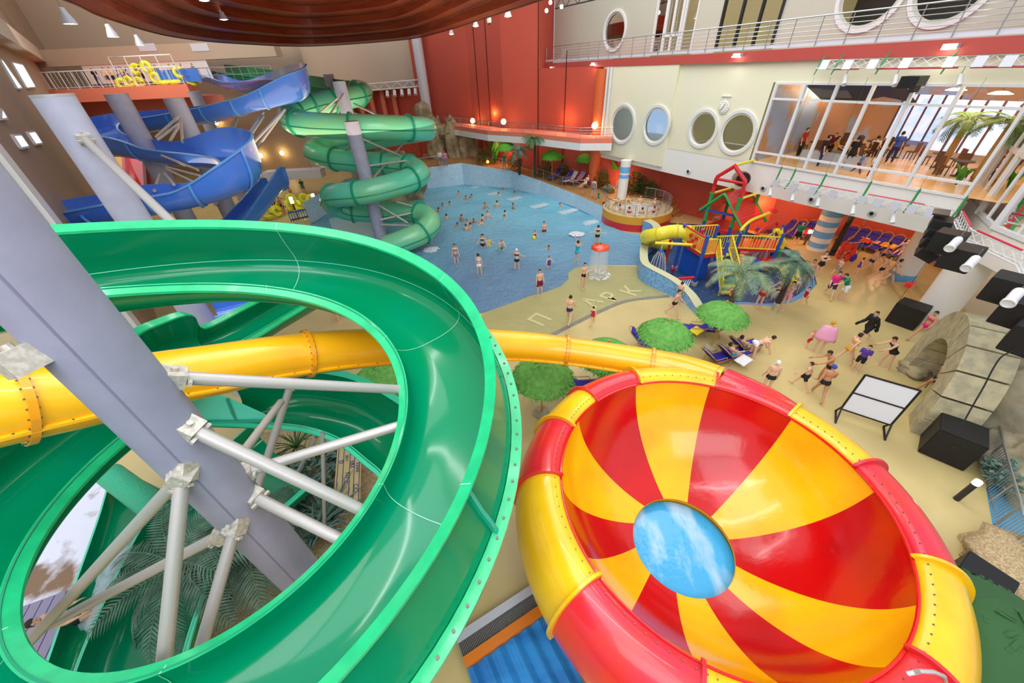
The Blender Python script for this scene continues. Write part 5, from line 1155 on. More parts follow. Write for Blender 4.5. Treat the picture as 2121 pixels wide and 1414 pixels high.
# under the spiral: rocks, spiky plants, palm
ug = 'plants under the green spiral'
for i, (kind, u, v, z, s, lb) in enumerate((('low', 660, 985, .2, 1.3, 'grey-green leafy shrub beside the thin upright strut'), ('low', 640, 1040, .2, 1.1, 'lower grey-green shrub behind the thick strut'), ('spiky', 618, 930, .3, 1.1, 'dark spiky plant near the pale rocks, uppermost'), ('spiky', 628, 975, .3, 1.0, 'dark spiky plant left of the leafy shrub'), ('yucca', 625, 1075, .2, 1.3, 'pale blue-grey yucca beneath the two thick struts'), ('yucca', 690, 1085, .2, 1.2, 'pale blue-grey yucca at the foot of the board'), ('spiky', 560, 1010, .3, 1.1, 'dark spiky plant beside the pole'), ('spiky', 688, 955, .3, .9, 'small dark spiky plant touching the board edge'), ('yucca', 660, 1120, .2, 1.2, 'pale yucca nearest the rim of the green spiral'))):
    plant(kind, G(u, v, z), lb, 'plant', ug, s, i*1.3)
p = G(470, 1240, .2); palm(p, 2.1, 'dark palm with long fronds inside the green spiral at the bottom', 'palm_dark', 2.1, 15, .7, (0, 0), .12, 'trunk', seed=11)
p = G(560, 1180, .1); palm(p, 1.3, 'second dark palm under the pole foot', 'palm_dark', 1.7, 13, .75, (0, 0), .1, 'trunk', seed=12)
def rock(pos, size, label, m='rock', seed=0, cat='rock', name='rock', sub=4, rough=.35):
    bm = bmesh.new(); bmesh.ops.create_icosphere(bm, subdivisions=sub, radius=1.0)
    from mathutils import noise as nz
    for v in bm.verts:
        q = v.co*1.5+V((seed*3.1, seed*1.7, 0)); d = 1+rough*nz.noise(q)+rough*.5*nz.noise(q*2.3)+rough*.25*nz.noise(q*5)
        v.co = V((v.co.x*size[0]*d, v.co.y*size[1]*d, v.co.z*size[2]*d))
    me = bpy.data.meshes.new(name); bm.to_mesh(me); bm.free(); me.materials.append(M[m]); me.polygons.foreach_set('use_smooth', [True]*len(me.polygons))
    o = bpy.data.objects.new(name, me); C.objects.link(o); o.location = pos; return tag(o, label, cat)
for i, (u, v, s, lb) in enumerate(((590, 960, .5, 'pale sandy rock under the second green coil'), (600, 1000, .45, 'pale rock beside the dark spiky plants'), (575, 990, .4, 'small pale rock left of the spiky plants'), (705, 1000, .5, 'brown-grey rock beside the board'), (690, 930, .55, 'dark brown rock behind the upright strut'))):
    rock(G(u, v, .1), (s, s*.8, s*.6), lb, 'sand' if i < 3 else 'rock', i, sub=3)
b = MB(); b.poly([G(*q, .015) for q in ((520, 900), (760, 860), (800, 980), (720, 1130), (600, 1240), (420, 1330), (330, 1200), (420, 1060))]); tag(b.build('planting_bed', 'sand', smooth=False), 'sandy planting bed under the spiral', 'planting bed', kind='structure')
b = MB(); b.poly([G(*q, .02) for q in ((-40, 1000), (200, 980), (300, 1060), (180, 1250), (60, 1290), (-60, 1180))]); tag(b.build('foam_floor', 'foam_floor', smooth=False), 'white and brown foamy patch of ground at the lower left', 'ground patch', kind='structure')
DK = thing('plank_deck', 'purple-grey plank deck at the bottom left', 'deck', G(110, 1290, 0))
c0, c1 = G(40, 1260, .05), G(260, 1180, .05); dn = V(((c1-c0).y, -(c1-c0).x, 0)).normalized()
for k in range(9): b = MB(); f = (k+.5)/9; p = c0.lerp(c1, f); b.bar(p+V((0, 0, .02)), p+dn*2.4+V((0, 0, .02)), (c1-c0).length/9*.9, .04); b.build('plank', 'deck_plank', DK, smooth=False)
# tan lettered board standing under the spiral
BD = thing('lettered_board', 'tan board printed with dark blue columns of lettering, under the spiral', 'board', G(718, 1000, .1))
tl, tr_, br_, bl_ = G(701, 900, .9), G(728, 912, .9), G(744, 1062, .9), G(690, 1040, .9)
tl, tr_, br_, bl_ = G(701, 898, 1.0), G(748, 935, .95), G(745, 1065, .85), G(691, 1030, .9)
b = MB(); th_ = V((0, 0, -.05)); qd = [tl, tr_, br_, bl_]; b.add(qd+[q+th_ for q in qd], [(0, 1, 2, 3), (7, 6, 5, 4), (0, 4, 5, 1), (1, 5, 6, 2), (2, 6, 7, 3), (3, 7, 4, 0)]); b.build('panel', 'board_tan', BD, smooth=False)
ax_ = (bl_-tl); ang = atan2(ax_.y, ax_.x)
def onb(x, y): return tl.lerp(tr_, x).lerp(bl_.lerp(br_, x), y)+V((0, 0, .012))
for body, x, y, s in (('LYT', .45, .1, .16), ('2017', .42, .3, .14), ('KNAUF'[:0] or 'XXVVI', .86, .32, .14), ('CC', .42, .66, .2), ('CC', .82, .66, .2), ('D', .2, .43, .2), ('N', .47, .55, .2), ('EKI', .66, .33, .2), ('L', .62, .86, .18)):
    text(body, onb(x, y), s, (0, 0, ang), 'sign_ink', BD, 'lettering')
for x in (.08, .3, .56, .74, .95):
    b = MB(); b.bar(onb(x, .05), onb(x, .95), .02, .004); b.build('text_column', 'sign_ink', BD, smooth=False)
for q in (tl, tr_, br_, bl_): b = MB(); b.cyl(V((q.x, q.y, .0)), q-V((0, 0, .05)), .025, n=8); b.build('leg', 'dark_steel', BD)
# blue landing mat with orange kerb and grating between spiral and bowl
LM = thing('landing_mat', 'blue ridged mat with an orange kerb between the spiral and the bowl', 'mat', G(1050, 1330, 0))
a, c_ = G(960, 1365, .25), G(1110, 1262, .25); dn = V(((c_-a).y, -(c_-a).x, 0)).normalized(); Lw = (c_-a).length; du = (c_-a)/Lw
rows = []
for k in range(41): f = k/40; rows.append([a+du*(Lw*1.1*f)+dn*(.22+1.5*j)+V((0, 0, .05*sin(f*2*pi*6))) for j in (0, .5, 1)])
b = MB(); b.grid(rows); b.build('ridged_mat', 'mat_blue', LM)
b = MB(); b.bar(a+dn*.1, a+du*Lw*1.1+dn*.1, .22, .3); b.build('orange_kerb', 'orange_edge', LM, smooth=False)
b = MB(); b.bar(a+dn*1.85, a+du*Lw*1.1+dn*1.85, .18, .3); b.build('orange_kerb', 'orange_edge', LM, smooth=False)
GRT = thing('drain_grating', 'dark slotted grating with a pale strip along the orange kerb', 'grating', a)
b = MB(); b.bar(a-dn*.42, a+du*Lw*1.1-dn*.42, .2, .2); b.build('pale_strip', 'grey_panel', GRT, smooth=False)
b = MB(); b.bar(a-dn*.16+V((0, 0, -.04)), a+du*Lw*1.1-dn*.16+V((0, 0, -.04)), .3, .14); b.build('channel', 'rubber', GRT, smooth=False)
b = MB()
for k in range(60): q = a+du*(Lw*1.1*(k+.5)/60)-dn*.16+V((0, 0, .05)); b.bar(q-dn*.14, q+dn*.14, .012, .03)
b.build('slats', 'galv', GRT, smooth=False)
# ---------------------------------------------------------------- loungers
def make_lounger(cloth='navy_fabric', label='', group=None):
    t = thing('sun_lounger', label, 'lounger', (0, 0, 0), group)
    f = MB()
    for s in (-.32, .32):
        f.tube([(s, -.95, .3), (s, .25, .34)], .025, 6); f.tube([(s, .25, .34), (s, .62, .75), (s*.9, .85, 1.0), (s*.3, .95, 1.12), (0, .96, 1.13)], .025, 6)
        for y in (-.8, .35): f.tube([(s, y, .33), (s, y+.08, 0)], .022, 6)
        f.tube([(s, -.3, .33), (s, -.25, .5), (s, .3, .52), (s, .45, .58)], .02, 6)
    for y in (-.9, .2): f.tube([(-.32, y, .31), (.32, y, .31)], .02, 6)
    f.build('bamboo_frame', 'bamboo', t)
    b = MB(); b.grid([[V((x, y, z)) for x in (-.29, 0, .29)] for y, z in ((-.95, .33), (-.35, .31), (.22, .35), (.34, .44), (.62, .77), (.84, 1.0))]); b.build('sling', cloth, t)
    b = MB(); b.box((0, .72, .94), (.5, .2, .07), R=Matrix.Rotation(.82, 3, 'X')); b.build('head_cushion', cloth, t)
    return t
LG = {}
def lounger(pos, rz, label, group, cloth='navy_fabric'):
    if cloth not in LG: LG[cloth] = make_lounger(cloth, label, group); t = LG[cloth]; t.location = pos; t.rotation_euler = (0, 0, rz); return t
    return dup(LG[cloth], pos, rz, label, group)
wr = 'loungers in a row under the slab'
wang = atan2(-FD.y, -FD.x)   # along the wall, left to right in the photo
order = ('first', 'second', 'third', 'fourth', 'fifth', 'sixth')
for k, (u, v) in enumerate(((1581, 478), (1604, 481), (1622, 486), (1642, 490), (1664, 490), (1684, 494))):
    lounger(G(u, v), -1.05, 'blue lounger against the red wall left of the striped column, %s from the left' % order[k], wr)
for k, (u, v) in enumerate(((1745, 502), (1768, 507), (1790, 513), (1812, 518), (1836, 524), (1858, 531))):
    lounger(G(u, v), -1.1, 'blue lounger in the row right of the striped column, %s from the column' % order[k], wr)
for k, (u, v) in enumerate(((1950, 545), (1978, 556))): lounger(G(u, v), -1.2, ('blue lounger behind the hanging speakers, near the white column with the blue foot', 'blue lounger behind the hanging speakers, farther right')[k], wr)
ng = 'loungers around the deck umbrellas'
for u, v, rz, lb in ((1440, 690, -1.9, 'blue lounger with a yellow towel right of the middle umbrella'), (1468, 692, -1.9, 'empty blue lounger standing open right of the middle umbrella'), (1338, 722, 1.2, 'blue lounger peeking out left of the middle umbrella'), (1480, 752, 1.9, 'empty blue lounger in front of the open-pole umbrella, nearest the yellow tube'), (1512, 745, 1.9, 'blue lounger with a person lying on it, beside the open-pole umbrella'), (1535, 728, 1.9, 'blue lounger farthest right beside the open-pole umbrella'), (1210, 808, 1.6, 'blue lounger left of the bowl rim'), (1262, 792, 1.6, 'blue lounger under the umbrella behind the yellow tube')):
    lounger(G(u, v), rz, lb, ng)
fg = 'loungers on the far terrace'
for u, v, z, c_, lb in ((1149, 370, 1.6, 'navy_fabric', 'small blue lounger under the middle far umbrella'), (1172, 377, 1.55, 'navy_fabric', 'small blue lounger, left of the white draped one'), (1180, 379, 1.5, mat('pale_fabric', '#d9d6ea', .9) and 'pale_fabric', 'small lounger draped in white on the far terrace'), (1195, 380, 1.5, 'mauve_fabric', 'small mauve lounger on the far terrace'), (1224, 384, 1.4, 'navy_fabric', 'small blue lounger nearest the third far umbrella')):
    lounger(G(u, v, z), -1.0, lb, fg, c_)
def towel(pos, rz, size, m, label, tilt=.0):
    b = MB(); R = Matrix.Rotation(rz, 3, 'Z') @ Matrix.Rotation(tilt, 3, 'X'); n_ = 6
    b.grid([[R @ V((size[0]*(i/n_-.5), size[1]*(j/n_-.5), .015*sin(i*2.1+j))) for i in range(n_+1)] for j in range(n_+1)])
    o = b.build('towel', m, None); o.location = pos; m_ = o.modifiers.new('t', 'SOLIDIFY'); m_.thickness = .02; return tag(o, label, 'towel', 'towels on the loungers')
mat('towel_orange', '#f08a50', .9, noise=(4, '#f4d050', .45, .55)); mat('towel_red', '#e2402e', .9); mat('towel_pink', '#f2b6a8', .9); mat('towel_green', '#63d04a', .9); mat('towel_yellow', '#f4d92a', .9)
for u, v, z, m_, s, lb in ((1793, 498, .5, 'towel_red', (.6, .5), 'red towel on the third lounger right of the column'), (1797, 490, .6, 'white_cloth', (.5, .5), 'white towel heaped on the third lounger right of the column'), (1816, 500, .5, 'towel_pink', (.4, .55), 'pink towel on the fourth lounger right of the column'), (1842, 508, .5, 'towel_orange', (.9, .6), 'orange and yellow towel on the fifth lounger right of the column'), (1672, 478, .5, 'towel_red', (.55, .9), 'red towel on the fifth lounger left of the column'), (1652, 445, 1.05, 'white_cloth', (.3, .5), 'white towel over the back of the fourth lounger left of the column'), (1645, 447, 1.1, 'towel_green', (.3, .55), 'bright green inflatable hung on the fourth lounger back'), (1628, 455, .85, 'white_cloth', (.5, .6), 'white towel on the third lounger left of the column'), (1443, 684, .45, 'towel_yellow', (.5, .5), 'yellow towel on the lounger by the middle umbrella'), (1540, 745, .45, 'white_cloth', (.5, .6), 'white towel hanging off the lounger by the open-pole umbrella')):
    towel(G(u, v, z), -1.1, s, m_, lb, .25)
# ---------------------------------------------------------------- inner tubes
def ring_tube(pos, rot, label, group, double=False, m='ring_yellow'):
    t = thing('inner_tube', label, 'inner tube', pos, group)
    def torus(c, R_, r):
        mb = MB(); mb.tube([V((c[0]+R_*cos(a), c[1]+R_*sin(a), c[2])) for a in [2*pi*k/28 for k in range(28)]], r, 12, closed=True); return mb
    for x in ((-.52, .52) if double else (0,)):
        o = torus((x, 0, 0), .38, .2).build('ring', m, None); o.parent = t
    t.rotation_euler = rot; return t
rg = 'yellow inner tubes at the slide landing'
for (u, v, z, rot, db, lb) in ((540, 441, .75, (1.1, .25, .3), True, 'large yellow double inner tube lying nearest the green rim'), (630, 411, .75, (1.35, .1, .2), False, 'yellow inner tube standing against the wall, left one of a pair'), (645, 413, .75, (1.35, .1, .2), False, 'yellow inner tube standing upright, rightmost at the landing'), (617, 425, .7, (1.3, 0, -.6), False, 'yellow inner tube behind the two white lamps'), (603, 412, 1.0, (1.2, .9, .3), False, 'yellow inner tube held edge-on near the dark-haired person'), (598, 425, .7, (1.4, .7, 1.2), False, 'yellow inner tube seen edge-on in the middle of the queue'), (583, 425, .7, (1.3, 0, .4), False, 'yellow inner tube facing the camera in the middle of the queue'), (572, 437, .6, (1.4, .3, 1.0), False, 'yellow inner tube next to the double one'), (688, 436, .15, (0, 0, 0), False, 'small yellow inner tube floating in the pale landing pool')):
    p = G(u, v, z); ring_tube(p, rot, lb, rg, db)
rg2 = 'yellow inner tubes on the start platform'
for (u, y, z, rot, db, lb) in ((272, 49.2, 11.65, (1.45, .1, 0), True, 'yellow double tube with a blue print, left of the platform queue'), (246, 49.6, 11.55, (1.45, .4, .5), False, 'yellow tube behind the first group on the platform'), (290, 50.0, 12.75, (1.2, .5, 0), False, 'yellow tube held up over a head on the platform'), (318, 49.4, 12.4, (1.4, 1.2, 0), True, 'tall yellow double tube standing on end on the platform'), (362, 49.4, 11.75, (1.45, .2, 0), False, 'yellow tube with a green print right of the tall tube'), (385, 49.2, 11.95, (1.3, .7, .3), True, 'yellow double tube leaning near the blue slide start'), (348, 48.6, 11.50, (.1, 0, 0), True, 'yellow double tube lying flat at the platform edge')):
    p = DY(u, 160, y); ring_tube(V((p.x, p.y, z)), rot, lb, rg2, db)
b = MB(); p = DY(360, 172, 48.9); b.box((p.x+.9, 49.0, 12.0), (4.2, .12, 1.1)); tag(b.build('gate_panel', 'blue_gel', smooth=False), 'blue panel beside the start of the blue slide on the platform', 'panel')
b = MB(); p = DY(305, 148, 56.5); b.box((p.x, 56.6, 12.8), (15, .1, 2.3)); o = tag(b.build('notice_board', 'white_paint', smooth=False), 'wide white notice board with blue lettering behind the platform queue', 'notice board')
text('АКВА', (p.x-2.2, 56.5, 12.6), 1.3, (radians(90), 0, 0), 'sign_ink', o, 'lettering')
# landing fence with lamps
LF = thing('landing_fence', 'brown wooden fence with blue top at the tube landing', 'fence', G(640, 460, 0))
a, c_ = G(605, 462, 0), G(668, 448, 0)
for z in (.3, 1.0): b = MB(); b.bar(up(a, z), up(c_, z), .1, .12); b.build('rail', 'play_blue' if z > .5 else 'wood_brown', LF, smooth=False)
b = MB()
for k in range(14): q = a.lerp(c_, k/13); b.bar(up(q, .1), up(q, 1.0), .07, .07)
b.build('slats', 'blue_light', LF, smooth=False)
for k, (u, v) in enumerate(((618, 452), (662, 445))):
    q = G(u, v, 0); t = thing('lamp_post', ('brown lamp post with two white lamps, left one at the landing', 'brown lamp post with two white lamps, right one at the landing')[k], 'lamp post', q, 'lamp posts at the landing')
    b = MB(); b.cyl(q-V((0, 0, 0)), up(q, 1.5), .09, n=10); b.build('post', 'wood_brown', t)
    for z in (1.62, 1.95): b = MB(); b.box(up(q, z), (.22, .22, .24)); b.build('lamp_head', 'lamp_white', t, smooth=False)
b = MB(); b.poly([G(*q, .02) for q in ((680, 452), (760, 440), (800, 470), (800, 500), (690, 478))]); tag(b.build('pale_pool', mat('pale_pool_m', '#bfe4f0', .15, bump=(2, .1)), smooth=False), 'pale blue landing pool behind the green rim', 'pool', kind='structure')
# low bridge at the foot of the beige wall
b = MB(); q = DY(612, 382, 45.5); b.box((q.x, 46.2, 2.5), (6.4, 1.5, .9), rz=.05); tag(b.build('low_bridge', 'plain_white', smooth=False), 'low white bridge behind the blue slide end', 'bridge', kind='structure')
# ---------------------------------------------------------------- rocks by the pool
rock(V((-12.6, 42.8, 1.2)), (3.6, 1.7, 3.6), 'big pale cracked boulder behind the lower green coils', 'rock_warm', 2, 'boulder', 'boulder', 5)
for i, (u, v, z, s, lb) in enumerate(((903, 300, 5.2, (1.1, 1.1, 3.2), 'left pillar of the tall rock arch by the far pool end'), (940, 305, 5.0, (1.1, 1.1, 3.2), 'middle pillar of the tall rock arch, the highest peak'), (968, 310, 4.6, (1.5, 1.2, 2.6), 'right bulky rock beside the tall rock arch'), (921, 272, 6.8, (1.9, 1.0, .8), 'rock lintel spanning the tall rock arch'), (877, 238, 8.2, (1.0, .8, 1.3), 'separate pointed rock beside the pale steel column'))):
    p = DY(u, v, 52.5); rock(V((p.x, p.y, p.z)), s, lb, 'rock_warm', 10+i, 'rock', 'rock_pillar', 4)
b = MB(); p0, p1 = DY(790, 330, 53.5), DY(875, 330, 53.5); b.box(((p0.x+p1.x)/2, 53.6, 4.6), (p1.x-p0.x, .5, 4.4)); struct(b, 'wall_mosaic', 'mosaic_panel', 'red tiled panel beneath the green coils, lit by a lamp')
# stone arch at the right
A_, B_ = G(1872, 752), G(1884, 882); cA = (A_+B_)/2; wv = (B_-A_)/2; wv.z = 0; wv = wv*1.0; Rr_ = wv.length*.98; hd = V((wv.y, -wv.x, 0)).normalized(); hd = hd if hd.x > 0 else -hd; wvn = wv.normalized()
AR = thing('stone_arch', 'arched tunnel entrance of large beige stone blocks at the right', 'arch', cA)
def arch_pt(a, r, dpt, h0=.75): 
    x = -cos(a)*r; z = sin(a)*r*1.12; return cA+wvn*x+hd*dpt+V((0, 0, z+(h0 if True else 0)))
def arch_ring(mb, a0, a1, r0, r1, d0, d1, n=3):
    rows = []
    for k in range(n+1):
        a = a0+(a1-a0)*k/n; rows.append([arch_pt(a, r0, d0), arch_pt(a, r1, d0), arch_pt(a, r1, d1), arch_pt(a, r0, d1)])
    mb.grid(rows, closed=True)
    for k in (0, n): mb.add(rows[k], [(0, 1, 2, 3)])
ri_, ro_ = Rr_*.72, Rr_*1.18
for k in range(9):
    b = MB(); arch_ring(b, pi*k/9+.012, pi*(k+1)/9-.012, ri_, ro_, 0, 1.25); b.build('arch_block', 'arch_stone', AR, smooth=False)
for s in (-1, 1):
    b = MB(); c_ = cA+wvn*(s*(ri_+ro_)/2)+hd*.62; b.box((c_.x, c_.y, .37), (ro_-ri_, 1.25, .76), rz=atan2(wvn.y, wvn.x)); b.build('arch_foot', 'arch_stone', AR, smooth=False)
b = MB(); b.add([arch_pt(pi*k/16, ri_, 1.22) for k in range(17)]+[cA+wvn*ri_+hd*1.22, cA-wvn*ri_+hd*1.22], [tuple(range(19))]); b.build('tunnel_shade', 'rubber', AR, smooth=False)  # black sheet paints the shade inside the tunnel
b = MB(); p = cA+hd*.5; b.tube([p-wvn*.4+V((0, 0, .2)), p-wvn*.4+V((0, 0, 1.0)), p-wvn*.1+hd*.9+V((0, 0, 1.05)), p-wvn*.1+hd*.9+V((0, 0, .2))], .025, 8); b.build('grab_rail', 'steel', AR)
rock(G(1903, 768, .1), (.7, .6, .3), 'low yellowish rock at the foot of the stone arch', 'rock_warm', 31, 'rock', 'rock')
rock(cA+hd*3.3+wvn*.6+V((0, 0, .7)), (2.2, 2.6, 2.5), 'large grey-green rock mass behind the stone arch', 'rock', 40, 'boulder', 'boulder', 5, .22)
rock(cA+hd*3.4+wvn*2.9+V((0, 0, .2)), (1.6, 2.0, 1.7), 'large cracked boulder right of the black speaker, by the railing', 'rock', 41, 'boulder', 'boulder', 5, .25)
rock(cA+hd*4.6+wvn*-1.6+V((0, 0, 1.0)), (1.6, 1.6, 1.7), 'mossy rock behind the top of the stone arch', 'rock', 42, 'boulder', 'boulder', 4, .22)
b = MB(); q = G(2010, 830, 2.2); b.tube(sp3([T(2130, 690, 10.2), T(2105, 722, 10.2), T(2075, 738, 10.3), T(2056, 765, 10.4), T(2038, 800, 10.5), T(2012, 845, 10.6), T(1990, 885, 10.6)], 6), .018, 6); tag(b.build('cable', 'rubber'), 'black cable running down over the stone arch to the floor speaker', 'cable')
railing('pool_railing', [G(2022, 895, 0), G(2030, 960, 0), G(2048, 1040, 0), G(2065, 1110, 0), G(2090, 1195, 0)], 1.05, .9, 'steel railing beside the light blue pool at the right edge', rails=(1.0, .1), bars=.12)
b = MB(); p, q = G(1985, 1030, .1), G(2012, 1000, .95); BL = thing('bollard_lamp', 'tilted grey bollard lamp by the railing near the bowl', 'lamp', p); b.cyl(V((p.x, p.y, 0)), V((p.x, p.y, .85)), .08, n=12); b.build('post', 'dark_steel', BL); b = MB(); b.cyl(V((p.x, p.y, .85)), V((p.x, p.y, 1.0)), .09, n=12); b.build('lamp_head', 'lamp_white', BL)
plant('low', G(2085, 1000, .2), 'green fern at the right edge above the light blue pool', 'plant', None, 1.0, 0)
rock(G(2110, 1180, .2), (1.1, 1.1, .5), 'brown rounded mound at the right edge below the pool railing', 'sand', 44, 'mound', 'mound', 3)
# bollard lamps by the water play area
for k, (u, v) in enumerate(((1318+66, 456), (1665, 507))):
    q = G(u, v, 0 if k else 0); t = thing('bollard_lamp', ('brown bollard lamp with a white top right of the hot tub', 'brown bollard lamp with a white top beside the striped column')[k], 'lamp', q, 'bollard lamps'); b = MB(); b.cyl(q, up(q, .9), .07, n=10); b.build('post', 'wood_brown', t); b = MB(); b.cyl(up(q, .9), up(q, 1.12), .1, n=10); b.build('lamp_head', 'lamp_white', t)
# rack of red life vests
RK = thing('vest_rack', 'rack of red and blue life vests in front of the loungers', 'rack', G(1745, 548))
b = MB(); p = G(1735, 548); q = G(1765, 545); b.cyl(p, up(p, 1.6), .03); b.cyl(q, up(q, 1.6), .03); b.cyl(up(p, 1.5), up(q, 1.5), .03); b.build('frame', 'steel', RK)
random.seed(5)
for k in range(12):
    f = random.random(); c_ = p.lerp(q, f)+V((random.uniform(-.25, .25), random.uniform(-.25, .25), random.choice((.55, .9, 1.25)))); b = MB(); b.sphere(c_, (.2, .16, .28), 10, 8); tag(b.build('life_vest', random.choice(('towel_red', 'play_red', 'towel_red', 'navy_fabric', 'play_blue'))), 'life vest hanging on the rack before the loungers', 'life vest', 'life vests on the rack')
# ---------------------------------------------------------------- whiteboard, speakers
SC = thing('screen_board', 'white two-panel screen in a black frame standing on the deck', 'screen', G(1785, 890))
l0, r0 = G(1742, 846, .45), G(1845, 880, .45); d = (r0-l0).normalized(); hS = 1.75
b = MB(); b.add([l0+V((0, 0, .02)), r0+V((0, 0, .02)), r0+V((0, 0, hS)), l0+V((0, 0, hS))], [(0, 1, 2, 3)]); b.build('white_panel', mat('screen_white', '#e9edf8', .5), SC, smooth=False)
b = MB()
for z in (0, hS*.5, hS): b.bar(l0+V((0, 0, z)), r0+V((0, 0, z)), .05, .05)
for p in (l0, r0): b.bar(p, p+V((0, 0, hS)), .05, .05)
b.build('frame', 'black_paint', SC, smooth=False)
nn = V((-d.y, d.x, 0))
for p in (l0, r0):
    b = MB(); b.bar(p+V((0, 0, .1)), up(p, .02)-nn*.4, .05, .04); b.bar(p+V((0, 0, .1)), up(p, .02)+nn*.35, .05, .04); b.bar(up(p, .03)-nn*.42, up(p, .03)+nn*.37, .05, .05); b.build('leg', 'black_paint', SC, smooth=False)
def cube_speaker(c, size, rz, label, tilt=None, group=None, handles=True):
    t = thing('speaker_box', label, 'speaker', c, group); R = Matrix.Rotation(rz, 3, 'Z')
    if tilt: R = R @ Matrix.Rotation(tilt, 3, 'X')
    bm = bmesh.new(); bmesh.ops.create_cube(bm, size=1.0)
    for v in bm.verts: v.co = R @ V((v.co.x*size[0], v.co.y*size[1], v.co.z*size[2]))
    bmesh.ops.bevel(bm, geom=bm.edges[:], offset=.02, segments=2, affect='EDGES')
    me = bpy.data.meshes.new('cabinet'); bm.to_mesh(me); bm.free(); me.materials.append(M['black_paint']); o = bpy.data.objects.new('cabinet', me); C.objects.link(o); o.parent = t
    b = MB(); g = V(c)+R @ V((0, -size[1]/2-.006, 0)); b.box(g, (size[0]*.88, .012, size[2]*.86), R=R); b.build('grille', mat('grille', '#1c1c20', .7, bump=(150, .4)) if 'grille' not in M else 'grille', t, smooth=False)
    if handles:
        for s in (-1, 1): b = MB(); b.box(V(c)+R @ V((s*(size[0]/2+.004), 0, size[2]*.15)), (.012, .2, .08), R=R); b.build('handle', 'black_plastic', t, smooth=False)
    return t
c = G(1868, 668, .0); cube_speaker(V((c.x, c.y, .56)), (1.05, 1.15, 1.1), .55, 'black cube speaker on the deck beside the white column')
c = G(1948, 935, .0); cube_speaker(V((c.x, c.y, .62)), (1.15, 1.15, 1.2), .75, 'large black cube speaker on the deck in front of the stone arch')
c = G(1995, 1222, 0); cube_speaker(V((c.x, c.y, .45)), (.9, .9, .9), .5, 'black cube speaker half hidden behind the right of the bowl')
# ---------------------------------------------------------------- lighting trusses
def truss(pts, label, side=.34):
    t = thing('lighting_truss', label, 'truss', pts[0]); n_ = len(pts)
    offs = (V((0, 0, side)), V((0, 0, 0)), FN*side)
    P = resample(pts, .45)
    for o_ in offs: b = MB(); b.tube([p+o_ for p in pts], .03, 8); b.build('chord', 'white_frame', t)
    b = MB()
    for k in range(len(P)-1):
        for i in range(3): b.cyl(P[k]+offs[i], P[k+1]+offs[(i+1) % 3], .014, n=5)
    b.build('lacing', 'white_frame', t)
    return t
def spot(p, aim, label, group, m='white_frame', r=.1, L_=.52):
    t = thing('stage_spotlight', label, 'spotlight', p, group); d = (V(aim)-V(p)).normalized()
    b = MB(); b.lathe([(.001, 0), (r*.85, 0), (r*.95, L_*.1), (r*.95, L_*.8), (r*1.1, L_*.84), (r*1.1, L_), (r*.9, L_), (r*.9, L_-.03), (.001, L_-.03)], p, 16, axis=d); b.build('housing', m, t)
    b = MB(); b.tube([p+V((0, 0, .3)), p+V((0, 0, .06)), p+d*L_*.35], .018, 6); b.build('yoke', 'steel', t); return t
s0, z0 = onf(1612, 382, .8); s1, z1 = onf(1972, 452, .8)
T1 = [fp(s0+.25, z0, .8), fp(s1, z1, .8)]; truss(T1, 'long white lighting truss hung along the slab edge')
s2, z2 = onf(1697, 142, .8); T2 = [fp(s2, z2, .8), fp(-22.5, z2, .8)]; truss(T2, 'upper white lighting truss above the restaurant glass')
zt = T1[1].z; T3 = [T1[1]+V((.1, -.1, 0)), G(2000, 492, zt), G(2112, 545, zt), G(2160, 640, zt)]; truss(T3, 'bent white lighting truss leading round the glass bay')
sg_ = 'spotlights under the lower truss'
for k, u in enumerate((1612, 1670, 1730, 1805, 1880)):
    f = (u-1612)/(1965-1612); p = T1[0].lerp(T1[1], f)+FN*.2+V((0, 0, -.25)); spot(p, p+V((-.5, -1, -1.1)), 'white spotlight under the lower truss, %s from the left' % order[k], sg_)
for k, (u, v, t_) in enumerate(((1986, 495, 12.9), (2022, 534, 12.0), (2112, 602, 10.0))): p = T(u, v, t_); spot(p, p+V((-1, -.6, -.45)), ('big white spotlight beside the hanging speakers, upper', 'big white spotlight in front of the hanging speakers, middle', 'big white spotlight at the far right by the second speaker cluster')[k], 'spotlights on the bent truss', r=.13, L_=.6)
for k, u in enumerate((1765, 1867, 1975)):
    f = (u-1697)/(2121-1697); p = T2[0].lerp(T2[1], f*.95)+V((0, 0, -.3)); spot(p, p+V((-.4, -.8, -.9)), 'white spotlight under the upper truss, %s from the left' % order[k], 'spotlights under the upper truss')
def flag_panel(p, sz, label, group, m='grey_panel'):
    b = MB(); b.add([p+FD*sz*.5+V((0, 0, sz*.5)), p-FD*sz*.5+V((0, 0, sz*.5)), p-FD*sz*.5+FN*.1-V((0, 0, sz*.5)), p+FD*sz*.5+FN*.1-V((0, 0, sz*.5))], [(0, 1, 2, 3)]); o = b.build('square_floodlight', m, None, smooth=False); q = o.modifiers.new('t', 'SOLIDIFY'); q.thickness = .05; tag(o, label, 'light panel', group)
on = ('first', 'second', 'third', 'fourth', 'fifth', 'sixth', 'seventh', 'eighth', 'ninth', 'tenth')
for k, u in enumerate((1619, 1665, 1710, 1755, 1815, 1845, 1875, 1905, 1935)): flag_panel(T1[0].lerp(T1[1], (u-1607)/(1965-1607))+FN*.4+V((0, 0, .15)), .36, 'square light panel on the lower truss, %s from the left' % on[k], 'light panels on the lower truss')
for k, u in enumerate((1718, 1770, 1822, 1885, 1960, 2005, 2045, 2090)): flag_panel(T2[0].lerp(T2[1], (u-1697)/(2121-1697)*.93)+FN*.4+V((0, 0, .15)), .36, 'square light panel on the upper truss, %s from the left' % on[k], 'light panels on the upper truss', 'white_paint' if k < 5 else 'grey_panel')
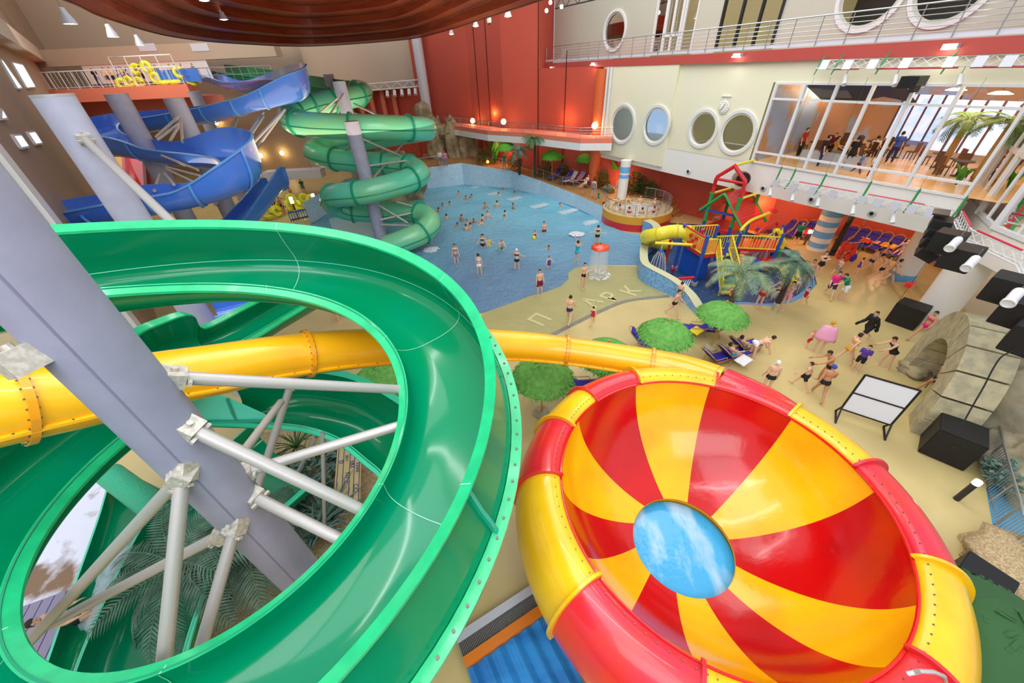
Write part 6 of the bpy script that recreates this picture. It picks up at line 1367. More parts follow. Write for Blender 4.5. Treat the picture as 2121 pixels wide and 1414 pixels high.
for k, (a, c_) in enumerate(((.16, .52), (.58, .86))): b = MB(); b.cyl(T1[0].lerp(T1[1], a)+V((0, 0, .36)), T1[0].lerp(T1[1], c_)+V((0, 0, .36)), .03, n=8); tag(b.build('red_tube', 'truss_red'), ('red tube on the lower truss, left length', 'red tube on the lower truss, right length')[k], 'tube')
for k, (a, c_) in enumerate(((.08, .2), (.28, .6), (.64, .82))): b = MB(); b.cyl(T2[0].lerp(T2[1], a)-V((0, 0, .05)), T2[0].lerp(T2[1], c_)-V((0, 0, .05)), .03, n=8); tag(b.build('red_tube', 'truss_red'), ('red tube under the upper truss, left length', 'red tube under the upper truss, middle length', 'red tube under the upper truss, right length')[k], 'tube')
for k, (a, c_) in enumerate(((0, 1), (1, 2), (2, 3))): b = MB(); b.cyl(T3[a].lerp(T3[c_], .1)+V((0, 0, .4)), T3[a].lerp(T3[c_], .9)+V((0, 0, .4)), .035, n=8); tag(b.build('red_tube', 'truss_red'), ('red tube on the bent truss, steep upper length', 'red tube on the bent truss, long middle length', 'red tube on the bent truss, last length at the edge')[k], 'tube')
for k, f in enumerate((.0, .1, .3, .56, .8, 1.0)):
    p = T1[0].lerp(T1[1], f); b = MB(); b.tube([p+FN*.3+V((0, 0, -.1)), p+V((0, 0, .3)), p+V((0, 0, .9))+FN*-.1, p+V((0, 0, 1.0))+FN*-.1], [.03, .05, .05, .012], 6); b.tube([p+V((0, 0, 1.0)), V((p.x, p.y, 10.4))+FN*.0], .008, 4); tag(b.build('truss_strap', 'strap_green'), 'green strap hanging the lower truss, %s from the left' % on[k], 'strap', 'green straps of the lower truss')
for k, f in enumerate((.0, .09, .3, .56, .85)):
    p = T2[0].lerp(T2[1], f); b = MB(); b.tube([p+FN*.3+V((0, 0, -.25)), p+V((0, 0, .35)), p+V((0, 0, .6))+FN*-.3], [.03, .05, .012], 6); tag(b.build('truss_strap', 'strap_green'), 'green strap hanging the upper truss, %s from the left' % on[k], 'strap', 'green straps of the upper truss')
p = T2[0].lerp(T2[1], .46)+V((0, 0, -.55)); PJ = thing('projector', 'big black moving-head lamp under the upper truss', 'lamp', p); b = MB(); b.box(p, (.8, .7, .45), rz=.4); b.build('body', 'black_plastic', PJ, smooth=False); b = MB(); b.box(p+V((-.1, -.35, -.25)), (.5, .2, .25), rz=.4); b.build('lens_hood', 'rubber', PJ, smooth=False); b = MB(); b.box(p+V((0, -.36, .08)), (.5, .02, .12), rz=.4); b.build('window', 'grey_panel', PJ, smooth=False)
# hanging speakers
def hang(u, v, t): return T(u, v, t)
tA = 15.2
LA = thing('line_array', 'hanging column of four black loudspeakers at the end of the truss', 'speaker', hang(1945, 480, tA))
for k in range(4):
    c = hang(1948-9*k, 462+20*k, tA-.05*k); b = MB(); R = Matrix.Rotation(.75, 3, 'Z') @ Matrix.Rotation(.12*k, 3, 'X'); b.box(c, (1.0, .6, .38), R=R); cb = b.build('cabinet', 'black_paint', LA, smooth=False); b = MB(); b.box(c+R @ V((-.0, -.31, 0)), (.9, .02, .3), R=R); b.box(c+R @ V((0, -.325, .05)), (.08, .02, .06), R=R); b.build('grille', 'grille', cb, smooth=False)
b = MB(); c = hang(1950, 440, tA); b.box(c, (.9, .5, .06), rz=.75); b.build('rigging_frame', 'dark_steel', LA, smooth=False)
hg = 'black boxes hanging from the bent truss'
for u, v, t, s, lb in ((1962, 500, 14.2, (.9, .8, .75), 'black hanging speaker, upper of the two beside the four-box column'), (1990, 532, 13.2, (1.05, .85, .75), 'black hanging speaker, lower of the two beside the four-box column'), (2085, 597, 11.3, (.95, .8, .75), 'black hanging speaker at the right edge, top of three'), (2110, 645, 10.7, (.95, .8, .75), 'black hanging speaker at the right edge, middle of three'), (2135, 700, 10.2, (.95, .8, .8), 'black hanging speaker at the right edge, lowest of three')):
    cube_speaker(hang(u, v, t), s, .55, lb, None, hg, False)
b = MB(); c = hang(1885, 590, 17.5); b.tube([c+V((0, 0, -1.6)), c, V((c.x+.6, c.y+.4, T3[1].z))], .012, 4); tag(b.build('hoist_cable', 'rubber'), 'thin black hoist cable hanging beside the white column', 'cable')
b = MB(); b.box(c, (.35, .25, .2), rz=.4); tag(b.build('hoist_control', 'play_red', smooth=False), 'small red and black hoist control hanging on the cable', 'control box')
# wooden steps by the column
STP = thing('round_steps', 'broad pale wooden steps left of the thick white column', 'steps', G(1900, 620))
for k in range(3): c = G(1893+9*k, 610+4*k, .12+.16*k); b = MB(); b.box((c.x+.5*k, c.y+.1, .1+.16*k), (1.3, 2.6, .16), rz=-.45); b.build('step', mat('step_wood', '#d3b276', .5) if 'step_wood' not in M else 'step_wood', STP, smooth=False)
# ---------------------------------------------------------------- lamps, vents, clock
for k, (u, v) in enumerate(slab_vents):
    s, z = onf(u, v, .12); c = fp(s, z, .13); t = thing('round_vent', 'round black jet nozzle in the white slab edge, %s from the left' % on[k], 'vent', c, 'round jet nozzles in the slab edge')
    b = MB(); b.lathe([(.1, .06), (.16, .05), (.2, .0)], c, 20, axis=FN); b.build('collar', 'grey_panel', t); b = MB(); b.lathe([(.001, .02), (.1, .04)], c, 20, axis=FN); b.build('nozzle', 'rubber', t)
s, z = onf(1499, 222, .15); c = fp(s, z, .16); CK = thing('wall_clock', 'round white wall clock between the third and fourth round windows', 'clock', c)
b = MB(); b.lathe([(.001, .05), (.36, .05), (.4, .03), (.4, 0)], c, 28, axis=FN); b.build('case', 'white_paint', CK)
b = MB(); q = c+FN*.06; b.bar(q, q+FD*-.1+V((0, 0, .2)), .03, .02); b.bar(q, q+FD*.16-V((0, 0, .2)), .025, .02)
for k in range(12): a = 2*pi*k/12; b.box(q+FD*(.31*cos(a))+V((0, 0, .31*sin(a))), (.03, .03, .03))
b.build('hands', 'black_plastic', CK, smooth=False); b = MB(); b.bar(c+V((0, 0, .4)), c+V((0, 0, .6))+FN*-.1, .05, .05); b.bar(c+FD*.35+V((0, 0, .62)), c-FD*.35+V((0, 0, .62)), .08, .06); b.build('bracket', 'white_frame', CK, smooth=False)
def fixture(c, m, label, group, r=.16, d=V((0, -1, 0)), name='wall_lamp'):
    t = thing(name, label, 'lamp', c, group); b = MB(); b.sphere(c, (r, r, r), 12, 8); b.build('bulb', m, t); b = MB(); b.cyl(c-d*-.0, c-d*(r+.12), r*.5, n=10); b.build('holder', 'grey_panel', t); return t
for k, u in enumerate((184, 238, 290, 341, 389)): fixture(DY(u, 128-2.2*k, 56.9), 'lamp_orange' if 0 else 'lamp_warm', 'glowing round wall lamp over the start platform, %s from the left' % on[k], 'wall lamps over the platform', .26)
for k, (u, v) in enumerate(((979, 250), (1043, 252), (1232, 260))): p = DY(u, v, (52.3, 47.0, 39.2)[k]); fixture(p, 'lamp_warm', 'glowing round lamp on the red wall above the walkway, %s from the left' % on[k], 'lamps on the red wall', .28); 
for k, (u, v) in enumerate(((540, 322), (584, 317), (448, 254))): fixture(DY(u, v, 61.6), 'lamp_warm', ('glowing lamp low on the beige wall, left one of a pair', 'glowing lamp low on the beige wall, right one of a pair', 'glowing lamp on the wall behind the slim grey pole')[k], 'lamps on the beige wall', .3)
for k, (u, v) in enumerate(((1142, 142), (1228, 134), (1525, 117), (1965, 100), (1105, 143))):
    s, z = onf(u, v, .7); c = fp(s, z, .7); t = thing('flood_lamp', 'flood lamp under the red balcony beam, %s' % ('left of the cream corner', 'over the corner pipes', 'over the third round window, bright', 'over the restaurant glass, brightest', 'unlit one at the left end')[k], 'lamp', c, 'flood lamps under the balcony beam'); b = MB(); b.box(c+FN*-.15+V((0, 0, .08)), (.5, .35, .16), rz=atan2(FD.y, FD.x)); b.build('housing', 'grey_panel', t, smooth=False); b = MB(); b.box(c+V((0, 0, -.02)), (.4, .3, .05), rz=atan2(FD.y, FD.x)); b.build('lens', 'lamp_white' if k < 4 else 'grey_panel', t, smooth=False)
for k, (u, v, t_) in enumerate(((138, 36, 24), (230, 66, 30), (287, 85, 36))):
    c = T(u, v, t_); t = thing('pendant_lamp', 'grey bell-shaped pendant lamp under the dark ceiling, %s' % ('nearest and largest', 'second of three', 'third and farthest')[k], 'pendant lamp', c, 'pendant lamps'); k_ = .55
    b = MB(); b.lathe([(.12*k_, .9*k_), (.3*k_, .85*k_), (.36*k_, .45*k_), (.62*k_, -.2*k_), (.72*k_, -.62*k_), (.66*k_, -.6*k_), (.3*k_, .4*k_)], c, 24); b.build('shade', 'grey_panel', t); b = MB(); b.add([c+V((.66*k_*cos(2*pi*j/24), .66*k_*sin(2*pi*j/24), -.55*k_)) for j in range(24)], [tuple(range(24))]); b.build('bulb', 'lamp_white', t, smooth=False); b = MB(); b.cyl(c+V((0, 0, .85*k_)), c+V((0, 0, 7)), .012, n=4); b.build('cord', 'rubber', t)
for k, (u, v) in enumerate(((462, 36), (487, 64), (500, 82), (421, -4), (935, 68), (985, 51), (1052, 30))):
    zc = 14.1 if k in (2, 4, 5) else 14.15; c = T(u, v, (26, 33, 38, 22, 40, 33, 28)[k]); t = thing('ceiling_lamp', 'bright lamp on the timber ceiling, %s' % ('first of three in a line on the left', 'second of three in a line on the left', 'third of three in a line on the left', 'at the very top edge', 'farthest of three on the right', 'middle one of three on the right', 'nearest of three on the right')[k], 'ceiling lamp', c, 'lamps on the timber ceiling'); b = MB(); b.lathe([(.14, .3), (.2, .1), (.3, -.12), (.26, -.12), (.12, .1)], c, 18); b.build('shade', 'white_frame', t); b = MB(); b.sphere(c+V((0, 0, -.08)), (.22, .22, .08), 14, 6); b.build('bulb', 'lamp_white', t); b = MB(); b.cyl(c+V((0, 0, .25)), c+V((0, 0, 1.2)), .02, n=6); b.build('stem', 'grey_panel', t)
c = T(1013, 41, 30); t = thing('security_camera', 'white dome camera hanging from the timber ceiling', 'camera', c); b = MB(); b.lathe([(.001, .22), (.16, .18), (.2, -.1), (.15, -.2), (.001, -.22)], c, 18); b.build('housing', 'white_paint', t); b = MB(); b.sphere(c+V((0, 0, -.22)), (.09, .09, .09), 10, 8); b.build('dome', 'black_plastic', t); b = MB(); b.cyl(c+V((0, 0, .2)), c+V((0, 0, 1.3)), .03, n=8); b.build('stem', 'white_frame', t)
for k, (u, v, m_) in enumerate(((1132, 22, 'lamp_cyan'), (1163, 14, 'lamp_warm'), (1140, 5, 'lamp_white'))): fixture(T(u, v, 30), m_, ('cyan stage lamp at the top edge by the red wall', 'yellow stage lamp at the top edge by the red wall', 'white stage lamp at the very top by the red wall')[k], 'stage lamps at the top edge', .14, name='stage_lamp')
a, c_ = T(1150, 18, 31), T(1290, -14, 27); tt = thing('lighting_truss', 'dark lattice truss at the top edge near the red wall', 'truss', a)
for o_ in (V((0, 0, 0)), V((0, 0, .6))): b = MB(); b.cyl(a+o_, c_+o_, .05, n=6); b.build('chord', 'dark_steel', tt)
b = MB(); P = resample([a, c_], .6)
for k in range(len(P)-1): b.cyl(P[k]+V((0, 0, .6*(k % 2))), P[k+1]+V((0, 0, .6*((k+1) % 2))), .03, n=5)
b.build('lacing', 'dark_steel', tt)
# white truss with lamps under the beige panel
a, c_ = DY(760, 188, 59), DY(925, 174, 59); tt = thing('lighting_truss', 'white truss under the beige panel above the red recess', 'truss', a)
for o_ in (V((0, 0, 0)), V((0, 0, .7))): b = MB(); b.cyl(a+o_, c_+o_, .09, n=6); b.build('chord', 'white_frame', tt)
b = MB(); P = resample([a, c_], .8)
for k in range(len(P)-1): b.cyl(P[k]+V((0, 0, .7*(k % 2))), P[k+1]+V((0, 0, .7*((k+1) % 2))), .05, n=5)
b.build('lacing', 'white_frame', tt)
for k, u in enumerate((763, 802, 817, 832, 847, 860, 905)): p = DY(u, 192-.08*(u-760), 58.7); spot(p, p+V((0, -.6, -1)), 'small white spotlight under the beige panel, %s from the left' % on[k], 'spotlights under the beige panel', r=.22, L_=.7)
p = DY(952, 175, 58.5); q = MB(); q.cyl((p.x, p.y, 6.2), (p.x, p.y, p.z), .14, n=8); tag(q.build('drainpipe', 'white_frame'), 'thin white pipe at the end of the beige panel', 'pipe')
# orange uplights
for k, (u, v, z) in enumerate(((1010, 335, 2.6), (1255, 376, 1.7), (1605, 428, .9))):
    p = G(u, v, z); t = thing('garden_spotlight', ('orange garden spotlight in the planting at the far left of the terrace', 'bright orange garden spotlight beside the striped far column', 'orange garden spotlight behind the loungers')[k], 'lamp', p, 'orange garden spotlights'); b = MB(); b.sphere(p, (.16, .16, .16), 10, 8); b.build('bulb', 'lamp_orange', t); b = MB(); b.cyl(p-V((0, 0, .4)), p-V((0, 0, .1)), .05, n=8); b.build('spike', 'black_plastic', t)
p = G(1868, 478, 1.2); b = MB(); b.box((p.x+1.5, p.y+1.0, 1.9), (1.9, .06, .6), rz=-.9); o = tag(b.build('wall_sign', 'white_paint', smooth=False), 'white sign with a blue picture on the red wall behind the last loungers', 'sign'); b = MB(); b.box((p.x+1.45, p.y+.95, 1.92), (.9, .06, .4), rz=-.9); b.build('picture', 'play_blue', o, smooth=False)
# ================================================================= PEOPLE
mat('skin_pale', '#e8b898', .55); mat('skin_tan', '#c98f68', .55); mat('skin_mid', '#daa481', .55)
mat('hair_dark', '#2a1d17', .7); mat('hair_brown', '#5a3b26', .7); mat('hair_fair', '#b88b55', .7); mat('hair_black', '#14110f', .6)
for n_, c_ in (('red', '#c4202a'), ('maroon', '#7d1526'), ('black', '#16161a'), ('navy', '#26285e'), ('blue', '#2c50b8'), ('pink', '#f08fb8'), ('hotpink', '#e8288e'), ('white', '#eef0f2'), ('green', '#128a62'), ('turquoise', '#28b4d0'), ('yellow', '#e8dc3a'), ('purple', '#5a3aa0'), ('orange', '#e86a2a'), ('grey', '#888a92'), ('denim', '#6a86b0'), ('gold', '#d8a030')): mat('cloth_'+n_, c_, .75)
mat('eye_dark', '#20160f', .3); mat('lip_tone', '#a8584c', .5)
def rot(v, ax, a): return Matrix.Rotation(a, 3, ax) @ v
def skeleton(p):
    "joint positions for a pose, figure faces -Y, 1.74 m tall, feet near z=0"
    J = {}; hipz = p.get('hip', .92); lean = p.get('lean', 0); tw = p.get('twist', 0); root = V((0, 0, hipz)); Rr = Matrix.Rotation(p.get('pitch', 0), 3, 'X')
    Rt = Rr @ Matrix.Rotation(lean, 3, 'X') @ Matrix.Rotation(tw, 3, 'Z')
    J['pel'] = root; J['waist'] = root+Rt @ V((0, 0, .17)); J['chest'] = root+Rt @ V((0, 0, .38)); J['neck'] = root+Rt @ V((0, .0, .545)); Rh = Rt @ Matrix.Rotation(p.get('nod', 0), 3, 'X') @ Matrix.Rotation(p.get('turn', 0), 3, 'Z')
    J['head'] = J['neck']+Rh @ V((0, -.015, .155)); J['Rh'] = Rh; J['Rt'] = Rt
    for s, k in ((-1, 'L'), (1, 'R')):
        sh = root+Rt @ V((s*.175, 0, .49)); J['sh'+k] = sh; f, ab, el, er = p.get('arm'+k, (0, .12, .2, 0))
        R1 = Rt @ Matrix.Rotation(-s*er, 3, 'Z') @ Matrix.Rotation(-f, 3, 'X') @ Matrix.Rotation(-s*ab, 3, 'Y'); J['el'+k] = sh+R1 @ V((0, 0, -.285)); R2 = R1 @ Matrix.Rotation(-s*er*.8, 3, 'Z') @ Matrix.Rotation(-el, 3, 'X'); J['wr'+k] = J['el'+k]+R2 @ V((0, 0, -.245)); J['R2'+k] = R2
        hp_ = root+Rr @ V((s*.095, 0, -.03)); J['hp'+k] = hp_; f, ab, kn = p.get('leg'+k, (0, .04, .03))
        R3 = Rr @ Matrix.Rotation(-f, 3, 'X') @ Matrix.Rotation(-s*ab, 3, 'Y'); J['kn'+k] = hp_+R3 @ V((0, 0, -.43)); R4 = R3 @ Matrix.Rotation(kn, 3, 'X'); J['an'+k] = J['kn'+k]+R4 @ V((0, 0, -.41)); J['R4'+k] = R4; J['toe'+k] = J['an'+k]+R4 @ V((0, -.17, -.045))
    return J
def limb(b, pts, n=10):
    for (p, r), (q, r2) in zip(pts, pts[1:]):
        b.cyl(p, q, r, r2, n=n)
    for p, r in pts: b.sphere(p, r, n, 7)
def ell(b, c, r, R):
    k = len(b.v); b.sphere((0, 0, 0), r, 14, 10)
    for i in range(k, len(b.v)): b.v[i] = V(c)+R @ b.v[i]
BODY = {}
def body(pose, p, fem=False, child=False):
    J = skeleton(p); b = MB(); Rt, Rh = J['Rt'], J['Rh']; hw = .92 if fem else 1.0; hipw = 1.1 if fem else 1.0
    ell(b, J['pel']+Rt @ V((0, .01, .02)), (.165*hipw, .115, .13), Rt); ell(b, J['waist'], (.135*hw, .1, .15), Rt); ell(b, J['chest']+Rt @ V((0, 0, .01)), (.17*hw, .115, .18), Rt); ell(b, J['chest']+Rt @ V((0, 0, .09)), (.19*hw, .095, .075), Rt)
    for s in (-1, 1):
        ell(b, J['pel']+Rt @ V((s*.07, .075, -.03)), (.085, .075, .09), Rt)
        if fem: ell(b, J['chest']+Rt @ V((s*.075, -.085, .02)), (.06, .055, .06), Rt)
    limb(b, [(J['chest']+Rt @ V((0, 0, .12)), .075), (J['neck'], .055), (J['head']-Rh @ V((0, 0, .06)), .052)])
    ell(b, J['head']+Rh @ V((0, .01, .035)), (.074, .093, .088), Rh); ell(b, J['head']+Rh @ V((0, -.022, -.04)), (.058, .068, .072), Rh); ell(b, J['head']+Rh @ V((0, -.098, -.01)), (.014, .022, .024), Rh)
    for s in (-1, 1): ell(b, J['head']+Rh @ V((s*.077, .01, .0)), (.013, .024, .032), Rh)
    for k, s in (('L', -1), ('R', 1)):
        limb(b, [(J['sh'+k], .062*hw), (J['sh'+k].lerp(J['el'+k], .45), .05*hw), (J['el'+k], .04), (J['el'+k].lerp(J['wr'+k], .35), .041), (J['wr'+k], .027)])
        R2 = J['R2'+k]; w_ = J['wr'+k]; ell(b, w_+R2 @ V((0, 0, -.055)), (.02, .042, .055), R2)
        for j in range(4): a = w_+R2 @ V((0, -.032+.021*j, -.095)); m_ = a+R2 @ V((-s*.004, -.004+.003*j, -.04-.006*(j in (1, 2)))); limb(b, [(a, .0115), (m_, .0105), (m_+R2 @ V((-s*.014, 0, -.034-.006*(j in (1, 2)))), .009)], 7)
        a = w_+R2 @ V((0, -.03, -.035)); limb(b, [(a, .014), (a+R2 @ V((-s*.01, -.03, -.03)), .012), (a+R2 @ V((-s*.016, -.036, -.062)), .01)], 7)
        hr = .088*(1.06 if fem else 1)
        limb(b, [(J['hp'+k], hr), (J['hp'+k].lerp(J['kn'+k], .5), .07), (J['kn'+k], .052), (J['kn'+k].lerp(J['an'+k], .3), .054), (J['an'+k], .033)]); R4 = J['R4'+k]
        limb(b, [(J['an'+k]+R4 @ V((0, .035, -.035)), .036), (J['an'+k]+R4 @ V((0, -.06, -.03)), .036), (J['toe'+k], .028)])
    me = bpy.data.meshes.new('body'); me.from_pydata([tuple(q) for q in b.v], [], b.f); o = bpy.data.objects.new('body', me); C.objects.link(o)
    r = o.modifiers.new('r', 'REMESH'); r.mode = 'VOXEL'; r.voxel_size = .0125; s_ = o.modifiers.new('s', 'SMOOTH'); s_.iterations = 3; s_.factor = .4
    dg = bpy.context.evaluated_depsgraph_get(); m2 = bpy.data.meshes.new_from_object(o.evaluated_get(dg)); bpy.data.objects.remove(o); bpy.data.meshes.remove(me)
    m2.name = 'person_body'; m2.polygons.foreach_set('use_smooth', [True]*len(m2.polygons))
    # bone segments used to cut clothing out of the skin
    seg = [('torso', J['pel']-Rt @ V((0, 0, .06)), J['neck']), ('head', J['neck'].lerp(J['head'], .55), J['head']+Rh @ V((0, 0, .1)))]
    for k in 'LR': seg += [('arm', J['sh'+k], J['el'+k]), ('fore', J['el'+k], J['wr'+k]), ('thigh', J['hp'+k], J['kn'+k]), ('shin', J['kn'+k], J['an'+k])]
    lab = []
    for v in m2.vertices:
        c = v.co; best = None
        for nm, a, q in seg:
            ab = q-a; t = max(0, min(1, (c-a).dot(ab)/ab.length_squared)); dd = (c-(a+ab*t)).length-{'torso': .13, 'head': .07, 'arm': .045, 'fore': .035, 'thigh': .07, 'shin': .045}[nm]
            if best is None or dd < best[0]: best = (dd, nm, t)
        lab.append(best[1:])
    hl = [Rh.transposed() @ (v.co-J['head']) for v in m2.vertices]; zt = [(Rt.transposed() @ (v.co-J['pel'])) for v in m2.vertices]
    return dict(me=m2, lab=lab, hl=hl, zt=zt, J=J, cache={})
def shell(B, test, off, name):
    me = B['me']; keep = [f for f in me.polygons if all(test(i) for i in f.vertices)]
    if not keep: return None
    ids = sorted({i for f in keep for i in f.vertices}); mp = {i: k for k, i in enumerate(ids)}
    m2 = bpy.data.meshes.new(name); m2.from_pydata([tuple(me.vertices[i].co+me.vertices[i].normal*off) for i in ids], [], [[mp[i] for i in f.vertices] for f in keep]); m2.polygons.foreach_set('use_smooth', [True]*len(m2.polygons)); return m2
def tests(B):
    L, Hh, Z = B['lab'], B['hl'], B['zt']
    is_ = lambda i, *n: L[i][0] in n
    return {
        'briefs': lambda i: (is_(i, 'torso') and Z[i].z < .1) or (is_(i, 'thigh') and L[i][1] < .12),
        'shorts': lambda i: (is_(i, 'torso') and Z[i].z < .12) or (is_(i, 'thigh') and L[i][1] < .62),
        'trousers': lambda i: (is_(i, 'torso') and Z[i].z < .14) or is_(i, 'thigh') or (is_(i, 'shin') and L[i][1] < .92),
        'top': lambda i: is_(i, 'torso') and .34 < Z[i].z < .45,
        'swimsuit': lambda i: (is_(i, 'torso') and Z[i].z < .46) or (is_(i, 'thigh') and L[i][1] < .1),
        'shirt': lambda i: (is_(i, 'torso') and .02 < Z[i].z < .56) or (is_(i, 'arm') and L[i][1] < .75),
        'robe': lambda i: (is_(i, 'torso') and Z[i].z < .56) or is_(i, 'arm', 'fore') or (is_(i, 'thigh') and L[i][1] < .8),
        'hair': lambda i: is_(i, 'head') and (Hh[i].z > .055 or (Hh[i].y > .0 and Hh[i].z > -.055)) and not (Hh[i].y < -.055 and Hh[i].z < .07),
        'hair_long': lambda i: (is_(i, 'head') and (Hh[i].z > .055 or (Hh[i].y > -.01 and Hh[i].z > -.14)) and not (Hh[i].y < -.055 and Hh[i].z < .07)),
        'cap': lambda i: is_(i, 'head') and Hh[i].z > .03+(.03 if Hh[i].y < 0 else -.05),
    }
def poses():
    P = {}
    P['stand'] = dict(armL=(0, .14, .25, 0), armR=(.05, .14, .3, 0), legL=(.03, .05, .04), legR=(-.03, .06, .04), turn=.2)
    P['relax'] = dict(armL=(-.1, .2, .4, 0), armR=(.3, .1, 1.2, .5), legL=(.12, .05, .18), legR=(-.05, .07, .0), turn=-.4, lean=.03)
    P['folded'] = dict(armL=(.5, .1, 1.7, .7), armR=(.45, .1, 1.75, .75), legL=(0, .04, .02), legR=(.04, .05, .06), turn=.1)
    P['walk'] = dict(armL=(-.45, .12, .3, 0), armR=(.45, .12, .5, 0), legL=(.5, .03, .15), legR=(-.38, .03, .35), hip=.88, lean=.06)
    P['walk2'] = dict(armL=(.4, .14, .6, 0), armR=(-.4, .14, .25, 0), legL=(-.4, .03, .4), legR=(.45, .03, .1), hip=.88, lean=.08, turn=.3)
    P['raised'] = dict(armL=(2.6, .3, .9, 0), armR=(2.6, .3, .9, 0), legL=(.05, .05, .05), legR=(-.04, .06, .05))
    P['hips'] = dict(armL=(-.25, .6, 1.3, -.7), armR=(-.25, .6, 1.3, -.7), legL=(0, .1, .03), legR=(0, .1, .03))
    P['reach'] = dict(armL=(1.2, .1, .3, 0), armR=(1.1, .15, .5, 0), legL=(.2, .06, .25), legR=(-.15, .06, .05), hip=.9, lean=.35, nod=.2)
    P['bend'] = dict(armL=(1.3, .1, .2, 0), armR=(1.3, .1, .3, 0), legL=(.1, .06, .1), legR=(.0, .06, .1), hip=.9, lean=1.1, nod=-.3)
    P['sit'] = dict(armL=(.5, .15, .5, 0), armR=(.6, .15, .7, .2), legL=(1.45, .12, 1.4), legR=(1.4, .14, 1.3), hip=.47, lean=-.1)
    P['recline'] = dict(armL=(.3, .2, .5, 0), armR=(.2, .25, .9, .3), legL=(1.35, .08, .35), legR=(1.5, .08, .75), hip=.46, lean=-.65, nod=.3)
    P['swim'] = dict(armL=(1.5, .7, .5, 0), armR=(1.3, .9, .6, 0), legL=(-.1, .2, .4), legR=(.1, .15, .5), hip=.0, pitch=1.05, nod=-.9)
    P['wade'] = dict(armL=(.5, .5, .5, 0), armR=(.4, .55, .6, 0), legL=(.1, .06, .1), legR=(-.1, .06, .1))
    return P
PZ = poses()
def person(pose, pos, face, label, skin='skin_pale', hair='hair_dark', suit=(('briefs', 'cloth_black'),), fem=False, h=1.74, group=None, long_hair=False, cap=None, sink=0.0):
    "face: direction the figure looks towards, radians, 0 = towards the camera side (-Y)"
    key = (pose, fem)
    if key not in BODY: BODY[key] = body(pose, PZ[pose], fem); BODY[key]['t'] = tests(BODY[key])
    B = BODY[key]; k = h/1.74
    t = thing('person', label, 'person', V(pos)-V((0, 0, sink)), group); t.rotation_euler = (0, 0, face); t.scale = (k,)*3
    def put(nm, me, m, mname):
        ck = (nm, m)
        if ck not in B['cache']: m_ = me.copy(); m_.materials.clear(); m_.materials.append(M[m]); B['cache'][ck] = m_
        o = bpy.data.objects.new(mname, B['cache'][ck]); C.objects.link(o); o.parent = t; return o
    put('body', B['me'], skin, 'body')
    names = {'briefs': 'swim_briefs', 'shorts': 'swim_shorts', 'trousers': 'trousers', 'top': 'bikini_top', 'swimsuit': 'swimsuit', 'shirt': 'shirt', 'robe': 'robe', 'hair': 'hair', 'hair_long': 'hair', 'cap': 'swim_cap'}
    offs = {'hair': .012, 'hair_long': .02, 'cap': .012, 'shorts': .018, 'shirt': .016, 'robe': .035, 'trousers': .014}
    for nm, m in tuple(suit)+(((('hair_long' if long_hair else 'hair'), hair),) if cap is None else (('cap', cap),)):
        if ('sh', nm) not in B['cache']: B['cache'][('sh', nm)] = shell(B, B['t'][nm], offs.get(nm, .007), names[nm])
        if B['cache'][('sh', nm)] is not None: put(nm, B['cache'][('sh', nm)], m, names[nm])
    if 'eyes' not in B['cache']:
        e = MB(); Hd, Rh = B['J']['head'], B['J']['Rh']
        for s in (-1, 1): ell(e, Hd+Rh @ V((s*.03, -.083, .008)), (.012, .008, .008), Rh)
        me = bpy.data.meshes.new('eyes'); me.from_pydata([tuple(q) for q in e.v], [], e.f); B['cache']['eyes'] = me
        e = MB(); ell(e, Hd+Rh @ V((0, -.086, -.058)), (.022, .008, .007), Rh); me = bpy.data.meshes.new('mouth'); me.from_pydata([tuple(q) for q in e.v], [], e.f); B['cache']['mouth'] = me
    put('eyes', B['cache']['eyes'], 'eye_dark', 'eyes'); put('mouth', B['cache']['mouth'], 'lip_tone', 'mouth')
    return t
br = lambda c: (('briefs', 'cloth_'+c),); so = lambda c: (('shorts', 'cloth_'+c),); sw = lambda c: (('swimsuit', 'cloth_'+c),); bk = lambda c: (('briefs', 'cloth_'+c), ('top', 'cloth_'+c))
cl = lambda a, c: (('trousers', 'cloth_'+a), ('shirt', 'cloth_'+c)); ss = lambda a, c: (('shorts', 'cloth_'+a), ('shirt', 'cloth_'+c))
W = 0
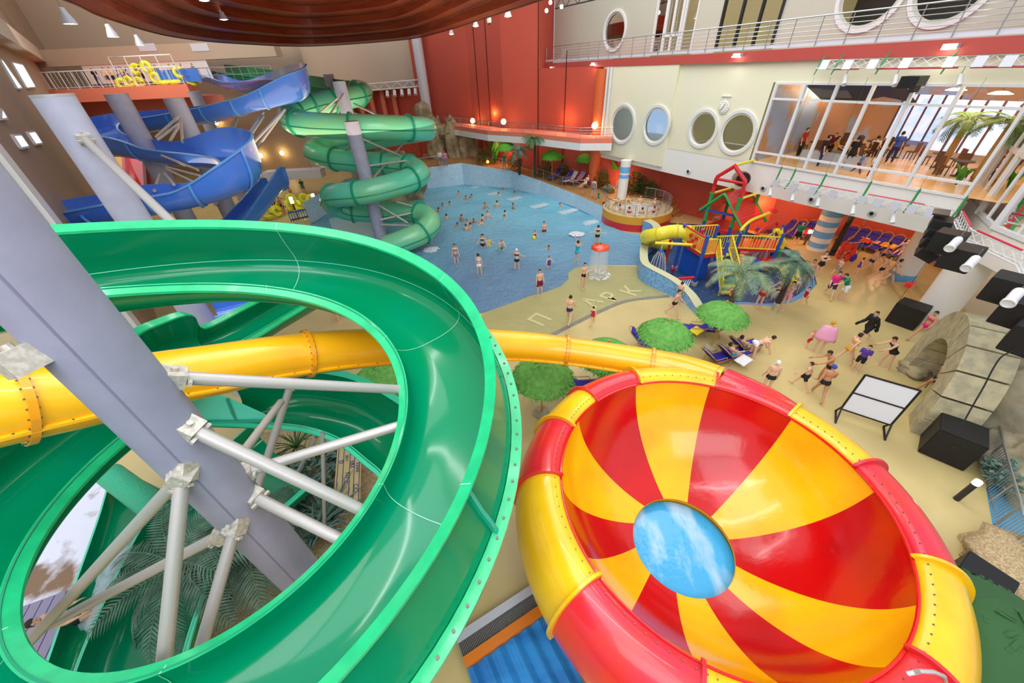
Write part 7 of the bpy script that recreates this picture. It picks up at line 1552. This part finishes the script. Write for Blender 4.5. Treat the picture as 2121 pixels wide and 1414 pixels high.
# (pose, u, v of the feet, floor z, facing, label, options)
standing = [
 ('stand', 1118, 610, -.02, .3, 'man in maroon swim shorts standing at the water line', dict(suit=so('maroon'))),
 ('relax', 1207, 596, 0, .5, 'man in black briefs beside the mushroom fountain', dict(suit=br('black'))),
 ('walk2', 1178, 668, 0, 2.7, 'man in navy briefs walking up the beach, seen from behind', dict(suit=br('navy'))),
 ('walk', 1226, 671, 0, 2.9, 'small child in a red swimsuit by the drain channel', dict(suit=sw('red'), h=1.15, hair='hair_dark')),
 ('relax', 1194, 545, -.05, 2.2, 'woman in a turquoise swimsuit with raised arms at the edge of the shallow water', dict(suit=sw('turquoise'), fem=True, long_hair=True)),
 ('hips', 1236, 503, -.3, 2.8, 'woman in a dark bikini standing just behind the mushroom fountain', dict(suit=bk('black'), fem=True)),
 ('walk', 1392, 655, 0, .8, 'person in black briefs beside the end of the wavy wall', dict(suit=br('black'))),
 ('stand', 1402, 628, 0, 2.4, 'dark-haired girl close behind the person at the end of the wavy wall', dict(suit=br('denim'), fem=True, long_hair=True, h=1.4)),
 ('stand', 1568, 637, 0, 2.9, 'woman in a red bikini bottom standing with her back turned at the pool edge', dict(suit=(('briefs', 'cloth_red'), ('top', 'cloth_white')), fem=True, long_hair=True)),
 ('folded', 1620, 640, 0, -1.2, 'woman in a pink bikini right of the palm with the pale foot', dict(suit=bk('pink'), fem=True)),
 ('sit', 1608, 612, -.12, -1.4, 'person sitting in the shallow water behind the dark palm trunk', dict(suit=br('navy'), fem=True, long_hair=True)),
 ('stand', 1634, 604, -.1, -1.0, 'child in a yellow top standing in the shallow pool', dict(suit=(('shirt', 'cloth_yellow'), ('briefs', 'cloth_yellow')), h=1.1)),
 ('relax', 1648, 602, -.1, -.6, 'child in white in the shallow pool beside the child in yellow', dict(suit=sw('white'), h=1.2, fem=True)),
 ('walk', 1660, 632, 0, -1.2, 'child in a red swimsuit running along the pool rim', dict(suit=sw('red'), h=1.2, fem=True)),
 ('stand', 1665, 588, -.1, -.4, 'tanned person standing in the shallow pool under the dark palm', dict(suit=br('black'), skin='skin_tan')),
 ('folded', 1688, 574, 0, -.3, 'woman in a black swimsuit with folded arms at the rim of the shallow pool', dict(suit=sw('black'), fem=True)),
 ('walk2', 1712, 616, 0, -.5, 'person in a hot pink shirt and blue patterned shorts', dict(suit=ss('navy', 'hotpink'))),
 ('reach', 1738, 622, 0, -2.0, 'person in a green top and white shorts beside the hot pink shirt', dict(suit=ss('white', 'green'), fem=True)),
 ('walk', 1728, 572, 0, -1.3, 'child in grey walking left of the life vest rack', dict(suit=so('grey'), h=1.3)),
 ('walk2', 1792, 566, 0, 1.0, 'man in dark briefs, leftmost of the group walking in from the right', dict(suit=br('navy'))),
 ('walk', 1815, 552, 0, .9, 'woman in a dark bikini, rearmost of the walking group', dict(suit=bk('navy'), fem=True)),
 ('walk', 1812, 583, 0, .7, 'man in black briefs, in the middle of the walking group', dict(suit=br('black'))),
 ('walk2', 1832, 590, 0, .8, 'woman in a grey bikini, front right of the walking group', dict(suit=bk('grey'), fem=True)),
 ('stand', 1770, 570, 0, 1.2, 'child in purple beside the walking group', dict(suit=sw('purple'), h=1.2, fem=True)),
 ('walk2', 1872, 566, 0, 1.4, 'person in white briefs walking beside the striped hanging cable', dict(suit=br('white'), fem=True, skin='skin_mid')),
 ('stand', 1645, 507, 0, -.8, 'attendant in a green shirt and black shorts in front of the loungers', dict(suit=ss('black', 'green'))),
 ('stand', 1668, 720, 0, -2.6, 'small child in red trunks with a blond head next to the pink towel', dict(suit=so('red'), hair='hair_fair', h=1.05)),
 ('walk2', 1782, 705, 0, -1.6, 'person wearing a loose black robe', dict(suit=(('robe', 'cloth_black'),))),
 ('walk', 1742, 752, 0, 1.4, 'woman in a pale bikini walking behind the boy in the blue vest', dict(suit=bk('gold'), fem=True)),
 ('stand', 1768, 768, 0, -.9, 'boy in a blue and purple vest with dark shorts', dict(suit=ss('black', 'purple'), h=1.45)),
 ('reach', 1827, 760, 0, -1.8, 'woman in a black swimsuit leaning forward by the stone arch', dict(suit=sw('black'), fem=True)),
 ('reach', 1700, 790, 0, -1.9, 'man with goggles and black briefs bending forward, rear of three', dict(suit=br('black'), skin='skin_tan')),
 ('walk', 1655, 803, 0, -2.4, 'boy in black trunks with flip-flops, left of three', dict(suit=so('black'), h=1.45)),
 ('walk2', 1690, 822, 0, 2.6, 'man in black briefs with a blue cap, front of three', dict(suit=br('black'), skin='skin_tan', cap='cloth_blue')),
 ('stand', 1581, 812, 0, 2.8, 'man with a white cap rising behind the rim of the bowl', dict(cap='cloth_white')),
 ('walk', 1915, 818, 0, -1.9, 'man in black briefs stepping into the stone arch', dict(suit=br('black'), skin='skin_tan')),
 ('walk', 1897, 705, 0, -1.4, 'person in a pink bikini behind the black cube speaker', dict(suit=bk('hotpink'), fem=True, skin='skin_mid')),
 ('bend', 1552, 742, 0, 1.4, 'person bending over a lounger beside the open-pole umbrella', dict(suit=br('white'), skin='skin_pale')),
 ('stand', 700, 668, 0, 2.7, 'person standing on the deck seen between the green rim and the yellow tube', dict(suit=br('gold'), fem=True)),
 ('stand', 1228, 410, 1.25, 2.6, 'woman in a pale swimsuit leaning at the terrace railing', dict(suit=sw('grey'), fem=True)),
 ('stand', 1238, 420, 1.22, .3, 'small child in bright green and red by the terrace railing', dict(suit=ss('green', 'green'), h=1.05)),
 ('stand', 1278, 408, 1.2, .4, 'woman in a blue bikini standing beside the striped far column', dict(suit=bk('blue'), fem=True)),
 ('stand', 914, 345, 2.35, .1, 'person in a white shirt standing under the tall rock arch', dict(suit=ss('grey', 'white'))),
 ('stand', 924, 346, 2.35, .1, 'person in grey beside the white shirt under the tall rock arch', dict(suit=cl('grey', 'pink'), fem=True)),
 ('stand', 1045, 352, 2.0, .2, 'person in green standing among the plants on the far terrace', dict(suit=cl('grey', 'green'))),
 ('stand', 1127, 478, -.9, .2, 'adult standing chest-high in the pool behind a child', dict(suit=so('maroon'))),
 ('stand', 1108, 492, -.6, .3, 'child with a red top in the pool in front of the adult', dict(suit=sw('red'), h=1.2)),
 ('stand', 946, 545, -.25, .2, 'woman in a blue bikini wading near the green rim', dict(suit=bk('denim'), fem=True, long_hair=True)),
 ('stand', 994, 568, -.2, 2.9, 'woman in a pale bikini wading with her back turned', dict(suit=bk('white'), fem=True)),
 ('wade', 1071, 556, -.25, 2.8, 'woman with a white bathing cap and black bikini bottom wading', dict(suit=bk('black'), fem=True, cap='cloth_white')),
 ('wade', 1137, 556, -.35, .3, 'child in a purple swimsuit raising an arm in shallow water', dict(suit=sw('purple'), h=1.3)),
 ('stand', 1536, 455, 1.0, .5, 'person in a blue top up on the climbing frame tower', dict(suit=ss('blue', 'blue'), h=1.5)),
 ('relax', 1475, 482, -.1, .2, 'tanned person standing in the water under the tower posts', dict(suit=br('gold'), skin='skin_tan', fem=True)),
 ('stand', 1448, 505, 1.9, .4, 'child in red on the first deck of the climbing frame', dict(suit=ss('red', 'red'), h=1.1)),
 ('sit', 1510, 617, .15, .2, 'child in an orange swimsuit sitting at the foot of the yellow stairs', dict(suit=sw('orange'), h=1.0)),
]
for pose, u, v, z, fc, lb, kw in standing:
    q = G(u, v, max(z, 0) if z > -.15 else 0.0); q.z = z
    person('raised' if 'raised arms' in lb else pose, q, fc, lb, **kw)
# woman wrapped in a pink towel
q = G(1692, 727); tw = person('stand', q, 2.5, 'woman in a yellow cap wrapped in a wide pink towel', suit=br('black'), fem=True, cap='cloth_gold')
b = MB(); rows = []
for k in range(17):
    a = pi*(-.12+1.24*k/16); rows.append([V((cos(a)*r*1.5, sin(a)*r*.9+.02, z)) for r, z in ((.12, 1.47), (.17, 1.41), (.23, 1.15), (.27, .9), (.29, .74+.04*sin(k*1.9)))])
b.grid(rows); o = b.build('pink_towel', mat('towel_pinkish', '#f0a8cc', .9), None); o.location = q; o.rotation_euler = (0, 0, 2.5); md = o.modifiers.new('t', 'SOLIDIFY'); md.thickness = .015; tag(o, 'wide pink towel draped over the shoulders of the woman in the yellow cap', 'towel')
# on the loungers and in the hot tub
for u, v, z, fc, lb, kw in ((1512, 745, -.02, 1.9, 'person lying on the lounger beside the open-pole umbrella', dict(suit=br('turquoise'), fem=True)), (1535, 730, -.02, 1.9, 'second person lying on the far lounger beside the open-pole umbrella', dict(suit=br('green'))), (1858, 531, 0, -1.1, 'woman in a grey swimsuit lying on the last lounger of the row', dict(suit=sw('grey'), fem=True, long_hair=True)), (1212, 388, 1.45, -1.0, 'person reclining on the far terrace beside the mauve lounger', dict(suit=bk('white'), fem=True))):
    p = G(u, v, max(z, 0)); p.z += z if z < 0 else 0; person('recline', p, fc, lb, **kw)
for k, (a, r_, hr, su) in enumerate(((200, 1.75, 'hair_brown', 'white'), (232, 1.8, 'hair_dark', 'red'), (265, 1.75, 'hair_dark', 'black'), (300, 1.8, 'hair_brown', 'blue'), (335, 1.75, 'hair_dark', 'black'), (20, 1.8, 'hair_fair', 'pink'), (65, 1.75, 'hair_dark', 'navy'), (100, 1.8, 'hair_brown', 'gold'), (140, 1.75, 'hair_fair', 'green'))):
    c_ = hot_c+V((r_*cos(radians(a)), r_*sin(radians(a)), .42)); person('sit', c_, radians(a)+pi/2+pi, 'bather sitting in the hot tub, %s' % ('farthest left', 'front left', 'front, just left of the middle', 'front, right of the middle', 'right front', 'farthest right', 'right at the back', 'middle of the back', 'left at the back beside the striped column')[k], suit=sw(su) if k % 2 else br(su), fem=bool(k % 2), hair=hr, group='bathers in the hot tub')
# swimmers in the wave pool
sg = 'swimmers in the wave pool'
swim = [(950, 401, 'far left of the pool, alone near the end wall'), (962, 409, 'far left, left one of a close pair'), (968, 408, 'far left, right one of a close pair'), (926, 425, 'beside the lower green coil, left of two'), (941, 422, 'beside the lower green coil, right of two'), (899, 438, 'in red, right against the green tube'), (1005, 432, 'upright swimmer left of the third wave crest'), (1030, 428, 'upright swimmer under the third wave crest'), (1063, 433, 'with pale arms, right of the upright ones'), (925, 450, 'with spread arms near the green tube end'), (957, 457, 'upright in the left row'), (968, 461, 'small head in the left row, second'), (979, 456, 'small head in the left row, third'), (1000, 457, 'upright, fourth in the left row'), (1010, 450, 'upright, right end of the left row'), (1045, 452, 'left one of a pair near the middle'), (1050, 445, 'right one of a pair near the middle'), (937, 468, 'lone swimmer below the left row'), (989, 464, 'small head at the lower end of the left row'), (966, 478, 'dark-haired adult next to a child in pink'), (975, 475, 'child in pink next to a dark-haired adult'), (989, 495, 'splashing left of a standing couple'), (1041, 405, 'at the wall by the second wave crest'), (1066, 402, 'head close to the pool wall, behind the crests'), (1144, 408, 'head by the pool wall left of the fifth crest'), (1160, 427, 'dark-haired, between the fourth and fifth crests'), (979, 379, 'tiny head at the far corner under the wall'), (1322, 530, 'at the wavy wall with one arm out'), (1132, 512, 'swimming with spread arms in the middle foreground'), (1042, 396, 'tiny head below the terrace railing')]
rs = random.Random(4)
for k, (u, v, wh) in enumerate(swim):
    q = G(u, v, 0.0); up_ = 'upright' in wh or 'adult' in wh; su = 'red' if 'red' in wh else 'pink' if 'pink' in wh else rs.choice(('black', 'navy', 'blue', 'maroon'))
    person('wade' if up_ else rs.choice(('swim', 'wade', 'swim')), V((q.x, q.y, 0)), rs.uniform(0, 6.28), 'swimmer ' + wh, skin=rs.choice(('skin_pale', 'skin_mid', 'skin_tan')), hair=rs.choice(('hair_dark', 'hair_brown', 'hair_black')), suit=br(su), group=sg, sink=0)
    o = C.objects[-1]
for o in [x for x in C.objects if x.get('group') == sg]:
    bd = [c for c in o.children if c.name.startswith('body')][0]; top = max((v.co.z for v in bd.data.vertices))*o.scale.x
    o.location.z = (.62 if 'upright' in o['label'] or 'adult' in o['label'] else .34)-top
for u, v, lb, kw in ((1000, 510, 'dark-haired woman standing waist-deep, left of the child with the green ring', dict(fem=True, long_hair=True, suit=bk('black'))), (1013, 508, 'child in bright green standing in the pool beside the dark-haired woman', dict(suit=sw('yellow'), h=1.45, hair='hair_fair')), (1038, 516, 'fair-haired person bending over in the water, right of the child in green', dict(suit=br('green'), hair='hair_fair'))):
    q = G(u, v); person('reach' if 'bending' in lb else 'wade', V((q.x, q.y, -.75)), rs.uniform(-.4, .6), lb, **kw)
person('recline', G(186, 1290, 1.0), 2.4, 'person sliding down the run-out chute at the bottom left', suit=br('black'))
b = MB(); q = G(1106, 492, .08); b.sphere(q, (.16, .16, .16), 14, 10); tag(b.build('beach_ball', 'ring_yellow'), 'yellow ball floating in front of the child in red', 'ball')
# queue on the start platform
for k, (u, y, fc, lb, kw) in enumerate(((205, 51.5, .6, 'person in a black top and long black trousers, leftmost on the platform', dict(suit=cl('navy', 'black'))), (228, 50.6, .3, 'boy in dark shorts, first of a trio on the platform', dict(suit=so('black'))), (234, 51.2, .3, 'fair-skinned girl between two boys on the platform', dict(suit=sw('pink'), fem=True, h=1.6)), (241, 50.6, .3, 'boy in dark shorts, last of a trio on the platform', dict(suit=so('black'))), (263, 50.6, .2, 'person behind the yellow double tube with the blue print', dict(suit=so('navy'))), (292, 50.4, .4, 'person carrying a tube on the head, platform middle', dict(suit=br('black'))), (304, 50.0, -.3, 'tanned person in dark trunks beside the tall tube', dict(suit=so('black'), skin='skin_tan')), (337, 50.6, .2, 'tall person standing behind the railing right of the tall tube', dict(suit=cl('navy', 'grey'))), (366, 50.4, .2, 'dark-haired person between the two right-hand tubes', dict(suit=so('maroon'))), (378, 50.8, .1, 'person in a green shirt at the right of the platform', dict(suit=ss('grey', 'green'))), (390, 50.8, 0, 'person in a white top at the right of the platform', dict(suit=ss('grey', 'white'), fem=True)), (413, 51.4, -.3, 'attendant in green beside the slide start', dict(suit=ss('black', 'green'))))):
    p = DY(u, 170, y); person(('stand', 'relax', 'folded', 'stand', 'hips', 'raised', 'relax', 'stand')[k % 8], V((p.x, p.y, 11.32)), fc, lb, group='people queuing on the start platform', **kw)
# people at the tube landing
for k, (u, v, lb, kw) in enumerate(((563, 448, 'person in a yellow vest at the left of the landing queue', dict(suit=ss('black', 'gold'))), (572, 446, 'person in a purple vest at the landing', dict(suit=ss('black', 'purple'), fem=True)), (578, 438, 'person in an orange vest at the landing', dict(suit=ss('navy', 'orange'))), (590, 442, 'dark-haired person with a tube in the middle of the landing', dict(suit=br('black'), skin='skin_tan')), (596, 446, 'second bather close to the green rim at the landing', dict(suit=br('maroon'))), (610, 420, 'tall tanned long-haired person walking at the landing', dict(suit=so('black'), skin='skin_tan', long_hair=True)), (632, 402, 'attendant in a green shirt behind the upright tubes', dict(suit=ss('grey', 'green'))))):
    person(('stand', 'walk', 'relax', 'walk2', 'stand', 'walk', 'stand')[k], G(u, v), rs.uniform(-1, 1), lb, group='people at the tube landing', **kw)
# restaurant guests
for k, (s, d_, fc, pose, lb, kw) in enumerate(((-13.2, -1.2, .8, 'stand', 'woman in a dark jacket standing inside the restaurant glass', dict(suit=cl('navy', 'black'), fem=True, long_hair=True)), (-14.6, -1.8, 2.0, 'stand', 'person in black behind the woman in the dark jacket', dict(suit=cl('black', 'black'))), (-15.6, -1.0, .6, 'walk', 'child in pale blue and pink running inside the restaurant', dict(suit=cl('maroon', 'denim'), h=1.15)), (-16.4, -.9, -.4, 'stand', 'child in a white shirt inside the restaurant', dict(suit=cl('maroon', 'white'), h=1.1)), (-15.4, -5.2, 2.6, 'stand', 'man in a blue shirt and navy trousers deeper inside the restaurant', dict(suit=cl('navy', 'blue'))), (-12.3, -4.4, 1.0, 'sit', 'guest in beige sitting at a table inside the restaurant', dict(suit=cl('grey', 'gold'))), (-11.4, -5.5, -1.0, 'sit', 'guest in dark clothes sitting at the left tables', dict(suit=cl('black', 'maroon'))), (-13.8, -6.2, 2.2, 'sit', 'guest in white sitting at the middle tables', dict(suit=cl('navy', 'white'))), (-10.6, -3.2, .4, 'stand', 'person in red standing at the left end of the restaurant', dict(suit=cl('black', 'red'))))):
    person(pose, fp(s, 5.08, d_), fc, lb, **kw)
# ================================================================= RESTAURANT
def make_table(label):
    t = thing('cafe_table', label, 'table', (0, 0, 0), 'restaurant tables'); b = MB(); b.cyl((0, 0, .7), (0, 0, .74), .42, n=20); b.build('tabletop', 'wood_brown', t); b = MB(); b.cyl((0, 0, 0), (0, 0, .7), .04); b.cyl((0, 0, 0), (0, 0, .03), .22); b.build('pedestal', 'dark_steel', t); return t
def make_cchair(label, m):
    t = thing('cafe_chair', label, 'chair', (0, 0, 0), 'restaurant chairs'); b = MB(); b.box((0, 0, .45), (.42, .42, .05)); b.build('seat', m, t); b = MB(); b.box((0, .2, .72), (.42, .04, .5)); b.build('backrest', m, t)
    for x in (-.18, .18):
        for y in (-.18, .18): b = MB(); b.bar((x, y, 0), (x, y, .45), .035); b.build('leg', 'dark_steel', t)
    return t
tb = make_table('x'); ch = make_cchair('x', 'wood_brown'); first = True
tbl = [(-10.6, -5.0), (-12.0, -5.2), (-13.4, -5.0), (-11.2, -7.6), (-13.0, -7.8), (-14.8, -7.4), (-17.6, -6.0), (-19.2, -4.4)]
rk = ('left end, nearest the glass', 'second from the left near the glass', 'third from the left near the glass', 'left in the back row', 'second in the back row', 'third in the back row', 'right of the man in blue', 'far right beside the palms')
for k, (s, d_) in enumerate(tbl):
    p = fp(s, 5.08, d_); lb = 'round brown restaurant table, ' + rk[k]
    if k == 0: tb.location = p; tb['label'] = lb
    else: dup(tb, p, 0, lb)
    for j in range(3):
        a = 2*pi*j/3+k; q = p+V((cos(a)*.75, sin(a)*.75, 0)); lb = 'brown restaurant chair at the table ' + rk[k] + ', ' + ('one side', 'other side', 'back side')[j]
        if k == 0 and j == 0: ch.location = q; ch.rotation_euler = (0, 0, a-pi/2); ch['label'] = lb
        else: dup(ch, q, a-pi/2, lb)
b = MB(); b.grid([[fp(s, z+.25*sin(s*1.3), d_) for s in (-10.2, -11.6, -13, -14.4, -15.8)] for d_, z in ((-1.6, 9.9), (-4.0, 8.9), (-6.0, 8.6))]); o = b.build('fabric_canopy', mat('canopy_blue', '#33486e', .6), None); tag(o, 'dark blue fabric canopy hanging inside the restaurant', 'canopy')
for k, (s, d_, lb) in enumerate(((-17.5, -8.5, 'bright bluish window band at the back of the restaurant, right part'), (-13.6, -11.5, 'bright bluish window band at the back of the restaurant, middle part'), (-21.0, -7.0, 'bright bluish window band at the back of the restaurant, far right'))):
    b = MB(); b.add([fp(s+1.6, 5.6, d_), fp(s-1.6, 5.6, d_), fp(s-1.6, 8.6, d_), fp(s+1.6, 8.6, d_)], [(0, 1, 2, 3)]); f = struct(b, 'window_back_%d' % (k+1), mat('back_win', '#a9c6f2', .4, emit=('#9fc2f5', 1.0), noise=(1.1, '#e8f0ff', .42, .6)) if 'back_win' not in M else 'back_win', lb)
    g = MB()
    for j in range(5): g.bar(fp(s+1.6-.8*j, 5.6, d_+.03), fp(s+1.6-.8*j, 8.6, d_+.03), .08)
    g.build('window_frame', 'wood_brown', f, smooth=False)
for k, (s, d_) in enumerate(((-18.4, -4.2), (-20.4, -3.0))):
    p = fp(s, 5.08, d_); palm(p, 2.6, ('palm with a golden trunk inside the restaurant, left one', 'palm with a golden trunk inside the restaurant, right one')[k], 'leaf_green', 1.3, 10, .9, (0, 0), .15, mat('gold_trunk', '#c08a3a', .6) if 'gold_trunk' not in M else 'gold_trunk', seed=30+k)
b = MB(); b.box(fp(-13.6, 5.45, -1.9), (3.6, .35, .8), rz=atan2(FD.y, FD.x)); tag(b.build('planter_counter', 'grey_panel', smooth=False), 'low grey counter just inside the restaurant glass', 'counter')
for k, (s, d_) in enumerate(((-11.5, -4), (-14.0, -6.5), (-17.0, -4.5), (-19.4, -2.6))):
    c = fp(s, 9.4, d_); t = thing('hanging_lamp', 'white hanging lamp inside the restaurant, %s from the left' % order[k], 'lamp', c, 'hanging lamps in the restaurant'); b = MB(); b.lathe([(.001, .1), (.2, .08), (.42, -.02), (.001, -.04)], c, 18); b.build('shade', 'lamp_warm', t); b = MB(); b.cyl(c, V((c.x, c.y, fp(0, 10.6).z)), .012, n=5); b.build('cord', 'rubber', t)
# ================================================================= LIGHT
w = bpy.data.worlds.new('world'); bpy.context.scene.world = w; w.use_nodes = True
nt_ = w.node_tree; tc_ = nt_.nodes.new('ShaderNodeTexCoord'); sz_ = nt_.nodes.new('ShaderNodeSeparateXYZ'); mr_ = nt_.nodes.new('ShaderNodeMapRange'); mx_ = nt_.nodes.new('ShaderNodeMix'); mx_.data_type = 'RGBA'
nt_.links.new(tc_.outputs['Generated'], sz_.inputs[0]); nt_.links.new(sz_.outputs['Z'], mr_.inputs['Value']); mr_.inputs['From Min'].default_value = -.25; mr_.inputs['From Max'].default_value = .3; nt_.links.new(mr_.outputs[0], mx_.inputs['Factor'])
mx_.inputs['A'].default_value = lin('#5c5650'); mx_.inputs['B'].default_value = lin('#f5f6ff'); nt_.links.new(mx_.outputs['Result'], nt_.nodes['Background'].inputs[0])
w.node_tree.nodes['Background'].inputs[1].default_value = .92
def area(name, loc, target, size, power, col='#ffffff', size_y=None):
    l = bpy.data.lights.new(name, 'AREA'); l.energy = power; l.size = size; l.color = lin(col)[:3]
    if size_y: l.shape = 'RECTANGLE'; l.size_y = size_y
    o = bpy.data.objects.new(name, l); C.objects.link(o); o.location = loc
    o.rotation_euler = (V(target)-V(loc)).to_track_quat('-Z', 'Y').to_euler(); return o
def point(name, loc, power, col, r=.2):
    l = bpy.data.lights.new(name, 'POINT'); l.energy = power; l.color = lin(col)[:3]; l.shadow_soft_size = r
    o = bpy.data.objects.new(name, l); C.objects.link(o); o.location = loc; return o
area('skylight', (6, 26, 23), (6, 26, 0), 16, 3000, '#fffdf6', 26)
area('skylight_near', (-3, 2, 24), (-3, 6, 0), 12, 1500, '#f4f7ff', 14)
area('ceiling_fill', (-10, 30, 8), (-10, 30, 20), 14, 1500, '#ffe2c0', 18)  # unseen fill, added to brighten the timber ceiling from below
area('back_wall_fill', (-38, 38, 20), (-36, 62, 9), 16, 3200, '#fff0e0', 8)  # unseen fill, added to brighten the beige back wall
area('front_fill', (0, -6, 17), (0, 30, 4), 16, 1500, '#ffffff', 8)
area('under_slab_fill', (17.5, 27.5, 2.5), (24, 26, .3), 6, 160, '#ffb070', 3)  # warm fill added to brighten the deck beneath the slab
for p_, pw, c_ in (((22.5, 25.6, 2.4), 120, '#ffb478'), ((26.0, 22.8, 2.4), 120, '#ffc090'), ((19.5, 28.6, 2.2), 90, '#ffb070'), ((11.0, 37.6, 2.2), 70, '#ffb470'), ((0, 47.0, 3.6), 90, '#ffb070'), ((-1, 50, 7.2), 80, '#ffb060'), ((6, 42.5, 7.0), 80, '#ffb060')): point('warm_lamp', p_, pw, c_, .3)
for k in range(5): point('restaurant_lamp', fp(-11-2.4*k, 9.6, -4.5), 260, '#ffd0a0', .4)
for y_ in (3, 9, 16): area('streak_light', (-2, y_, 21), (-2, y_, 0), 16, 420, '#ffffff', .5)  # unseen strips added to draw streak highlights on the slides
sc = bpy.context.scene
sc.view_settings.view_transform = 'Standard'; sc.view_settings.look = 'None'; sc.view_settings.exposure = 0.05
sc.cycles.use_denoising = True; sc.cycles.max_bounces = 5; sc.cycles.diffuse_bounces = 3; sc.cycles.glossy_bounces = 2; sc.cycles.transparent_max_bounces = 10; sc.cycles.use_adaptive_sampling = True; sc.cycles.adaptive_threshold = .045; sc.cycles.sample_clamp_indirect = 6
